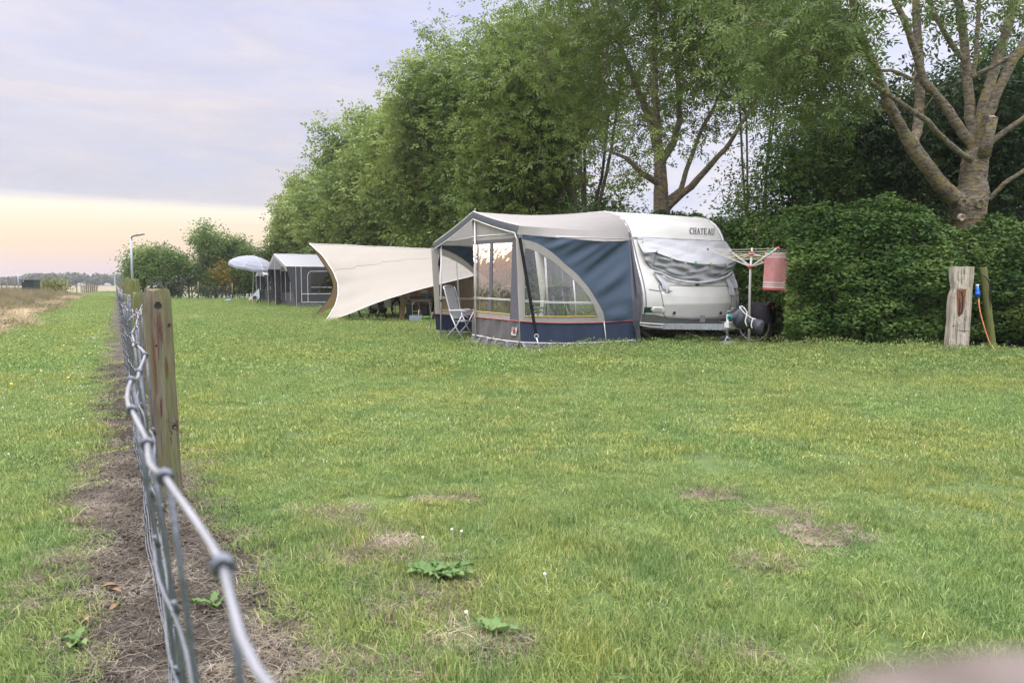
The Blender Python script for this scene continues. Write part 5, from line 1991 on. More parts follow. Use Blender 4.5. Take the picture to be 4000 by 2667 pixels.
nf = -e1
m2, _ = loft(front_line([(574, 170), (760, 240), (962, 325)]), front_line([(580, 385), (760, 370), (945, 358)]), 20, 6, lambda s_, t: .004 * math.sin(s_ * 20), nf)
m2.build("gable_panel", BEIGE, awn, True)
m2, _ = loft(front_line([(580, 382), (760, 367), (948, 355)], .006), front_line([(584, 415), (760, 403), (946, 393)], .006), 12, 3); m2.build("window_header", PURP, awn, True)
m2, _ = loft(front_line([(584, 410), (590, 1020)]), front_line([(740, 402), (728, 1034)]), 14, 10); m2.build("window_film", FILM_F, awn, True)
m2, _ = loft(front_line([(765, 402), (752, 1036)]), front_line([(946, 392), (922, 1052)]), 14, 10); m2.build("window_film", FILM_F, awn, True)
m2, _ = loft(front_line([(740, 400), (725, 1034)], .006), front_line([(766, 400), (752, 1036)], .006), 14, 3); m2.build("window_divider", PURP, awn, True)
m2, _ = loft(front_line([(945, 352), (922, 1108)], .003), front_line([(980, 340), (1008, 1118)], .003), 14, 4); m2.build("corner_panel", PURP, awn, True)
m2, _ = loft(front_line([(590, 1020), (925, 1052)], .006), front_line([(590, 1074), (925, 1106)], .006), 20, 4, lambda s_, t: .004 * math.sin(s_ * 40), nf); m2.build("sill_band", BEIGE, awn, True)
m2 = MB(); m2.tube(front_line([(592, 1022), (924, 1053)], .012), .008, 5); m2.build("yellow_piping", PIPY, awn)
m2 = MB(); m2.tube(front_line([(580, 1074), (1012, 1116)], .014), .008, 5); m2.build("red_piping", PIPR, awn)
m2 = MB()
for dy in (0, 10): m2.tube(front_line([(590, 895 + dy), (926, 915 + dy)], .008), .005, 5)
m2.build("lattice", PIPW, awn)
m2, _ = loft(front_line([(578, 1076), (1010, 1118)]), front_line([(576, 1240), (760, 1275), (1012, 1308)]), 40, 8, lambda s_, t: .010 * math.sin(s_ * 40) + .01 * math.sin(s_ * 17 + t * 3), nf); m2.build("lower_wall", LOWP, awn, True)
m2 = MB(); m2.tube(front_line([(576, 1240), (670, 1256), (760, 1276), (900, 1296), (1012, 1308)], .012, 20), .011, 6); m2.build("white_piping", PIPW, awn, True)
sk_t = front_line([(576, 1242), (760, 1277), (900, 1297), (1012, 1310)], 0, 30)
sk_b = [Vector((p.x, p.y, .012)) + nf * (.10 + .05 * math.sin(i * .9)) for i, p in enumerate(sk_t)]
m2, _ = loft(sk_t, sk_b, 40, 8, lambda s_, t: .025 * math.sin(s_ * 38 + t * 3) * (.3 + t), nf + Z * .4); m2.build("mud_skirt", SKIRT, awn, True)
for x, y in ((648, 1262), (720, 1272), (797, 1290), (905, 1305), (995, 1318)):
    m2 = MB(); p_ = FP(*z1(x, y), .03); q_ = Vector((p_.x, p_.y, .01)) + nf * .1
    for k in (-.014, .014): m2.bar(p_ + e2 * k, q_ + e2 * k, .005, .004)
    for k in range(5): m2.bar(p_ + (q_ - p_) * (k + .5) / 5 - e2 * .014, p_ + (q_ - p_) * (k + .5) / 5 + e2 * .014, .004, .006)
    m2.build("peg_ladder", mat("peg_ladder_grey", (.42, .42, .44), .6), awn)
# maker's tag: white with a red peaked mark over a dark line
m2 = MB(); m2.poly(front_line([(938, 1170), (986, 1174), (978, 1248), (934, 1242)], .022)); tg = m2.build("label_patch", mat("label_white", (.70, .69, .67), .6), awn)
m2 = MB()
m2.poly(front_line([(958, 1180), (968, 1181), (976, 1222), (944, 1219), (950, 1204)], .027)); m2.build("red_mark", mat("label_red", (.42, .03, .035), .6), tg)
m2 = MB(); m2.poly(front_line([(944, 1222), (974, 1224), (973, 1234), (944, 1232)], .027)); m2.poly(front_line([(956, 1198), (965, 1199), (966, 1208), (955, 1207)], .030)); m2.build("dark_mark", mat("label_dark", (.04, .03, .04), .6), tg)
m2 = MB(); m2.poly(front_line([(938, 1172), (984, 1175), (975, 1182), (945, 1205), (936, 1216)], .0245)); m2.build("grey_field", mat("label_grey", (.25, .24, .26), .6), tg)

# ---- poles
POLE = mat("pole_white", (.62, .62, .64), .35, metal=.3, var=.15, vscale=20)


def pole(top, bot, r=.016):
    m2 = MB(); m2.tube([bot, top], r, 8); m2.tube([top, top + Z * .07], [r * .6, .004], 6)
    m2.tube([Vector((bot.x, bot.y, bot.z)), Vector((bot.x, bot.y, .0))], r * 1.4, 8)
    return m2.build("pole", POLE, awn, True)


cr = FP(*z1(985, 300), .02); pole(Vector((cr.x, cr.y, ze_r[2] + .02)), Vector((*FP(*z1(1020, 1395), .02).xy, 0)))
pole(W(-AD - .03, PB, peak_l[2] + .0), Vector((*W(-AD - .03, PB).xy, 0)))
lp_ = FP(1724, 948, .02); pole(Vector((lp_.x, lp_.y, ze_l[2])), Vector((*FP(1722, 1322, .02).xy, 0)))
m2 = MB(); m2.tube([W(-AD, .05, ze_r[2] - .1), W(-AD, PB, ze_r[2] - .06), W(-AD, AW - .03, ze_l[2] - .02)], .012, 6)
for b_ in (.03, AW - .03, PB): m2.tube([W(-AD, b_, ze_l[2] - .04 if b_ != PB else peak_l[2] - .05), W(-.03, b_, ZTOP - .1 if b_ == PB else 2.05)], .012, 6)
m2.build("roof_frame", POLE, awn, True)
# clamps on the poles
m2 = MB()
for p_ in (FP(*z1(292, 928), .02), FP(*z1(568, 1000), .03), FP(*z1(572, 585), .03)): m2.box(p_, (.05, .05, .035))
m2.build("pole_clamp", mat("lock_black", (.015, .015, .015), .4), awn)

# ---- storm straps
STRAP = mat("strap_black", (.008, .008, .009), .8, spec=.2)


def strap(top, low, peg, w, name="storm_strap"):
    d = (low - top).normalized(); s_ = d.cross(EYE - (top + low) / 2).normalized()
    m2 = MB(); m2.grid([[top - s_ * w / 2, top + s_ * w / 2], [(top + low) / 2 - s_ * w / 2 + Z * -.01, (top + low) / 2 + s_ * w / 2 + Z * -.01], [low - s_ * w / 2, low + s_ * w / 2]])
    th = s_.cross(d) * .003
    m2.grid([[top - s_ * w / 2 + th, top + s_ * w / 2 + th], [low - s_ * w / 2 + th, low + s_ * w / 2 + th]])
    m2.box(top + (low - top) * .72, (w * 1.25, .02, .05))
    st_ = m2.build(name, STRAP, awn)
    mt = mat("strap_fitting", (.55, .56, .58), .3, metal=.7)
    m2 = MB(); ring = [low + s_ * (w * .62) * math.cos(a) + d * (.03 + .035 * math.sin(a)) for a in [k * .6283 for k in range(10)]]
    m2.tube(ring, .006, 6, closed=True)
    a = low + d * .06; m2.tube([a, a + (peg - a) * .7], .011, 8); m2.tube([a + (peg - a) * .68, peg + Vector((0, 0, -.03))], .019, 6)
    m2.tube([peg + Vector((0, 0, .08)), peg + Vector((.03, 0, .09)), peg + Vector((.035, 0, .03))], .008, 5)
    m2.build("strap_spring", mt, st_, True)


g1 = G(2112, 1384); t1_ = FP(*z1(1012, 350), .06)
lw = lambda px, a, b_: a + (b_ - a) * px
strap(t1_, lw(.83, t1_, g1 + Vector((-.02, 0, 0))), g1, .055)
g2 = G(1677, 1303); t2_ = FP(1722, 990, .03)
strap(t2_, lw(.70, t2_, g2), g2, .05)

# ---- inside the awning
m2 = MB(); m2.grid([[W(-AD + .05, .05, .014), W(-AD + .05, AW - .05, .014)], [W(0, .05, .014), W(0, AW - .05, .014)]])
gsh = m2.build("groundsheet", mat("groundsheet", (.10, .10, .125), .7, var=.3, vscale=6)); tag(gsh, "dark grey groundsheet covering the floor inside the blue awning", "groundsheet")
m2 = MB(); m2.grid([[W(-.012, .9, .55), W(-.012, .9, 2.3)], [W(-.012, AW - .4, .55), W(-.012, AW - .4, 2.3)]])
m2.build("side_panel", SHELL_SIDE, caravan)
m2 = MB(); m2.grid([[W(-.020, 1.75, .5), W(-.020, 1.75, 2.2)], [W(-.020, 2.4, .5), W(-.020, 2.4, 2.2)]]); dr = m2.build("door", SHELL_SIDE, caravan)
m2 = MB(); m2.grid([[W(-.026, .95, 1.35), W(-.026, .95, 1.95)], [W(-.026, 1.6, 1.35), W(-.026, 1.6, 1.95)]]); m2.build("side_window", mat("dark_acrylic", (.01, .01, .012), .1), caravan)

FRM = mat("chair_frame", (.55, .56, .58), .3, metal=.5); CLOTH = fabric("chair_cloth_light", (.42, .43, .45), .1, .1, .2, 20); CLOTHB = fabric("chair_cloth_blue", (.12, .15, .21), .12, .05, .2, 20)


def chair(pos, ang, cloth, label):
    root = empty("folding_chair", (0, 0, 0), label, "chair", "high-backed folding chairs in the blue awning")
    def q(x, y, z_): return Vector((x, y, z_))
    for s_ in (-1, 1):
        m3 = MB(); x = s_ * .27
        m3.tube([q(x, -.05, .50), q(x, .10, .55), q(x, .24, 1.08), q(x * .93, .27, 1.14)], .013, 7); m3.build("side_tube", FRM, root, True)
        m3 = MB(); m3.tube([q(x, .12, .62), q(x, -.02, .30), q(x, -.22, .01)], .014, 7); m3.build("leg", FRM, root, True)
        m3 = MB(); m3.tube([q(x, -.18, .62), q(x, -.02, .34), q(x, .30, .01)], .014, 7); m3.build("leg", FRM, root, True)
        m3 = MB(); m3.tube([q(x * 1.08, -.26, .64), q(x * 1.08, -.1, .66), q(x * 1.08, .13, .65)], [.02, .026, .018], 8); m3.build("armrest", mat("armrest_grey", (.4, .41, .43), .5), root, True)
    m3 = MB(); m3.grid([[q(-.25, .06 + .20 * t + .03 * math.sin(t * 3.1), .48 + .66 * t), q(0, .09 + .20 * t + .03 * math.sin(t * 3.1), .48 + .66 * t), q(.25, .06 + .20 * t + .03 * math.sin(t * 3.1), .48 + .66 * t)] for t in [k / 8 for k in range(9)]]); m3.build("backrest", cloth, root, True)
    m3 = MB(); m3.grid([[q(-.25, y, .46 - .03 * math.sin((y + .28) * 8)), q(0, y, .44 - .03 * math.sin((y + .28) * 8)), q(.25, y, .46 - .03 * math.sin((y + .28) * 8))] for y in (-.28, -.2, -.1, 0, .08)]); m3.build("seat", cloth, root, True)
    m3 = MB(); m3.tube([q(-.26, .27, 1.13), q(-.12, .285, 1.155), q(.12, .285, 1.155), q(.26, .27, 1.13)], .014, 7); m3.build("head_rail", FRM, root, True)
    root.location = pos; root.rotation_euler = (0, 0, ang)
    return root


cp_ = G(1800, 1336)
chair((cp_.x, cp_.y + .05, 0), R(70), CLOTH, "light-grey high-backed folding chair standing in the awning's open doorway")
chair(tuple(W(-1.35, 1.1)), R(200), CLOTHB, "blue-grey folding chair inside the awning, in the middle of its arched window")
chair(tuple(W(-1.95, 1.35)), R(150), CLOTHB, "blue-grey folding chair inside the awning, left behind the black strap")
tb = empty("camping_table", tuple(W(-1.2, 1.9)), "low white camping table among the chairs inside the blue awning", "table")
m2 = MB(); m2.box(W(-1.2, 1.9, .70), (1.1, .7, .03), (e1, e2, Z)); m2.build("tabletop", mat("table_top", (.5, .5, .5), .4), tb)
for a, b_ in ((-.45, -.28), (.45, -.28), (-.45, .28), (.45, .28)):
    m2 = MB(); m2.tube([W(-1.2 + a, 1.9 + b_, .69), W(-1.2 + a * 1.1, 1.9 + b_ * 1.1, .015)], .013, 6); m2.build("leg", FRM, tb)
m2 = MB(); rows = []
for i in range(12):
    rows.append([W(-2.05 + .035 * j + .01 * math.sin(i * .5), 1.55 + .02 * math.sin(j * 1.5 + i * .2), 1.98 - .88 * i / 11) for j in range(8)])
m2.grid(rows); tag(m2.build("red_towel", fabric("red_towel", (.42, .05, .07), .2, .2, .4, 8), None, True), "dark red towel hanging inside the awning behind the black strap", "towel")
m2 = MB(); m2.box(W(-.5, 1.4, .22), (.5, .4, .4), (e1, e2, Z)); m2.box(W(-.5, 1.4, .44), (.54, .44, .05), (e1, e2, Z)); tag(m2.build("storage_box", mat("crate_blue_grey", (.16, .2, .26), .5)), "blue-grey lidded storage box standing inside the awning by the caravan wall", "box")
# ------------------------------------------------------------------ trees
BARK = mat("ash_bark", (.19, .165, .125), .9, var=0, bump=.9, bscale=22, col2=(.075, .062, .048), vscale=7, kind='obj', stretch=(1, 1, .35), bdetail=6, bdist=.02)


def lichen_bark(name):
    m, nt, b = new_mat(name)
    L = nt.links.new
    c = coords(nt, (1, 1, 1), 'pos'); cs = coords(nt, (1, 1, 2.2), 'pos')
    n1 = noise(nt, cs, 9, 7, .7, .4); n2 = noise(nt, c, 5.5, 8, .75, .3); n3 = noise(nt, cs, 40, 4, .7)
    r1 = ramp(nt, [(.36, (.055, .044, .033)), (.5, (.17, .143, .108)), (.66, (.33, .29, .235))]); L(n1, r1.inputs[0])
    r2 = ramp(nt, [(.50, 0), (.60, .85)]); L(n2, r2.inputs[0])
    col = mix(nt, r1.outputs[0], (.27, .21, .055), r2.outputs[0])
    r3 = ramp(nt, [(.62, 0), (.72, .6)]); L(n3, r3.inputs[0])
    col = mix(nt, col, (.38, .37, .36), r3.outputs[0])
    L(col, b.inputs['Base Color']); b.inputs['Roughness'].default_value = .9
    bn = nt.nodes.new('ShaderNodeBump'); bn.inputs['Strength'].default_value = 1.0; bn.inputs['Distance'].default_value = .07
    L(n1, bn.inputs['Height']); L(bn.outputs[0], b.inputs['Normal'])
    return m


LBARK = lichen_bark("lichened_bark")
LEAF_A = foliage("ash_leaf", (.052, .092, .024), (.138, .198, .052), (.26, .325, .095), (.30, .30, .05), trans=.32, clump=.55)
LEAF_B = foliage("ash_leaf_far", (.078, .130, .037), (.175, .240, .068), (.30, .35, .115), (.32, .30, .05), trans=.32, clump=.4)
LEAF_P = foliage("pollard_leaf", (.034, .066, .020), (.088, .138, .038), (.175, .230, .072), trans=.28, clump=.7)
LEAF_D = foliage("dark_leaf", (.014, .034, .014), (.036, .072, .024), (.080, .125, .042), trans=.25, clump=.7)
LEAF_H = foliage("hedge_leaf", (.024, .062, .015), (.068, .132, .030), (.160, .225, .060), (.26, .28, .06), trans=.22, clump=1.4, rough=.42)
LEAF_S = foliage("shrub_leaf", (.050, .100, .028), (.110, .180, .050), (.19, .26, .08), (.30, .28, .05), trans=.35, clump=.8)


def row_at(Y):
    return 15.64 - .556 * Y


def leafset(name, tips_p, per, sig, L, Wd, k, m, parent, seed, droop=.35, extra=None):
    g = np.random.default_rng(seed)
    n = len(tips_p)
    c = np.repeat(tips_p, per, 0) + g.normal(size=(n * per, 3)) * sig * np.array([1, 1, .75])
    if extra is not None: c = np.concatenate([c, extra])
    bough = snoise(c, 1.1, 2)
    rr = np.clip(.5 + .25 * bough + g.normal(0, .22, len(c)), 0, 1)
    rr = np.where(g.uniform(0, 1, len(c)) < .004, 1.0, rr * .97)
    V, Q, r = leaves(c, L, Wd, k, droop, .7, seed=seed, rr=rr)
    return np_mesh(name, V, Q, m, parent, r)


def ash(x, y, H, rad, zc, label, seed, n_tips=300, per=26, L=.10, Wd=.036, k=5, bole=2.2, m=None, bark=None, stems=1, sig=.33, rz=None, lumps=11, cat="tree", name="ash_tree", group=None, droop=.35, tipr=.006, thin=1.0):
    g = np.random.default_rng(seed)
    root = empty(name, (x, y, 0), label, cat, group)
    sk = Skel(seed)
    rr = (H * .017 + .03) * thin
    if stems == 1:
        a = sk.line([(x, y, -.1), (x + g.normal(0, .08), y, bole * .5), (x + g.normal(0, .15), y + g.normal(0, .1), bole)], [rr * 1.3, rr, rr * .9])
        fork = a[-1]
        for i in range(5):
            an = i * 1.3 + g.uniform(0, .6); sp = rad * g.uniform(.2, .38)
            sk.line([(0, 0, 0), (x + sp * .6 * math.cos(an), y + sp * .6 * math.sin(an), bole + (zc - bole) * .5), (x + sp * math.cos(an), y + sp * math.sin(an), zc + g.uniform(0, (H - zc) * .3))], [rr * .6, rr * .42, rr * .28], fork)
        start = fork
    else:
        r0 = sk.node((x, y, -.1), -1, .05); start = r0
        for i in range(stems):
            an = i * 6.283 / stems + g.uniform(0, .8); sp = rad * g.uniform(.12, .45); o_ = .18 + .1 * g.uniform()
            sk.line([(0, 0, 0), (x + o_ * math.cos(an), y + o_ * math.sin(an), .1), (x + sp * .45 * math.cos(an), y + sp * .45 * math.sin(an), zc * .55), (x + sp * math.cos(an), y + sp * math.sin(an), zc * 1.05)],
                    [rr * .5, rr * .5, rr * .4, rr * .25], r0)
    rz = rz or (H - zc)
    pts = crown_points(g, (x, y, zc), (rad, rad, rz), n_tips, lumps)
    pts = pts[pts[:, 2] > .5]
    tips = sk.reach(pts, start)
    V, Q = sk.mesh(tipr)
    np_mesh("trunk", V, Q, bark or BARK, root, smooth=True)
    leafset("crown", np.array([sk.p[i] for i in tips]), per, sig, L, Wd, k, m or LEAF_A, root, seed + 100, droop)
    return root


# the second ash, behind the caravan, with its forked bole
T2 = (4.3, 20.4)
root = empty("ash_tree", (T2[0], T2[1], 0), "open-crowned ash whose forked trunk rises just behind the caravan roof", "tree", "row of ash trees")
sk = Skel(5)
Pd = lambda u, v, dy=0: tuple(P(u, v, T2[1] + dy))
a = sk.line([(T2[0], T2[1], -.1), Pd(2580, 900), Pd(2584, 800), Pd(2582, 720), Pd(2578, 640)], [.30, .26, .24, .20, .17])
f0, f1, f2 = a[-10], a[-7], a[-1]
LM = []
LM += sk.line([0, Pd(2510, 680, -.4), Pd(2450, 620, -.8), Pd(2380, 590, -1.2), Pd(2290, 560, -1.5)], [.10, .08, .055, .03, .012], a[-4])
LM += sk.line([0, Pd(2555, 520, .2), Pd(2520, 420, .4), Pd(2470, 300, .5), Pd(2420, 170, .8), Pd(2380, 20, 1), Pd(2330, -150, 1)], [.13, .12, .10, .08, .06, .05, .03], f2)
LM += sk.line([0, Pd(2630, 560, .3), Pd(2655, 470, .5), Pd(2650, 330, .8), Pd(2630, 150, .8), Pd(2640, 0, .8), Pd(2650, -200, .8)], [.12, .11, .09, .08, .06, .05, .03], f2)
LM += sk.line([0, Pd(2570, 500, -.2), Pd(2560, 380, -.6), Pd(2555, 200, -.8), Pd(2560, 0, -1), Pd(2600, -220, -1)], [.11, .10, .08, .06, .05, .03], f2)
LM += sk.line([0, Pd(2660, 740, .1), Pd(2690, 640, .2), Pd(2720, 560, .4), Pd(2790, 420, .9), Pd(2850, 280, 1.4)], [.09, .08, .07, .06, .05, .03], a[-7])
LM += sk.line([0, Pd(2700, 730, -.3), Pd(2780, 640, -.6), Pd(2850, 560, -.9), Pd(2920, 450, -1.4), Pd(2980, 300, -2)], [.11, .10, .08, .06, .05, .03], a[-8])
g = np.random.default_rng(61)
cr = crown_points(g, (T2[0], T2[1], 8.6), (5.0, 4.2, 5.2), 560, 16)
# keep the gap of sky between the two right-hand limbs
keep = []
for q in cr:
    d = q - np.array([0, 0, CH]); fw = d[1] * math.cos(PITCH) - d[2] * math.sin(PITCH); up_ = d[1] * math.sin(PITCH) + d[2] * math.cos(PITCH)
    u = CX + F * d[0] / fw; v = CY - F * up_ / fw
    if v > 600 and 2570 < u < 2760: continue
    if v > 740: continue
    keep.append(q)
tips = sk.reach(np.array(keep), 4)
V, Q = sk.mesh(.006, rmax=.12)
np_mesh("trunk", V, Q, LBARK, root, smooth=True)
leafset("crown", np.array([sk.p[i] for i in tips]), 21, .31, .125, .042, 7, LEAF_A, root, 7, .5)

# the big pollarded ash on the right, limbs traced
T1Y = 14.8
root = empty("pollard_ash_tree", tuple(G(3790, 1300).xy) + (0,), "big ash with thick yellow-lichened limbs fanning out above the hedge", "tree", "row of ash trees")
root.location = (P(3790, 900, T1Y).x, T1Y, 0)
sk = Skel(15)
Pt = lambda u, v, dy=0: tuple(P(u, v, T1Y + dy))
base = P(3790, 900, T1Y)
a = sk.line([(base.x, T1Y, -.1), Pt(3788, 1000), Pt(3786, 900), Pt(3782, 840), Pt(3785, 790), Pt(3800, 740)], [.36, .33, .30, .33, .37, .33])
cA = a[-1]; cB = a[-4]
m1_ = sk.line([0, Pt(3800, 700), Pt(3806, 640), Pt(3818, 590)], [.31, .27, .27, .25], cA)
cm = m1_[-1]
LB_ = []
lb = sk.line([0, Pt(3722, 770, -.1), Pt(3660, 705, -.2), Pt(3612, 640, -.3), Pt(3570, 580, -.3), Pt(3540, 535, -.3)], [.21, .19, .185, .17, .17, .15], cB)
LB_ += sk.line([0, Pt(3500, 460, -.4), Pt(3468, 400, -.5), Pt(3440, 320, -.6), Pt(3400, 225, -.8), Pt(3350, 120, -1), Pt(3330, 0, -1.2), Pt(3300, -180, -1.4)], [.13, .12, .12, .11, .10, .09, .08, .05], lb[-1])
LB_ += sk.line([0, Pt(3582, 520, .1), Pt(3592, 400, .3), Pt(3592, 230, .5), Pt(3582, 100, .6), Pt(3578, -60, .7)], [.14, .125, .12, .11, .10, .08], lb[-3])
LB_ += sk.line([0, Pt(3746, 499, .1), Pt(3680, 402, .1), Pt(3612, 325, .0), Pt(3576, 205, -.1), Pt(3536, 90, -.3), Pt(3494, 0, -.4), Pt(3450, -120, -.5)], [.14, .125, .11, .10, .085, .075, .065, .05], cm)
LB_ += sk.line([0, Pt(3788, 459, .3), Pt(3777, 300, .5), Pt(3768, 172, .6), Pt(3742, 0, .8), Pt(3730, -120, .9)], [.15, .13, .11, .105, .10, .07], cm)
LB_ += sk.line([0, Pt(3735, 200, .5), Pt(3690, 130, .4), Pt(3640, 30, .3), Pt(3600, -60, .2)], [.075, .07, .065, .06, .05], sk.line([0, Pt(3770, 240, .5)], [.09, .08], LB_[-10])[-1])
LB_ += sk.line([0, Pt(3834, 440, .2), Pt(3863, 340, .4), Pt(3897, 230, .6), Pt(3941, 90, .8), Pt(3975, -40, 1)], [.15, .14, .13, .12, .12, .10], cm)
LB_ += sk.line([0, Pt(3858, 460, -.2), Pt(3900, 350, -.3), Pt(3955, 240, -.4), Pt(4020, 140, -.5), Pt(4080, 0, -.6)], [.14, .12, .11, .105, .10, .07], cm)
LB_ += sk.line([0, Pt(3800, 300, -.1), Pt(3815, 170, -.1), Pt(3822, 60, -.1), Pt(3826, -80, -.1)], [.06, .055, .05, .05, .04], LB_[-6])
LB_ += sk.line([0, Pt(3740, 590, -.5), Pt(3690, 545, -.6), Pt(3626, 476, -.8), Pt(3517, 402, -1), Pt(3402, 321, -1.2), Pt(3258, 224, -1.4), Pt(3115, 166, -1.6)], [.075, .07, .06, .065, .055, .05, .04, .03], m1_[-4])
LB_ += sk.line([0, Pt(3560, 310, -.2), Pt(3480, 275, -.4), Pt(3340, 290, -.6), Pt(3220, 300, -.8)], [.05, .045, .04, .03, .02], LB_[30])
LB_ += sk.line([0, Pt(3930, 510, -.1), Pt(3965, 485, -.2), Pt(4030, 440, -.3)], [.075, .07, .06, .05], m1_[-2])
LB_ += sk.line([0, Pt(3868, 775, -.1), Pt(3925, 715, -.3), Pt(4020, 655, -.5)], [.07, .06, .055, .045], cA)
g = np.random.default_rng(71)
cr = crown_points(g, (base.x - .3, T1Y, 11.4), (6.0, 4.5, 3.6), 520, 18)
# drooping outer boughs at the left of the limbs, and sprays between them
for (u, v, su, sv, n_) in ((3080, 80, 170, 120, 70), (3150, 330, 130, 110, 45), (3280, 180, 60, 110, 24), (3390, 300, 70, 50, 10), (3480, 150, 60, 60, 9), (3660, 140, 60, 90, 14), (3720, 60, 50, 60, 9), (3840, 60, 60, 60, 9), (3920, 60, 80, 60, 12), (3880, 190, 40, 50, 6)):
    for _ in range(n_):
        cr = np.concatenate([cr, np.array([P(g.normal(u, su), g.normal(v, sv), T1Y + g.uniform(-2.2, 1.2))])])
keep = []
for q in cr:
    d = q - np.array([0, 0, CH]); fw = d[1] * math.cos(PITCH) - d[2] * math.sin(PITCH); up_ = d[1] * math.sin(PITCH) + d[2] * math.cos(PITCH)
    u = CX + F * d[0] / fw; v = CY - F * up_ / fw
    if v > 40 and u > 3420 and g.uniform() < .85: continue
    if v > -500 and u > 3400 and g.uniform() < .5: continue
    if 3380 < u < 3520 and v > -50 and g.uniform() < .8: continue
    if v > 520: continue
    keep.append(q)
tips = sk.reach(np.array(keep), 12)
sk.r = [x * (.80 if x < .24 else .92) for x in sk.r]
V, Q = sk.mesh(.005, sides=12, rmax=.10)
np_mesh("trunk", V, Q, LBARK, root, smooth=True)
leafset("crown", np.array([sk.p[i] for i in tips]), 20, .26, .12, .040, 7, LEAF_P, root, 17, .7)
# sawn stub and pruning scars
CUTW = mat("sawn_wood", (.42, .33, .25), .8, var=.3, vscale=30, bump=.4, bscale=80)
mbx = MB(); A_ = P(3842, 610, T1Y - .22); Bq = P(3880, 458, T1Y - .34); mbx.tube([A_, (A_ + Bq) / 2, Bq], [.13, .10, .085], 16); stb = mbx.build("sawn_stub", LBARK, root, True)
mbx = MB(); d_ = (Bq - A_).normalized(); mbx.lathe([(.001, .010), (.05, .012), (.080, .004)], Bq, 20, (d_ - Vector((0, .6, 0))).normalized()); mbx.build("cut_face", CUTW, stb, True)
for (u, v, r_) in ((3762, 792, .060), (3828, 797, .072), (3757, 850, .055)):
    p_ = P(u, v, T1Y - .36); mbx = MB(); mbx.lathe([(r_ * 1.35, -.05), (r_ * 1.25, .01), (r_, .02), (r_ * .9, .0), (r_ * .3, -.01), (.001, -.012)], p_, 22, Vector((.15, -1, -.1))); mbx.build("pruning_scar", [LBARK, CUTW][v > 840], root, True)

# the row running away to the left
ROW = [(27.2, 12.4, 3.2, 6.7, 1, "tall ash left of the caravan's tree, with a dark upright trunk", 320), (33.5, 13.7, 2.7, 6.9, 3, "multi-stemmed ash above the awning's peak, pale stems showing", 330),
       (40.0, 12.9, 2.6, 6.5, 2, "ash in the row above the cream tarp, its crown the middle one", 280), (46.5, 12.3, 2.4, 6.6, 1, "shorter ash of the row above the cream tarp's left tip", 240),
       (53.0, 11.0, 2.4, 5.8, 1, "rounded ash above the dark grey awning, last but one of the row", 220), (59.5, 11.0, 2.15, 5.6, 1, "outermost ash at the left end of the tall row", 220),
       (30.2, 12.8, 3.0, 7.0, 1, "ash above the awning roof, just left of the upright dark trunk", 260), (36.6, 12.6, 2.8, 6.9, 2, "ash filling the row between the awning's peak and the cream tarp's right half", 260),
       (43.2, 11.7, 2.6, 6.5, 1, "ash over the left half of the cream tarp", 230), (49.8, 10.9, 2.5, 6.0, 1, "ash above the slate awning's ridge", 220), (56.3, 10.4, 2.3, 5.6, 1, "ash above the parasol, second from the row's left end", 200)]
for i, (Y, H, rd, zc, stems, lab, nt_) in enumerate(ROW):
    far = Y > 35
    ash(row_at(Y), Y, H, rd * 1.06, zc, lab, 200 + i * 7, int(nt_ * 1.4), 42 if not far else 40, .17 if not far else .26, .075 if not far else .125, 5 if not far else 3, m=LEAF_A if Y < 31 else LEAF_B, stems=stems, sig=.42 if far else .36,
        rz=(H - zc) * .88, lumps=14, group="row of ash trees", bark=LBARK if Y < 35 else BARK, bole=2.6, tipr=.008, thin=.62)
# sprays filling the crowns between the trees near the caravan, a bough-rich ash behind it
ash(2.6, 25.0, 12.5, 4.0, 7.6, "leafy ash between the caravan's tree and the upright dark trunk", 310, 270, 22, .15, .060, 5, thin=.6, m=LEAF_A, stems=1, sig=.36, group="row of ash trees", lumps=13)
ash(7.6, 22.5, 12.6, 3.4, 8.8, "slender ash whose crown meets the big pollard at the top of the photo", 320, 260, 18, .13, .050, 5, m=LEAF_A, rz=3.6, thin=.35, stems=4, sig=.34, group="row of ash trees", lumps=9, bole=3)
# yellowing dead-ended twigs of the third tree
# ---- darker trees and shrubs behind the hedge on the right
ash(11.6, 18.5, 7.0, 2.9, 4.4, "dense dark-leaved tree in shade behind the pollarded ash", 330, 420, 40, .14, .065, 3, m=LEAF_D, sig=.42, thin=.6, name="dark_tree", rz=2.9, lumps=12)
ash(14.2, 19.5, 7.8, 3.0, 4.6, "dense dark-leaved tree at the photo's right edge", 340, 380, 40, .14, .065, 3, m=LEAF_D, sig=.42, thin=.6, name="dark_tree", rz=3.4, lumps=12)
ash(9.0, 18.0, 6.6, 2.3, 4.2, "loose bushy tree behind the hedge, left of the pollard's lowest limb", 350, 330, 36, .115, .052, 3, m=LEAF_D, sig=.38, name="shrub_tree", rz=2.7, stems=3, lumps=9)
ash(7.0, 17.6, 5.3, 1.7, 3.6, "airy bush with sky showing through, right of the silver window cover", 360, 200, 30, .10, .046, 3, m=LEAF_H, sig=.34, name="shrub_tree", rz=2.0, stems=3, lumps=7)
ash(12.6, 15.8, 4.4, 1.8, 2.4, "dark holly-like bush behind the leaning stake", 365, 200, 30, .08, .045, 1, m=LEAF_D, sig=.35, name="dark_bush", rz=2.2, stems=3, cat="bush")

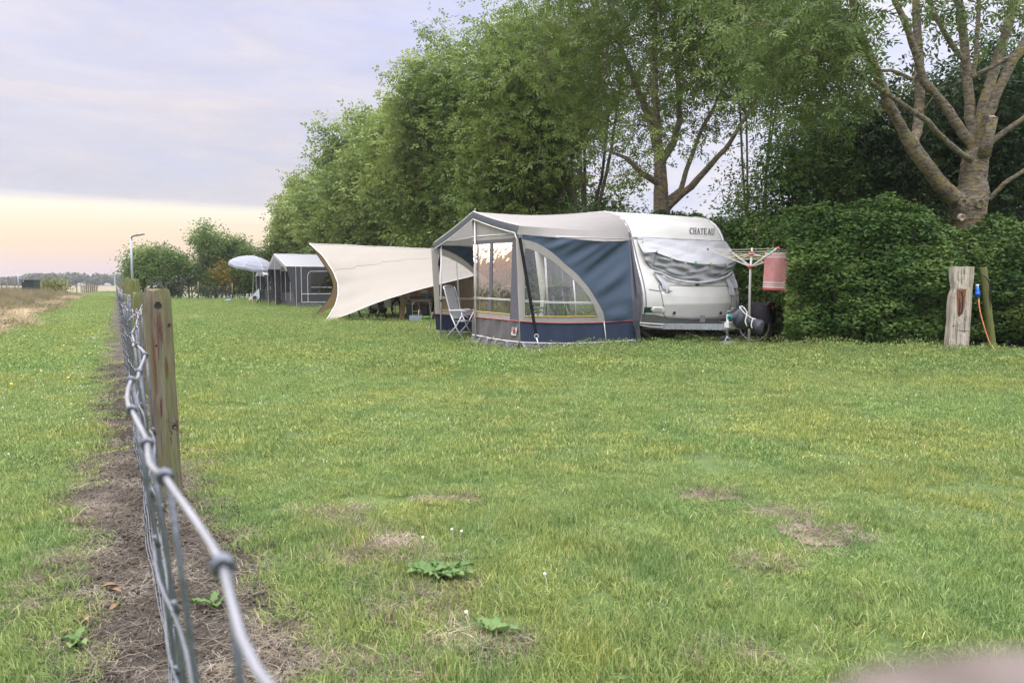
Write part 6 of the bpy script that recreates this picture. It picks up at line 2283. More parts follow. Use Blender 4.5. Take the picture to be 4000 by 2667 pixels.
# ---- hedge
def hedge(name, line, depth, heights, label, seed, m, dens=900, L=.075, Wd=.04, lean=0.22, rough=.42):
    """clipped hedge: thick layer of leaves over a twiggy core that follows `line` (foot of the front face)"""
    g = np.random.default_rng(seed)
    root = empty(name, (line[0][0], line[0][1], 0), label, "hedge")
    line = [np.array(p, float) for p in line]
    seg = [np.linalg.norm(b - a) for a, b in zip(line[:-1], line[1:])]
    tot = sum(seg)
    def at(s_):
        i = 0
        while i < len(seg) - 1 and s_ > seg[i]: s_ -= seg[i]; i += 1
        t = s_ / seg[i]; p = line[i] + (line[i + 1] - line[i]) * t; d = (line[i + 1] - line[i]) / seg[i]
        return p, d, i, t
    n = int(tot * (max(heights) + depth) * dens)
    S_ = g.uniform(0, tot, n)
    H_ = np.interp(S_, np.concatenate([[0], np.cumsum(seg)]), heights)
    pos = np.zeros((n, 3)); nor = np.zeros((n, 3))
    w = g.uniform(0, 1, n)
    P0 = np.zeros((n, 2)); D0 = np.zeros((n, 2))
    for i in range(n):
        p, d, _, _ = at(S_[i]); P0[i] = p[:2]; D0[i] = d[:2]
    N0 = np.stack([D0[:, 1], -D0[:, 0]], 1)       # faces us
    front = w < H_ / (H_ + depth)
    hz = np.where(front, g.uniform(0.03, 1, n) ** .9 * H_, H_ * (1 + .0 * w))
    back = np.where(front, 0, g.uniform(0, depth, n))
    # rounded shoulder
    rnd_ = np.clip((hz - (H_ - .7)) / .7, 0, 1)
    back = back + np.where(front, rnd_ ** 2 * .45 + hz * lean * .35, .45 + hz * lean * .35)
    p3 = np.concatenate([P0 - N0 * back[:, None], hz[:, None]], 1)
    bump = snoise(p3, 1.1, 3) * rough * .7 + snoise(p3, 4.0, 3, 3) * rough * .55
    nor = np.where(front[:, None], np.concatenate([N0, (rnd_ * .8)[:, None] + .1], 1), np.array([0, 0, 1.0]) + np.concatenate([N0 * .2, np.zeros((n, 1))], 1))
    nor = nrmz(nor)
    p3 = p3 + nor * (bump - np.abs(g.normal(0, .11, n)))[:, None] 
    under = np.clip(1 - hz / .35, 0, 1)
    p3[:, :2] -= N0 * (under * .25)[:, None]
    p3[:, 2] = np.maximum(p3[:, 2], .03)
    rr = np.clip(.5 + .28 * snoise(p3, 2.2, 2, 5) + g.normal(0, .2, n), 0, 1)
    rr = np.where(g.uniform(0, 1, n) < .002, 1, rr * .97)
    V, Q, r = leaves(p3, L, Wd, 1, .15, .3, outward=nor, seed=seed, rr=rr)
    np_mesh("foliage", V, Q, m, root, r)
    # twiggy core, kept well inside
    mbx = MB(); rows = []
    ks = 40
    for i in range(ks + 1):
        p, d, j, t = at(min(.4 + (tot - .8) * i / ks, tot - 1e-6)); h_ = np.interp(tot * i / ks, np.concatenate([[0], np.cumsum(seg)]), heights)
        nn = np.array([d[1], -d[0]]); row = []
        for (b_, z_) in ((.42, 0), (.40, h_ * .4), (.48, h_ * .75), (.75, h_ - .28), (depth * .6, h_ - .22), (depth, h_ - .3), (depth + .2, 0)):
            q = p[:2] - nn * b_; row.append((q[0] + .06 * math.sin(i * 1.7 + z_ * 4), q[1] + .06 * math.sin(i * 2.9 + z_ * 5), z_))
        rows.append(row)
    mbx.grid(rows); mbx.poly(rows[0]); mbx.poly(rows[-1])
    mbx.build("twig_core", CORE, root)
    # whips that poke out
    k = int(tot * 12)
    idx = g.integers(0, n, k); a_ = p3[idx] - nor[idx] * .1
    dd = nrmz(nor[idx] + g.normal(size=(k, 3)) * .5 + np.array([0, 0, .7])); b_ = a_ + dd * g.uniform(.15, .42, (k, 1))
    V, Q = frusta(a_, b_, np.full(k, .004), np.full(k, .002), 4)
    tw_ = np_mesh("shoots", V, Q, BARK, root); tw_["kind"] = "stuff"
    c = np.concatenate([a_ + (b_ - a_) * t for t in (.4, .6, .8, 1.0)]); c = c + g.normal(size=c.shape) * .025
    V, Q, r = leaves(c, L * 1.05, Wd * 1.05, 1, .1, .4, seed=seed + 5)
    sl_ = np_mesh("shoot_leaves", V, Q, m, root, r); sl_["kind"] = "stuff"
    return root


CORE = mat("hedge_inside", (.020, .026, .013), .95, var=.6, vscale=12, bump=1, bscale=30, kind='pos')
q = lambda u, v: G(u, v).xy
hp = [(*q(3060, 1352),), (*q(3250, 1356),), (*q(3450, 1362),), (*q(3650, 1368),), (*q(3760, 1366),)]
hedge("hedge", [(p[0], p[1], 0) for p in hp], 2.4, [2.75, 2.85, 2.95, 2.8, 2.3], "tall near hedge of small glossy green leaves behind the timber post", 401, LEAF_H, 2000, .085, .046)
hp = [G(3740, 1362), G(3860, 1362), G(3960, 1364), G(4120, 1368), G(4900, 1395)]
hedge("hedge", [(p.x, p.y + .45, 0) for p in hp], 1.8, [2.3, 2.2, 2.3, 2.5, 2.6], "lower hedge end behind the leaning stake at the photo's right", 402, LEAF_H, 1800, .085, .046)
hp = [W(CWID + .8, 5.0), W(CWID + .75, 1.9), G(3010, 1336) + Vector((0, .2, 0)), G(3100, 1344)]
hedge("hedge", [(p.x, p.y + .1, 0) for p in hp], 1.8, [2.9, 2.8, 2.75, 2.9], "darker set-back hedge behind the caravan and the clothes dryer", 403, LEAF_H, 1800, .080, .044, rough=.4)

for i, (u, Y, H_, r_, lab) in enumerate(((3050, 15.0, 3.2, 1.1, "leafy shrub knitting the near hedge to the darker hedge behind the dryer"), (3330, 16.6, 4.0, 1.3, "shrub rising just above the top of the near hedge"), (3600, 16.2, 3.8, 1.1, "shrub above the near hedge, left of the pollard's trunk"),
                                       (3880, 15.6, 3.0, 1.2, "shrub right of the pollard's trunk above the lower hedge end"), (2300, 21.4, 4.0, 1.5, "leafy bush behind the awning roof, between the dark trunks and the forked ash"), (2440, 22.6, 4.1, 1.2, "bush just left of the forked ash's trunk"), (2835, 17.4, 4.3, 1.2, "shrub showing over the caravan's right shoulder"), (3180, 17.6, 4.6, 1.5, "tall leafy shrub above the hedge, straight over the red towel"), (3450, 17.9, 5.4, 1.5, "tallest leafy shrub above the hedge, left of the pollard's lowest limb"), (2960, 17.0, 3.3, 1.2, "shrub above the darker hedge, straight over the dryer pole"))):
    ash(P(u, 1108, Y).x, Y, H_, r_, H_ * .56, lab, 380 + i, 130, 34, .075, .042, 1, m=LEAF_H, stems=4, sig=.28, name="shrub", cat="shrub", rz=H_ * .42, lumps=8)

# ---- undergrowth along the row of trees, each bush its own
labs = ["dark bush directly behind the caravan's roof line", "dark bush behind the blue awning's roof", "bush filling the gap behind the awning's peak", "bush behind the cream tarp's right half",
        "bush behind the middle of the cream tarp", "bush behind the cream tarp's left tip", "bush behind the dark grey awning", "bush left of the dark grey awning's gable", "bush under the outermost ash"]
for i, (Y, h_) in enumerate(((20.5, 3.3), (24.0, 4.2), (28.0, 4.0), (32.5, 4.3), (37.5, 4.2), (43.0, 4.4), (49.0, 4.2), (55.0, 4.4), (61, 4.2))):
    x = row_at(Y) - (1.1 if i == 0 else .3) + .8 * math.sin(i * 2)
    far = i > 1
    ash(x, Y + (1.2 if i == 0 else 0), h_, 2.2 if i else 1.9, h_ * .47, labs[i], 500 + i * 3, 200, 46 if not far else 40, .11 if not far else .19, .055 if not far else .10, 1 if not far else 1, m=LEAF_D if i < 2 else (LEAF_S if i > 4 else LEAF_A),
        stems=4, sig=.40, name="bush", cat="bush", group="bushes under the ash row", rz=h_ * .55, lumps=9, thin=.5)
# second line behind closes the view under the crowns here and there
for i, (Y, h_) in enumerate(((26, 4.6), (34, 5.0), (41, 5.4), (48, 5.2), (57, 5.0))):
    ash(row_at(Y) + 2.4, Y, h_, 2.6, h_ * .5, ["bush in the second line, behind the awning's roof", "bush in the second line, behind the awning's peak", "bush in the second line, behind the tarp's middle", "bush in the second line, behind the tarp's left tip", "bush in the second line, behind the parasol's trees"][i],
        560 + i * 3, 180, 36, .19, .10, 1, thin=.5, m=LEAF_A, stems=4, sig=.4, name="bush", cat="bush", group="bushes under the ash row", rz=h_ * .5, lumps=8)

# ---- far edge of the lawn
def far_tree(u, Y, H, rad, label, seed, m=LEAF_S, n_=150, stems=1, zc=None, name="small_tree", cat="tree", per=60, L=.20, rz=None, bole=1.0):
    x = P(u, 1108, Y).x
    zc = zc or H * .55
    return ash(x, Y, H, rad, zc, label, seed, n_, per, L, L * .46, 1, m=m, stems=stems, sig=.34, name=name, cat=cat, rz=rz or (H - zc), lumps=9, bole=bole, tipr=.012)


far_tree(640, 55, 4.5, 2.9, "low spreading bushy tree with a leaning trunk, leftmost beside the lamp post", 601, zc=2.5, rz=1.9, n_=230, bole=1.3)
far_tree(560, 56, 3.6, 1.7, "small bushy tree crowding the lamp post on the right", 602, zc=2.1, n_=100)
far_tree(845, 57, 6.3, 2.2, "taller loose-crowned tree standing between the lamp post tree and the parasol", 603, zc=3.9, n_=200, bole=1.6)
far_tree(740, 58, 4.2, 1.5, "thin shrubby tree between the leaning tree and the taller loose tree", 604, zc=2.4, n_=80, stems=3)
far_tree(960, 57, 5.4, 2.0, "leafy tree just left above the parasol", 605, zc=3.0, n_=180, rz=2.3, stems=3)
far_tree(1050, 58, 4.9, 2.0, "bushy tree behind the parasol", 606, zc=2.7, n_=180, rz=2.2, stems=3)
far_tree(1140, 59, 4.6, 2.0, "dark bushy tree between parasol and grey awning", 607, zc=2.5, n_=150, stems=3, m=LEAF_A)
AUT = foliage("yellowing_leaf", (.14, .13, .03), (.26, .20, .045), (.38, .28, .06), trans=.3, clump=1)
far_tree(873, 55.2, 2.9, .55, "slim yellowing shrub by the far wire fence", 608, AUT, 40, 3, 1.5, "shrub", "shrub")
for i, (u, h_) in enumerate(((800, 1.7), (835, 2.2), (900, 2.4), (945, 2.6), (985, 2.6), (1020, 2.4), (640, 1.2), (690, 1.0))):
    far_tree(u, 55.6, h_, 1.0, ["shrub at the foot of the far trees, left of the yellowing one", "round shrub directly left of the yellowing shrub", "round shrub directly right of the yellowing shrub", "dark shrub two to the right of the yellowing shrub", "dark shrub behind the parasol pole",
             "dark shrub behind the small light awning", "low dark shrub under the leaning trunk", "low shrub right of the leaning trunk"][i], 620 + i, LEAF_S if i % 2 else LEAF_A, 60, 4, h_ * .5, "shrub", "shrub", rz=h_ * .5)

# ---- distant wood on the horizon, one mass; clumps of different height
WOODL = foliage("distant_foliage", (.035, .06, .03), (.06, .09, .045), (.10, .13, .07), trans=.1, clump=.06)
g = np.random.default_rng(77)
cs = []
profile = [(-250, 1078), (0, 1084), (70, 1079), (96, 1078), (106, 1068), (180, 1065), (250, 1067), (318, 1063), (327, 1080), (332, 1064), (362, 1078), (380, 1063), (400, 1062), (420, 1068), (480, 1068), (520, 1080), (620, 1086), (700, 1086), (800, 1090), (2000, 1092), (4300, 1088)]
YW = 420
for _ in range(1500):
    u = g.uniform(-500, 4500) if _ < 700 else g.uniform(-200, 900)
    vt = np.interp(u, [p[0] for p in profile], [p[1] for p in profile])
    Y = YW + g.uniform(-15, 40)
    zt_ = CH + (1108 - vt) * Y / F * g.uniform(.62, 1.04)
    x = (u - CX) / F * Y
    cs.append((x, Y, zt_))
cs = np.array(cs)
pts = []
for x, Y, zt_ in cs:
    n_ = 70
    r_ = min(2.6, zt_ * .5)
    v_ = nrmz(g.normal(size=(n_, 3))) * (g.uniform(0, 1, (n_, 1)) ** .4) * np.array([r_ * 1.1, r_, max(zt_ * .5, 1)])
    pts.append(v_ + np.array([x, Y, zt_ * .5]))
pts = np.concatenate(pts)
V, Q, r = leaves(pts, 1.5, .9, 1, .1, .6, seed=9)
wd = np_mesh("distant_wood", V, Q, WOODL, None, r); tag(wd, kind='stuff')
# ------------------------------------------------------------------ bicycles
def bicycle(label, frame_col, heading, pos, wheel_r=.345, motor=True, panniers=False, group=None, steer=.35, fork_col=None):
    """built at the origin heading +X, then turned"""
    root = empty("bicycle", (0, 0, 0), label, "bicycle", group)
    fm = mat("bike_" + str(frame_col), frame_col, .35, var=.1); blk = mat("bike_black", (.02, .02, .022), .45); sp = mat("spoke_steel", (.4, .4, .42), .3, metal=.8); rimm = mat("rim_grey", (.42, .42, .44), .35, metal=.5)
    V3 = Vector; r = wheel_r
    bb = V3((.44, 0, .30)); rw = V3((0, 0, r)); fw = V3((1.10, 0, r)); seat_t = V3((.27, 0, .80)); head_t = V3((.92, 0, .86)); head_b = V3((.96, 0, .66))
    m_ = MB(); m_.tube([bb, seat_t], .019, 8); m_.tube([head_b, bb + V3((.02, 0, .02))], .030, 8); m_.tube([head_t, head_b], .022, 8); m_.tube([head_b + V3((-.02, 0, .05)), seat_t * .55 + bb * .45], .020, 8)
    for s_ in (-.05, .05):
        m_.tube([bb + V3((0, s_, 0)), rw + V3((0, s_, 0))], .010, 6); m_.tube([seat_t * .7 + bb * .3, rw + V3((0, s_, 0))], .008, 6)
    m_.build("frame", fm, root, True)
    cs, sn = math.cos(steer), math.sin(steer)
    def st(p):
        d = p - V3((1.0, 0, 0)); return V3((1.0 + d.x * cs - d.y * sn, d.x * sn + d.y * cs, d.z))
    m_ = MB()
    for s_ in (-.05, .05): m_.tube([st(head_b + V3((0, s_, 0))), st(fw + V3((0, s_, 0)))], .012, 6)
    m_.build("fork", fm, root, True)
    for cen, tr in ((rw, lambda p: p), (fw, st)):
        m_ = MB(); m_.tube([tr(cen + V3((r * math.cos(a), 0, r * math.sin(a)))) for a in [k * 2 * math.pi / 36 for k in range(36)]], .024, 8, closed=True)
        w_ = m_.build("wheel", tyre, root, True)
        m_ = MB(); m_.tube([tr(cen + V3(((r - .032) * math.cos(a), 0, (r - .032) * math.sin(a)))) for a in [k * 2 * math.pi / 36 for k in range(36)]], .011, 6, closed=True); m_.build("rim", rimm, w_, True)
        m_ = MB()
        for k in range(20):
            a = k * 2 * math.pi / 20; m_.tube([tr(cen + V3((0, .02 if k % 2 else -.02, 0))), tr(cen + V3(((r - .03) * math.cos(a), 0, (r - .03) * math.sin(a))))], .0016, 4)
        m_.build("spokes", sp, w_)
        m_ = MB(); m_.lathe([(.001, -.05), (.02, -.05), (.035, -.03), (.035, .03), (.02, .05), (.001, .05)], tr(cen), 12, tr(cen + V3((0, 1, 0))) - tr(cen)); m_.build("hub", blk, w_, True)
        # mudguard
        m_ = MB(); rows = []
        for k in range(14):
            a = R(20 + k * 11); rows.append([tr(cen + V3(((r + .04) * math.cos(a) * (-1 if cen is rw else 1), s_, (r + .04) * math.sin(a)))) for s_ in (-.03, 0, .03)])
        m_.grid(rows); m_.build("mudguard", blk, root, True)
    m_ = MB(); m_.tube([seat_t, seat_t + V3((-.03, 0, .14))], .013, 6); m_.build("seat_post", blk, root)
    m_ = MB(); m_.grid([[V3((.10 + .28 * t, -w, .95 + .01 * math.cos(t * 6))), V3((.10 + .28 * t, 0, .975)), V3((.10 + .28 * t, w, .95))] for t, w in ((0, .06), (.15, .09), (.4, .08), (.7, .035), (1, .015))]); m_.build("saddle", blk, root, True)
    m_ = MB(); m_.tube([st(head_t), st(head_t + V3((.0, 0, .16)))], .014, 6); m_.tube([st(V3((.72, -.30, 1.06))), st(V3((.88, -.24, 1.06))), st(V3((.94, 0, 1.03))), st(V3((.88, .24, 1.06))), st(V3((.72, .30, 1.06)))], .013, 7); m_.build("handlebar", blk, root, True)
    m_ = MB(); m_.lathe([(.001, -.03), (.09, -.03), (.09, -.024), (.001, -.024)], bb, 18, V3((0, 1, 0)))
    m_.bar(bb + V3((0, -.06, 0)), bb + V3((.12, -.06, -.12)), .012, .022); m_.bar(bb + V3((0, .06, 0)), bb + V3((-.12, .06, .12)), .012, .022)
    m_.box(bb + V3((.12, -.12, -.12)), (.09, .10, .02)); m_.box(bb + V3((-.12, .12, .12)), (.09, .10, .02)); m_.build("crank", blk, root)
    if motor:
        m_ = MB(); m_.blob(bb + V3((.03, 0, .01)), .13, .06, .085, 14, 9); m_.build("motor", blk, root, True)
        m_ = MB(); m_.bar(head_b * .85 + bb * .15 + V3((.02, 0, .04)), bb * .7 + head_b * .3 + V3((.02, 0, .05)), .06, .07); m_.build("battery", blk, root)
    m_ = MB()
    for s_ in (-.05, .05): m_.tube([V3((.20, s_, .72)), V3((-.30, s_, .74)), V3((-.02, s_ * 1.4, r))], .006, 5)
    m_.build("rack", blk, root)
    if panniers:
        pc = fabric("pannier_cloth", (.035, .030, .038), .2, 0, .4, 9)
        for s_ in (-1, 1):
            m_ = MB(); rows = []
            for i in range(7):
                t = i / 6; rows.append([V3((x, s_ * y * (1 + .25 * math.sin(t * 3.1)), .80 - .40 * t)) for x, y in ((-.36, .08), (-.34, .20), (-.14, .23), (.06, .20), (.08, .08))])
            m_.grid(rows); m_.poly(rows[-1]); m_.build("pannier", pc, root, True)
        m_ = MB(); m_.grid([[V3((x, y, .82 - .6 * max(0, abs(y) - .15))) for x in (-.37, -.14, .09)] for y in (-.24, -.15, 0, .15, .24)]); m_.build("pannier_flap", pc, root, True)
        m_ = MB(); m_.box(V3((-.39, 0, .72)), (.03, .10, .05)); m_.build("rear_light", mat("reflector_red", (.35, .02, .01), .3), root)
    root.location = pos; root.rotation_euler = (0, 0, heading)
    return root


a_, b_ = G(1403, 1252), G(1553, 1250)
dxy = Vector((b_.x - a_.x, .25, 0))
bicycle("grey-green electric bicycle parked under the cream tarp, its lower half showing", (.26, .28, .22), math.atan2(dxy.y, dxy.x), (a_.x, a_.y, 0), .37, steer=.75, group="bicycles on the campsite")
bicycle("second dark bicycle just behind the grey-green one under the cream tarp", (.05, .05, .055), math.atan2(dxy.y, dxy.x) + .06, (a_.x + .22, a_.y + .55, 0), .36, steer=-.3, group="bicycles on the campsite")
rb = G(2950, 1337)
bicycle("black bicycle with dark panniers and red rear light behind the caravan's hitch", (.03, .03, .035), R(138), (rb.x, rb.y + .1, 0), .345, False, True, "bicycles on the campsite", steer=.9)
# ------------------------------------------------------------------ clothes dryer, towel, pegs
DY = 14.35
dr = empty("rotary_clothes_dryer", (P(2926, 1300, DY).x, DY, 0), "white rotary clothes dryer with yellow lines beside the caravan's nose", "clothes dryer")
DW = mat("dryer_white", (.66, .66, .64), .35, var=.08)
hub_l = P(2933, 1042, DY); hub_u = P(2936, 992, DY)
m_ = MB(); m_.tube([Vector((P(2926, 1300, DY).x, DY, 0)), P(2931, 1060, DY), P(2938, 968, DY)], [.026, .024, .020], 12); m_.build("pole", DW, dr, True)
RED = mat("dryer_red", (.5, .08, .08), .4, var=.1)
for h_ in (hub_l, hub_u):
    m_ = MB(); m_.lathe([(.02, -.03), (.06, -.025), (.065, .0), (.06, .03), (.02, .035)], h_, 14); m_.build("hub", RED, dr, True)
ends = []
pr = P(3116, 977, DY - .15) - hub_l; pl_ = P(2768, 975, DY + .05) - hub_l
dirs = [pr, Vector((.18, -.92, pr.z)), pl_, Vector((-.1, .92, pr.z))]
for d_ in dirs:
    m_ = MB(); m_.bar(hub_l, hub_l + d_, .022, .028); ar = m_.build("arm", DW, dr)
    m_ = MB(); m_.bar(hub_l + d_, hub_l + d_ * 1.04, .032, .036); m_.build("end_cap", RED, ar)
    m_ = MB(); m_.bar(hub_u, hub_l + d_ * .55, .010, .012); m_.build("stay", DW, dr)
YEL = mat("line_yellow", (.62, .52, .12), .5); WLN = mat("line_white", (.66, .66, .62), .5)
for k, f_ in enumerate((.42, .55, .68, .81, .94)):
    m_ = MB(); q = [hub_l + d_ * f_ + Z * .02 for d_ in dirs]
    for i in range(4):
        a, b_ = q[i], q[(i + 1) % 4]; m_.tube([a, (a + b_) / 2 - Z * .012, b_], .0035, 4)
    m_.build("line", YEL if k in (1, 3) else WLN, dr)


def towel_mat():
    m, nt, b = new_mat("towel_red_white"); L = nt.links.new
    tcn = nt.nodes.new('ShaderNodeAttribute'); tcn.attribute_name = 'tv'
    red, wh, gr = (.50, .10, .11), (.68, .64, .64), (.35, .33, .35)
    r = ramp(nt, [(0, wh), (.035, red), (.055, wh), (.085, red), (.105, wh), (.13, red), (.785, wh), (.815, gr), (.82, red), (.845, wh), (.875, red), (.895, wh), (.935, red)], 'CONSTANT')
    L(tcn.outputs['Fac'], r.inputs[0])
    c = coords(nt, (1, 1, 1), 'obj'); ch = nt.nodes.new('ShaderNodeTexVoronoi'); ch.inputs['Scale'].default_value = 75; L(c, ch.inputs['Vector'])
    mk = ramp(nt, [(0, 0), (.13, 1), (.785, 0)], 'CONSTANT'); L(tcn.outputs['Fac'], mk.inputs[0])
    rr = ramp(nt, [(.35, .1), (.55, .6)]); L(ch.outputs['Distance'], rr.inputs[0])
    out = mix(nt, r.outputs[0], (.64, .46, .45), mix(nt, (0, 0, 0), rr.outputs[0], mk.outputs[0])); L(out, b.inputs['Base Color'])
    b.inputs['Roughness'].default_value = .9
    bn = nt.nodes.new('ShaderNodeBump'); bn.inputs['Strength'].default_value = .6; bn.inputs['Distance'].default_value = .004
    L(ch.outputs['Distance'], bn.inputs['Height']); L(bn.outputs[0], b.inputs['Normal'])
    return m


rows = []; tv = []
TL, TR, BL, BR = (2989, 987), (3083, 987), (2979, 1131), (3070, 1136)
for i in range(30):
    t = i / 29; row = []
    for j in range(22):
        s_ = j / 21
        u = (TL[0] + (TR[0] - TL[0]) * s_) * (1 - t) + (BL[0] + (BR[0] - BL[0]) * s_) * t; v = (TL[1] + (TR[1] - TL[1]) * s_) * (1 - t) + (BL[1] + (BR[1] - BL[1]) * s_) * t
        row.append(P(u, v, DY - .52 + .45 * (1 - s_) * 0 + .009 * math.sin(s_ * 9 + .8 * t) * (.3 + t))); tv.append(t)
    rows.append(row)
m_ = MB(); m_.grid(rows); n1_ = len(m_.v)
m_.grid([[p + Vector((0, .012, 0)) for p in r_] for r_ in rows]); tv = tv + tv
tw = m_.build("towel", towel_mat(), None, True); tw.data.attributes.new('tv', 'FLOAT', 'POINT').data.foreach_set('value', tv)
tag(tw, "red and white checked towel with striped ends pegged on the rotary dryer", "towel")
for (u, v, c_, lab) in ((3001, 981, "green", "green peg at the left corner of the red towel"), (3080, 980, "green", "green peg at the right corner of the red towel"), (2953, 977, "blue", "blue peg on the dryer line above its pole"),
                        (2975, 1024, "yellow", "yellow peg hanging on the dryer line left of the towel")):
    p_ = P(u, v, DY - .53); m_ = MB(); m_.bar(p_ + Z * .035 - Vector((.014, 0, 0)), p_ - Z * .035 + Vector((.006, 0, 0)), .012, .012); m_.bar(p_ + Z * .035 + Vector((.014, 0, 0)), p_ - Z * .035 - Vector((.004, 0, 0)), .012, .010)
    tag(m_.build("clothes_peg", mat("peg_" + c_, peg_cols.get(c_, (.03, .25, .32)), .4)), lab, "clothes peg", "pegs on the clothes dryer")

# ------------------------------------------------------------------ cream tarp of the next pitch
def cream(name, col, tr=.12):
    return fabric(name, col, .05, tr, .35, 1.1)


TARP = cream("tarp_cream", (.41, .38, .335), .2); TAN = cream("tarp_tan", (.36, .255, .15), .2)
tarp = empty("tarp_shelter", tuple(P(1500, 1240, 23.5).xy) + (0,), "big cream wing-shaped tarp pegged low at its left end beside the awning", "tarp")
pegA = G(1262, 1262); pegB = G(1225, 1233)
ridge = [P(u, v, Y) for u, v, Y in ((1210, 952, 24.6), (1330, 958, 24.5), (1460, 964, 24.3), (1600, 970, 24.1), (1730, 975, 24.0), (1880, 985, 23.9))]
left = [(1210, 952, 24.6), (1247, 985, 24.2), (1277, 1020, 23.8), (1302, 1060, 23.4), (1319, 1105, 23.0), (1322, 1150, 22.6), (1309, 1195, 22.2), (1286, 1232, 21.9), (1262, 1262, pegA.y)]
low = [(1262, 1262, pegA.y), (1330, 1238, 21.5), (1420, 1203, 21.3), (1520, 1165, 21.2), (1620, 1136, 21.1), (1725, 1108, 21.0), (1860, 1075, 20.9)]
rightl = [(1880, 985, 23.9), (1872, 1020, 22.6), (1860, 1075, 20.9)]


def pts3(Lx, n):
    q = rs3([P(*p) for p in Lx], n); return q


n, m = 40, 30
T_ = rs3(ridge, n); B_ = pts3(low, n); L_ = pts3(left, m); R_ = pts3(rightl, m); rows = []
for i in range(m):
    t = i / (m - 1); row = []
    for j in range(n):
        s_ = j / (n - 1)
        p = T_[j] * (1 - t) + B_[j] * t + L_[i] * (1 - s_) + R_[i] * s_ - (T_[0] * (1 - s_) * (1 - t) + T_[-1] * s_ * (1 - t) + B_[0] * (1 - s_) * t + B_[-1] * s_ * t)
        sag = .05 * math.sin(math.pi * t) * math.sin(math.pi * s_)
        row.append(p + Vector((0, sag + .010 * math.sin(s_ * 9 + t * 14) * math.sin(math.pi * t), -.01 * math.sin((t + s_) * 22) * (1 - s_))) + Vector((0, .035 * math.sin(t * 34) * (1 - s_) ** 3 * t + .03 * math.sin(t * 30 + 1) * s_ ** 3 + .02 * math.sin(s_ * 16 - t * 7) * (1 - t) * math.sin(math.pi * t), 0)))
    rows.append(row)
m_ = MB(); m_.grid(rows); m_.build("near_sheet", TARP, tarp, True)
m_ = MB(); m_.tube([r_[0] - Vector((0, .01, 0)) for r_ in rows], .014, 6); m_.tube([p - Vector((0, .01, 0)) for p in rows[-1]], .012, 6); m_.tube([p + Z * .01 for p in rows[0]], .014, 6); m_.build("hem", PIPW, tarp, True)
# seam
m_ = MB(); m_.tube([rows[int(13 - 6 * j / (n - 1))][j] - Vector((0, .008, 0)) for j in range(n)], .005, 4); m_.build("seam", mat("seam_grey", (.34, .32, .31), .8), tarp, True)
left2 = [(1210, 952, 24.6), (1258, 1022, 25.1), (1287, 1070, 25.6), (1300, 1110, 26.0), (1292, 1150, 26.3), (1262, 1192, 26.6), (1225, 1233, pegB.y)]
L2 = pts3(left2, m); B2 = [pegB, Vector((pegB.x + 2, pegB.y + .6, 1.0)), Vector((pegB.x + 4, pegB.y + .8, 1.35)), Vector((pegB.x + 6, pegB.y + .5, 1.5))]
B2 = rs3(B2, n); rows = []
Rr = rs3([ridge[-1], B2[-1]], m)
for i in range(m):
    t = i / (m - 1); rows.append([T_[j] * (1 - t) + B2[j] * t + L2[i] * (1 - j / (n - 1)) + Rr[i] * (j / (n - 1)) - (T_[0] * (1 - j / (n - 1)) * (1 - t) + T_[-1] * (j / (n - 1)) * (1 - t) + B2[0] * (1 - j / (n - 1)) * t + B2[-1] * (j / (n - 1)) * t) + Vector((.01, .02, -.02)) for j in range(n)])
m_ = MB(); m_.grid(rows); m_.build("far_sheet", TAN, tarp, True)
m_ = MB(); m_.tube([r_[0] - Vector((0, .01, 0)) for r_ in rows], .012, 6); m_.build("hem", mat("dark_hem", (.06, .055, .06), .7), tarp, True)
for p_ in (pegA, pegB):
    m_ = MB(); m_.tube([p_ + Vector((.10, 0, .05)), p_ + Vector((0, 0, .04)), p_ + Vector((-.12, 0, .0))], .022, 6); m_.tube([p_ + Vector((-.14, 0, .09)), p_ + Vector((-.10, 0, -.05))], .010, 5); m_.build("peg", mat("peg_steel", (.12, .12, .125), .5), tarp)
m_ = MB()
mp = P(1540, 966, 24.2); m_.tube([Vector((mp.x, mp.y, 0)), mp], .016, 8); m_.build("support_pole", POLE, tarp)

# tan tent wall and grey caravan under it
tt = empty("tan_tent", (G(1640, 1258).x, 22.6, 0), "tan canvas tent wall with folds under the right end of the cream tarp", "tent")
Yt = 22.7
m_ = MB(); rows = []
for i in range(12):
    t = i / 11; rows.append([Vector((P(u, 1108, Yt).x + .02 * math.sin(i * .8 + u), Yt + .06 * math.sin(u * .09) * (1 + .4 * t), 1.30 * (1 - t) + .01)) for u in range(1600, 1880, 6)])
m_.grid(rows); m_.build("back_wall", TAN, tt, True)
m_ = MB(); rows = []
for i in range(12):
    t = i / 11; rows.append([Vector((P(u, 1108, Yt - .9).x - .10 * t, Yt - .9 + .05 * math.sin(u * .35), 1.12 * (1 - t) + .01)) for u in range(1568, 1590, 4)])
m_.grid(rows); m_.build("side_flap", TAN, tt, True)
m_ = MB(); rows = []
for i in range(12):
    t = i / 11; rows.append([Vector((P(u, 1108, Yt - 1.2).x - (.12 - .25 * t) * math.sin(i), Yt - 1.2 + .05 * math.sin(u * .5), 1.2 * (1 - t) + .01)) for u in range(1702, 1760, 4)])
m_.grid(rows); m_.build("side_flap", TAN, tt, True)
gc = empty("grey_caravan", (P(1600, 1200, 25.5).x, 25.5, 0), "grey-white caravan mostly hidden behind the cream tarp and tan tent", "caravan")
m_ = MB(); c_ = Vector((P(1660, 1108, 25.3).x, 25.6, 0)); prof2 = [(-1.1, .45), (-1.1, 1.6), (-.98, 1.95), (-.7, 2.08), (.7, 2.08), (.98, 1.95), (1.1, 1.6), (1.1, .45)]
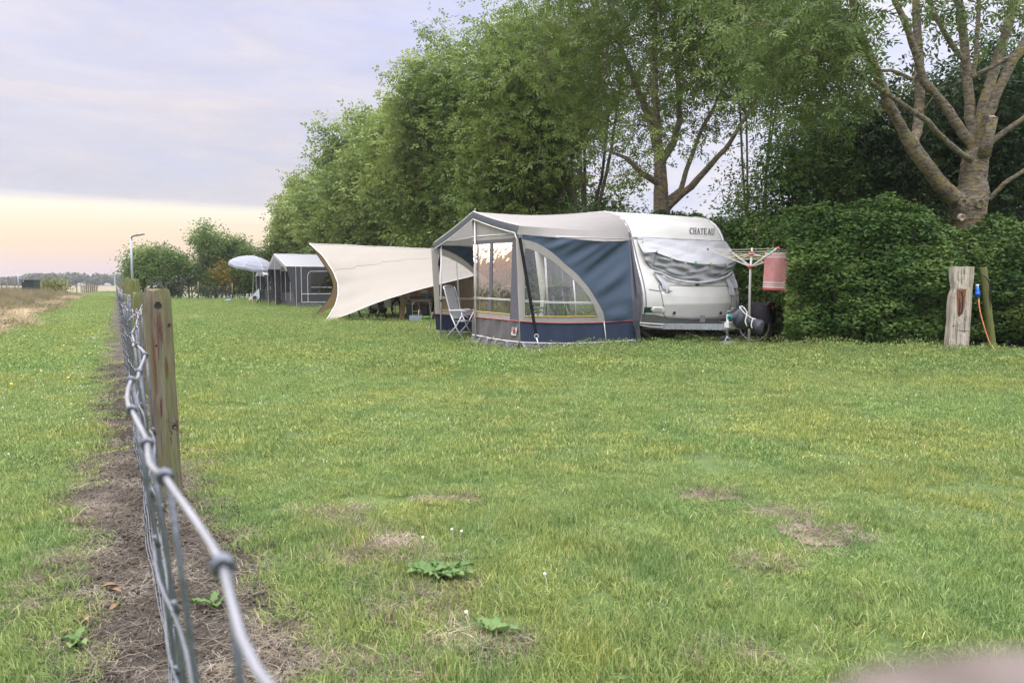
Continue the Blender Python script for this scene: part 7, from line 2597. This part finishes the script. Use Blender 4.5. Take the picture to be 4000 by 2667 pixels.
rows = [[c_ + Vector((x, y, z_ - .15 * ab)) for y, z_ in prof2] for x, ab in ((-1.75, 1.2), (-1.7, .4), (-1.55, 0), (0, 0), (1.6, 0))]
m_.grid(rows); m_.poly(rows[0]); m_.poly(rows[-1]); m_.build("body", mat("grey_shell", (.36, .37, .38), .4, var=.08), gc, True)
m_ = MB(); m_.box(c_ + Vector((-.3, -1.105, 1.35)), (1.0, .02, .5)); m_.build("window", mat("dark_acrylic", (.01, .01, .012), .1), gc)
for x in (-.2,):
    m_ = MB(); m_.lathe([(.17, -.08), (.31, -.06), (.31, .06), (.17, .08), (.001, .08)], c_ + Vector((x, -1.0, .31)), 22, Vector((0, 1, 0))); m_.build("wheel", tyre, gc, True)

YT = 21.9
kt = empty("kitchen_table", (P(1640, 1200, YT).x, YT, 0), "folding camp table with grey tube legs under the tarp, loaded with cooking gear", "table")
zt_ = .72
def TX(u, dy=0): return P(u, 1108, YT + dy).x
m_ = MB(); m_.box(((TX(1592) + TX(1688)) / 2, YT, zt_), (TX(1688) - TX(1592), .5, .025)); m_.build("tabletop", mat("table_grey", (.28, .27, .26), .5), kt)
for dy in (-.2, .2):
    m_ = MB(); m_.tube([(TX(1614), YT + dy, .01), (TX(1613), YT + dy, .60), (TX(1620), YT + dy, .68), (TX(1675), YT + dy, .68), (TX(1681), YT + dy, .60), (TX(1685), YT + dy, .01)], .012, 7); m_.build("leg", FRM, kt, True)
st_ = empty("camp_stove", (TX(1645), YT, zt_ + .013), "flat black two-burner stove on the folding camp table", "stove")
m_ = MB(); m_.box((TX(1645), YT, zt_ + .055), (.66, .36, .075)); m_.build("stove_body", mat("lock_black", (.015, .015, .015), .4), st_)
m_ = MB(); m_.tube([(TX(1672), YT - .18, zt_ + .055), (TX(1672), YT - .21, zt_ + .055)], .022, 10); m_.build("knob", mat("knob_red", (.5, .07, .05), .4), st_)
m_ = MB(); m_.lathe([(.001, 0), (.035, 0), (.035, .12), (.02, .15), (.02, .19), (.001, .19)], (TX(1637), YT, zt_ + .094), 10); tag(m_.build("bottle", mat("bottle_orange", (.5, .2, .08), .3)), "small orange bottle standing on the stove, left of the cream box", "bottle")
m_ = MB(); m_.box((TX(1657), YT + .05, zt_ + .24), (.19, .15, .09)); tag(m_.build("food_box", mat("box_cream", (.5, .42, .3), .6)), "cream box on top of the blue tray on the camp table", "box")
m_ = MB(); m_.box((TX(1664), YT, zt_ + .145), (.26, .2, .10), taper=1.15); tag(m_.build("tray", mat("tray_blue", (.08, .16, .26), .5)), "blue tray standing on the stove under the cream box", "tray")
bx = empty("tool_box", (TX(1625), YT + .1, 0), "black storage box with yellow-green studs under the camp table", "box")
m_ = MB(); m_.box((TX(1628), YT + .1, .27), (.62, .36, .52), taper=1.05); m_.box((TX(1628), YT + .1, .545), (.68, .42, .04)); m_.build("box_body", mat("lock_black", (.015, .015, .015), .4), bx)
for v_ in (.36, .25):
    m_ = MB()
    for k in range(5): m_.box((TX(1614) + k * .055, YT - .10, v_), (.035, .02, .03))
    m_.build("stud_row", mat("stud_green", (.33, .42, .05), .5), bx)
m_ = MB(); m_.box((TX(1630), YT - .35, .12), (.34, .25, .22), taper=1.12); m_.tube([(TX(1630) - .19, YT - .35, .235), (TX(1630), YT - .49, .24), (TX(1630) + .19, YT - .35, .235), (TX(1630), YT - .21, .24)], .012, 5, closed=True); tag(m_.build("basket", mat("basket_blue", (.33, .42, .5), .6, var=.3, vscale=40)), "pale blue basket on the grass under the camp table", "basket")
m_ = MB(); m_.lathe([(.001, .02), (.14, .02), (.17, .19), (.19, .20), (.19, .215), (.16, .21), (.13, .05), (.001, .04)], (TX(1669), YT - .35, 0), 18); tag(m_.build("tub", mat("tub_green", (.30, .58, .16), .4), None, True), "bright green washing tub on the grass beside the pale blue basket", "tub")
m_ = MB(); m_.tube([(TX(1634), YT - .3, .74), (TX(1654), YT - .36, .12)], .010, 6); tag(m_.build("broom_handle", mat("handle_red", (.35, .08, .06), .5), None, True), "red stick leaning against the camp table", "stick")
m_ = MB(); m_.tube([(TX(1642), YT - .42, .42), (TX(1640), YT - .42, .22)], .016, 6); m_.box((TX(1640), YT - .42, .16), (.12, .05, .10), taper=.5); tag(m_.build("hand_brush", mat("white_plastic", (.75, .75, .73), .4), None, True), "white-handled brush standing in the pale blue basket", "brush")
m_ = MB(); m_.grid([[Vector((P(u, 1108, 22.1).x, 22.1 + .03 * math.sin(u), z_)) for u in (1500, 1506, 1512, 1518, 1526)] for z_ in (.78, .66, .54, .46)]); m_.poly([P(1508, 1195, 22.1), P(1516, 1195, 22.1), P(1513, 1216, 22.1)]); tag(m_.build("cloth", CLOTH, None, True), "pale cloth hanging over the bicycle under the tarp", "cloth")

# ------------------------------------------------------------------ further awnings
SL = fabric("slate_canvas", (.075, .078, .092), .12, .05, .35, 3); SLG = fabric("grey_canvas", (.36, .36, .385), .08, .2, .3, 3); CURT = fabric("net_curtain", (.50, .50, .52), .1, .4, .6, 14)
FILM2 = film("dark_vinyl", .5, (.55, .57, .62))


def far_awning(name, C_, a1, a2, D, Wd, zp, ze, pb, label, roof_m, wall_m, over=.45, windows=True):
    """gabled awning: corner C_, a1 to the caravan, a2 along the gable"""
    root = empty(name, tuple(C_), label, "awning")
    q = lambda a, b, z_: C_ + a1 * a + a2 * b + Z * z_
    gab = [(0, ze), (pb, zp), (Wd, ze - .05)]
    m_ = MB(); m_.grid([[q(a, b, z_ + (0 if a else .0)) for b, z_ in [(0, ze), (pb * .5, (ze + zp) / 2 - .03), (pb, zp), ((Wd + pb) / 2, (ze + zp) / 2 - .03), (Wd, ze - .05)]] for a in (-over, 0, D * .5, D)]); m_.build("roof", roof_m, root, False)
    m_ = MB()
    for (b0, z0), (b1, z1_) in zip(gab[:-1], gab[1:]): m_.grid([[q(-over - .01, b0, z0), q(-over - .01, b1, z1_)], [q(-over - .01, b0, z0 - .16), q(-over - .01, b1, z1_ - .16)]])
    m_.build("fascia", roof_m, root)
    m_ = MB(); m_.tube([q(a, pb, zp + .012) for a in (-over, D)], .012, 5); m_.tube([q(-over, b, z_ + .01) for b, z_ in gab], .012, 5); m_.tube([q(a, 0, ze) for a in (-over, D)], .012, 5); m_.build("piping", PIPW, root)
    # storm wings
    for b, zz in ((0, ze), (Wd, ze - .05)):
        m_ = MB(); m_.poly([q(-over, b, zz), q(.25, b, zz), q(.25, b, 0.02), q(0.0, b, .02)]); m_.build("wing", wall_m, root)
    # side wall to the camera
    def win(bottom, top, c0, c1, A):
        pass
    m_ = MB(); y0 = -.0
    hole = (.7, min(D - .3, 2.6), .75, 1.72)
    def sq(a, z_): return q(a, 0.0, z_)
    for (a0, z0, a1_, z1_) in ((.25, .3, D, hole[2]), (.25, hole[3], D, ze), (.25, hole[2], hole[0], hole[3]), (hole[1], hole[2], D, hole[3])):
        m_.grid([[sq(a0, z0), sq(a1_, z0)], [sq(a0, z1_), sq(a1_, z1_)]])
    m_.grid([[sq(.0, .30), sq(D, .30)], [q(0, -.12, .01), q(D, -.12, .01)]]); m_.build("side_wall", wall_m, root)
    m_ = MB(); m_.grid([[q(hole[0], .01, hole[2]), q(hole[1], .01, hole[2])], [q(hole[0], .01, hole[3]), q(hole[1], .01, hole[3])]]); m_.build("side_window", FILM2, root)
    for (c0, c1, fl) in ((hole[0] + .02, hole[0] + .75, 1), (hole[1] - .75, hole[1] - .02, -1)):
        m_ = MB(); rows = []
        for i in range(10):
            t = i / 9; row = []
            for j in range(14):
                s_ = j / 13; wdt = (c1 - c0) * (1 - .62 * t ** 1.4); x = (c0 + wdt * s_) if fl > 0 else (c1 - wdt * (1 - s_))
                row.append(q(x, .05 + .02 * math.sin(s_ * 26), hole[3] - (hole[3] - hole[2] + (.18 if s_ < .5 else .05)) * t))
            rows.append(row)
        m_.grid(rows); m_.build("curtain", CURT, root, True)
    m_ = MB(); m_.tube([sq(.55, .33), sq(.55, 1.55), sq(.60, 1.72), sq(.72, 1.80), sq(D - .1, 1.82)], .014, 5); m_.tube([sq(.25, .70), sq(D, .70)], .014, 5); m_.tube([sq(.25, .30), sq(D, .30)], .014, 5); m_.tube([sq(.25, .30), sq(.25, ze)], .014, 5)
    m_.tube([sq(hole[0], 1.02), sq(hole[1], 1.02)], .010, 4); m_.build("piping", PIPW, root)
    # gable front: pale upper part, windows, dark skirt
    m_ = MB(); m_.poly([q(.25, .03, 1.9), q(.25, Wd - .03, 1.85), q(.25, Wd - .03, ze - .06), q(.25, pb, zp - .03), q(.25, .03, ze - .02)]); m_.build("gable_panel", BEIGE, root)
    nW = 4
    for k in range(nW):
        b0 = .12 + (Wd - .24) * k / nW; b1 = .12 + (Wd - .24) * (k + 1) / nW
        m_ = MB(); m_.grid([[q(.25, b0 + .08, .75), q(.25, b1 - .08, .75)], [q(.25, b0 + .08, 1.88), q(.25, b1 - .08, 1.88)]]); m_.build("front_window", FILM_F, root)
        m_ = MB(); m_.grid([[q(.245, b1 - .08, .3), q(.245, b1 + .08, .3)], [q(.245, b1 - .08, 1.9), q(.245, b1 + .08, 1.9)]]); m_.build("window_post", BEIGE, root)
        m_ = MB(); rows = [[q(.32 + .02 * math.sin(s_ * 9), b0 + .08 + (b1 - b0 - .5 * t) * s_ / 6, 1.86 - 1.1 * t) for s_ in range(7)] for t in (0, .3, .6, 1)]; m_.grid(rows); m_.build("curtain", CURT, root, True)
    m_ = MB(); m_.grid([[q(.25, .05, .0), q(.25, Wd - .05, .0)], [q(.25, .05, .75), q(.25, Wd - .05, .75)]]); m_.build("lower_wall", wall_m, root)
    for b, zz in ((0, ze), (pb, zp), (Wd, ze - .05)):
        m_ = MB(); m_.tube([q(-over + .02, b, zz), q(-over + .02 if b else .0, b, 0)], .014, 6) if b else m_.tube([q(0, 0, ze), q(0, 0, 0)], .014, 6); m_.build("pole", POLE, root)
    return root


C2 = G(1159, 1205); a2v = (G(1080, 1193) - C2).normalized(); a1v = Vector((a2v.y, -a2v.x, 0)); 
W2 = (G(1080, 1193) - C2).length
far_awning("grey_awning", C2, a1v, a2v, 3.2, W2, 2.72, 2.03, W2 * .58, "slate and light-grey gabled awning with net curtains left of the cream tarp", SLG, SL)
m_ = MB(); m_.blob(P(1125, 1050, 35.2), .14, .14, .14, 14, 10); tag(m_.build("globe_lamp", mat("globe_white", (.75, .75, .76), .4), None, True), "white globe hanging at the gable of the slate awning", "lamp")
C3 = G(1058, 1184); b3 = (G(1016, 1178) - C3); W3 = 3.4; a2w = a2v
far_awning("small_awning", C3, a1v, a2w, 2.4, W3, 2.25, 1.75, W3 * .5, "smaller light-grey awning with barred window, left of the slate one", SLG, SL, .35)
# black storm straps crossing in front
for (a, b) in (((1066, 1056, 39), (1001, 1192)), ((1048, 1075, 39.5), (1058, 1120)), ((1062, 1060, 39), (1075, 1150))):
    p0 = P(*a); p1_ = G(*b) if b[1] > 1160 else P(b[0], b[1], 39)
    m_ = MB(); m_.tube([p0, p1_], .022, 5); o = m_.build("storm_strap", STRAP); tag(o, {1001: "long black strap slanting from the slate awning to the grass", 1058: "short black strap end hanging beside the slate awning's eave", 1075: "black strap running down the slate awning's left edge"}[b[0]], "strap")
# pen of dark mesh panels
pen = empty("mesh_pen", tuple(G(1050, 1195).xy) + (0,), "low pen of black wire panels in front of the slate awning", "pen")
pp = [(1016, 1180), (1020, 1196), (1054, 1200), (1060, 1182), (1078, 1184), (1078, 1196), (1112, 1196), (1116, 1186)]
for a, b in zip(pp[:-1], pp[1:]):
    A_, Bq = G(*a), G(*b); m_ = MB(); h_ = .85
    m_.tube([A_, A_ + Z * h_, Bq + Z * h_, Bq], .011, 5); m_.tube([A_ + Z * .05, Bq + Z * .05], .006, 4)
    for k in range(1, 12): c_ = A_ + (Bq - A_) * k / 12; m_.tube([c_, c_ + Z * h_], .0035, 3)
    for k in range(1, 6): m_.tube([A_ + Z * h_ * k / 6, Bq + Z * h_ * k / 6], .003, 3)
    m_.build("panel", mat("lock_black", (.015, .015, .015), .4), pen)

# parasol
pb_ = G(986, 1189); YP = pb_.y
par = empty("parasol", (pb_.x, YP, 0), "pale grey-blue parasol tilted over the far end of the lawn", "parasol")
m_ = MB(); apex = P(992, 1001, YP); m_.tube([Vector((pb_.x, YP, 0)), apex - Z * .05], .02, 8); m_.build("pole", POLE, par)
PARF = fabric("parasol_cloth", (.36, .38, .46), .06, .3, .2, 3)
ax_ = Vector((.20, -.1, 1)).normalized(); xx = ax_.cross(Vector((0, 1, 0))).normalized(); yy = ax_.cross(xx); rows = []
RP = 1.36
for rr_, dz in ((.02, 0), (.3, -.06), (.6, -.19), (.85, -.37), (1, -.54), (1.0, -.66)):
    rows.append([apex + ax_ * (dz + (.05 * (k % 2) * (1 if rr_ > .5 else 0) * (-1 if dz < -.5 else .4))) + (xx * math.cos(k * math.pi / 8) + yy * math.sin(k * math.pi / 8)) * RP * rr_ * (1 - .035 * (k % 2)) for k in range(16)])
m_ = MB(); m_.grid(rows, wrap=True); m_.build("canopy", PARF, par)
m_ = MB()
for k in range(0, 16, 2): m_.tube([r_[k] + ax_ * .006 for r_ in rows], .012, 4)
m_.build("seam_tape", mat("seam_pale", (.52, .53, .58), .7), par)
for k in range(0, 16, 2):
    m_ = MB(); m_.tube([r_[k] - ax_ * .015 for r_ in rows[:5]], .007, 4); m_.build("rib", POLE, par)
m_ = MB(); m_.tube([apex, apex + ax_ * .08], .02, 6); m_.build("finial", POLE, par)

# white sloping nose cover with dark round opening, little table, toy
nc = empty("white_sheet_cover", tuple(G(990, 1175).xy) + (0,), "pale sloping sheet with a dark round opening beside the parasol foot", "cover")
Yn = G(990, 1174).y
m_ = MB(); rows = [[P(u, v, Yn + dy) for (u, v) in ((964, 1173), (978, 1160), (992, 1148), (1006, 1132), (1012, 1126))] for dy in (0, .5, 1.0)]
m_.grid(rows); m_.poly(rows[0] + [P(1014, 1170, Yn), P(1000, 1173, Yn)]); m_.build("sheet", mat("sheet_pale_blue", (.5, .56, .62), .5), nc)
m_ = MB(); m_.poly([P(995 + 11 * math.cos(a), 1163 + 8 * math.sin(a), Yn - .01) for a in [k * .42 for k in range(15)]]); m_.build("round_opening", mat("deep_blue", (.015, .02, .05), .5), nc)
tbm = mat("table_turquoise", (.30, .48, .47), .5)
st2 = empty("low_table", tuple(G(961, 1172).xy) + (0,), "low turquoise-topped table left of the parasol foot", "table")
Yl = G(961, 1172).y; A_ = P(940, 1161, Yl); Bq = P(983, 1160, Yl)
m_ = MB(); m_.box(((A_.x + Bq.x) / 2, Yl + .2, A_.z), (Bq.x - A_.x, .5, .04)); m_.build("tabletop", tbm, st2)
for x in (A_.x + .08, Bq.x - .08):
    m_ = MB(); m_.tube([(x, Yl + .1, A_.z), (x, Yl + .1, .0)], .015, 5); m_.build("leg", FRM, st2)
p_ = G(892, 1178); m_ = MB(); m_.blob((p_.x, p_.y, .08), .26, .12, .09, 10, 6, .1); m_.tube([(p_.x + .02, p_.y, .1), (p_.x + .04, p_.y, .36)], .02, 5); tag(m_.build("toy", mat("toy_blue", (.12, .25, .38), .5), None, True), "small blue toy with a handle lying on the far lawn", "toy")
p_ = G(984, 1182); m_ = MB(); m_.lathe([(.001, 0), (.11, 0), (.05, .22), (.001, .25)], (p_.x - .1, p_.y - .05, 0), 10); tag(m_.build("marker_cone", mat("cone_orange", (.6, .22, .1), .5), None, True), "little orange cone at the parasol's foot", "cone")

# ------------------------------------------------------------------ far wire fence behind the lawn
ff = empty("far_fence", tuple(G(850, 1171).xy) + (0,), "thin wire fence on wooden posts crossing behind the far end of the lawn", "fence")
GP = [(650, 1171), (775, 1171), (908, 1170), (1000, 1168), (1100, 1166)]
base_ = [G(u, v) for u, v in GP]
for i, p_ in enumerate(base_):
    h_ = 1.25 if i < 3 else 1.1
    m_ = MB(); m_.tube([p_, p_ + Vector((.02, 0, h_ if i != 1 else 1.35))], .055, 7); m_.build("post", POSTW, ff, True)
m_ = MB()
for z_ in (.15, .3, .45, .6, .78, .95): m_.tube([p + Z * z_ for p in base_], .006, 4)
for a, b in zip(base_[:-1], base_[1:]):
    for k in range(1, 9): c_ = a + (b - a) * k / 9; m_.tube([c_, c_ + Z * .95], .004, 3)
m_.build("wire_mesh", WIRE, ff)

# ------------------------------------------------------------------ meadow things on the left
cb = empty("utility_cabinet", tuple(P(110, 1120, 60).xy) + (0,), "dark green box standing up out of the tall reddish meadow grass", "cabinet")
GC = mat("cabinet_green", (.012, .030, .024), .45, var=.2); x0, x1 = P(85, 1108, 60).x, P(131, 1108, 60).x
m_ = MB(); m_.box(((x0 + x1) / 2, 60.4, .74), (x1 - x0 + .02, .8, 1.46)); m_.build("housing", GC, cb)
m_ = MB(); m_.box(((x0 + x1) / 2, 60.4, 1.49), (x1 - x0 + .12, .92, .05)); m_.build("lid", GC, cb)
m_ = MB(); m_.box((x0 + .15, 59.98, 1.40), (.09, .02, .05)); m_.build("latch", mat("white_plastic", (.75, .75, .73), .4), cb)
far_tree(205, 66, 1.75, 1.5, "low yellow-green bush in the meadow right of the dark green box", 701, foliage("willow_leaf", (.08, .10, .02), (.15, .17, .04), (.24, .24, .07), trans=.3, clump=.8), 90, 4, .9, "meadow_bush", "bush", per=30, rz=.8)
far_tree(175, 68, 1.4, 1.2, "second yellow-green bush nearer the dark green box", 702, foliage("willow_leaf", (.08, .10, .02), (.15, .17, .04), (.24, .24, .07), trans=.3, clump=.8), 60, 4, .7, "meadow_bush", "bush", per=30, rz=.6)
g = np.random.default_rng(9)
mf = empty("meadow_fence", (P(300, 1120, 88).x, 88, 0), "weathered paling fence far off across the meadow path", "fence")
pts = [(255, 1126, 84), (262, 1127, 84), (300, 1128, 90), (316, 1128, 90)] + [(320 + k * 4.2, 1131, 92) for k in range(15)]
for i, (u, v, Y) in enumerate(pts):
    b_ = P(u, v, Y); h_ = (1.5 if i < 2 else 1.15) * g.uniform(.8, 1.1)
    m_ = MB(); m_.bar(Vector((b_.x, Y, 0)), Vector((b_.x + g.normal(0, .04), Y, h_)), .11 if i < 4 else .09, .08); m_.build("paling" if i > 3 else "post", [POSTW, SLEEP][i % 2], mf)
m_ = MB(); m_.bar(Vector((P(318, 1108, 92).x, 92.1, .8)), Vector((P(382, 1108, 92).x, 92.1, .75)), .04, .08); m_.build("rail", POSTW, mf)
for i, (u, hgt) in enumerate(((25, 1.6), (57, 1.7), (5, 1.6), (160, 1.3))):
    b_ = P(u, 1115, 62); m_ = MB(); m_.tube([Vector((b_.x, 62, 0)), Vector((b_.x + .03, 62, hgt))], .04, 6)
    tag(m_.build("meadow_post", POSTW, None, True), ["thin post in the meadow, midway between photo's left edge and the green box", "thin post in the meadow just left of the green box", "thin post in the meadow at the photo's left edge", "thin post in the meadow right of the green box"][i], "post", "thin posts in the meadow")
b_ = P(71, 1100, 250); m_ = MB(); m_.tube([Vector((b_.x, 250, 0)), Vector((b_.x, 250, P(71, 1069, 250).z))], [.22, .12], 6); tag(m_.build("mast", steel, None, True), "thin mast rising over the left end of the distant wood", "mast")
for u, s_ in ((448, "windmill-like mast above the distant wood left of the lamp post"),):
    b_ = P(u, 1100, 380); top = P(u, 1060, 380); m_ = MB(); m_.tube([Vector((b_.x, 380, 0)), Vector((b_.x, 380, top.z))], [.4, .2], 6); m_.bar(top + Vector((-2.2, 0, .4)), top + Vector((2.2, 0, -.6)), .25, .25); tag(m_.build("mast", steel), s_, "mast")
for i, (u, v) in enumerate(((315, 1104), (420, 1104))):
    b_ = P(u, v, 300); m_ = MB(); m_.box((b_.x, 300, .6), (1.3, 3, .9)); m_.box((b_.x, 300, 1.2), (1.2, 2.4, .3), taper=.6)
    tag(m_.build("farm_shed", mat("shed_white", (.33, .33, .34), .6)), ["tiny white shed before the distant wood, the one farther from the lamp post", "tiny white shed before the distant wood, nearer the lamp post"][i], "shed")
# darker bank that closes the mown path
m_ = MB(); rows = []
for i in range(40):
    s_ = i / 39; x = P(380 + 230 * s_, 1108, 86).x
    rows.append([(x, 85, 0.0), (x, 85.6, .22 + .05 * math.sin(i)), (x, 87, .3), (x, 92, .02)])
m_.grid(rows); tag(m_.build("grass_bank", MATS.get("grass_blades")), kind='structure')

# ------------------------------------------------------------------ the photographer's hand at the lens
SKIN, nt, b = new_mat("skin")
b.inputs['Base Color'].default_value = (.15, .12, .115, 1); b.inputs['Roughness'].default_value = .55
b.inputs['Subsurface Weight'].default_value = .15; b.inputs['Subsurface Radius'].default_value = (.01, .004, .002); b.inputs['Subsurface Scale'].default_value = .3
c = coords(nt, (1, 1, 1), 'obj'); rr_ = ramp(nt, [(.35, (.070, .052, .042)), (.65, (.115, .092, .082))]); nt.links.new(noise(nt, c, 60, 3), rr_.inputs[0]); nt.links.new(rr_.outputs[0], b.inputs['Base Color'])


def hand():
    vs = []; es = []; rs_ = []
    def add(p, r, par=None):
        vs.append(tuple(p)); rs_.append(r)
        if par is not None: es.append((par, len(vs) - 1))
        return len(vs) - 1
    T0 = P(3270, 2965, .062)
    # frame of the hand: fingers point left (-X), stacked downwards and back
    wrist = Vector((.185, .035, EYE.z - .135))
    w = add(wrist + Vector((.06, -.02, -.04)), .026); p0 = add(wrist, .027, w)
    palm = add(Vector((.150, .045, EYE.z - .100)), .034, p0); palm2 = add(Vector((.125, .050, EYE.z - .075)), .030, palm)
    for k, (ln, drop, r) in enumerate(((1.0, 0, .0088), (1.08, .021, .0090), (1.0, .042, .0088), (.82, .062, .0078))):
        base_ = Vector((.118 + .006 * k, .060, T0.z - .015 - drop)); root_ = add(base_, r * 1.45, palm2 if k < 2 else palm)
        tip = Vector((T0.x, T0.y, T0.z - drop)) if k == 0 else Vector((T0.x + .012 * k, T0.y + .006, T0.z - drop - .003 * k))
        m1 = base_ + (tip - base_) * .40 + Vector((0, .016, 0)); m2 = base_ + (tip - base_) * .74 + Vector((0, .010, 0))
        a = add(m1, r * 1.15, root_); b2 = add(m2, r * 1.05, a); c2 = add(base_ + (tip - base_) * .9 + Vector((0, .003, 0)), r, b2); add(tip, r * .85, c2)
    # thumb leaves the side of the palm and closes towards the camera
    t1 = add(Vector((.135, .010, EYE.z - .060)), .0135, palm2); t2 = add(Vector((.105, -.010, EYE.z - .052)), .0115, t1); t3 = add(Vector((.078, -.018, EYE.z - .055)), .0105, t2); add(Vector((.064, -.018, EYE.z - .058)), .0085, t3)
    me = bpy.data.meshes.new("hand"); me.from_pydata(vs, es, []); o = bpy.data.objects.new("hand", me); COL.objects.link(o)
    bmx = bmesh.new(); bmx.from_mesh(me); lay = bmx.verts.layers.skin.verify()
    for i, vv in enumerate(bmx.verts):
        vv[lay].radius = (rs_[i], rs_[i]); vv[lay].use_root = (i == 1)
    bmx.to_mesh(me); bmx.free()
    sk = o.modifiers.new("skin", 'SKIN'); sk.use_smooth_shade = True
    ss = o.modifiers.new("sub", 'SUBSURF'); ss.levels = 2; ss.render_levels = 2
    me.materials.append(SKIN)
    return o


bm_ = hand()
tag(bm_, "out-of-focus fingertip of the photographer's hand at the bottom right corner", "hand")

# ------------------------------------------------------------------ the damp evening air
hz = bpy.data.materials.new("haze"); hz.use_nodes = True; hn = hz.node_tree; hn.nodes.clear()
pv = hn.nodes.new('ShaderNodeVolumePrincipled'); pv.inputs['Color'].default_value = (.55, .55, .61, 1); pv.inputs['Density'].default_value = 0.0006; pv.inputs['Anisotropy'].default_value = .3
ho = hn.nodes.new('ShaderNodeOutputMaterial'); hn.links.new(pv.outputs[0], ho.inputs['Volume'])
m_ = MB(); m_.box((0, 740, 13), (3100, 1650, 28)); o = m_.build("haze", hz); tag(o, kind='stuff')
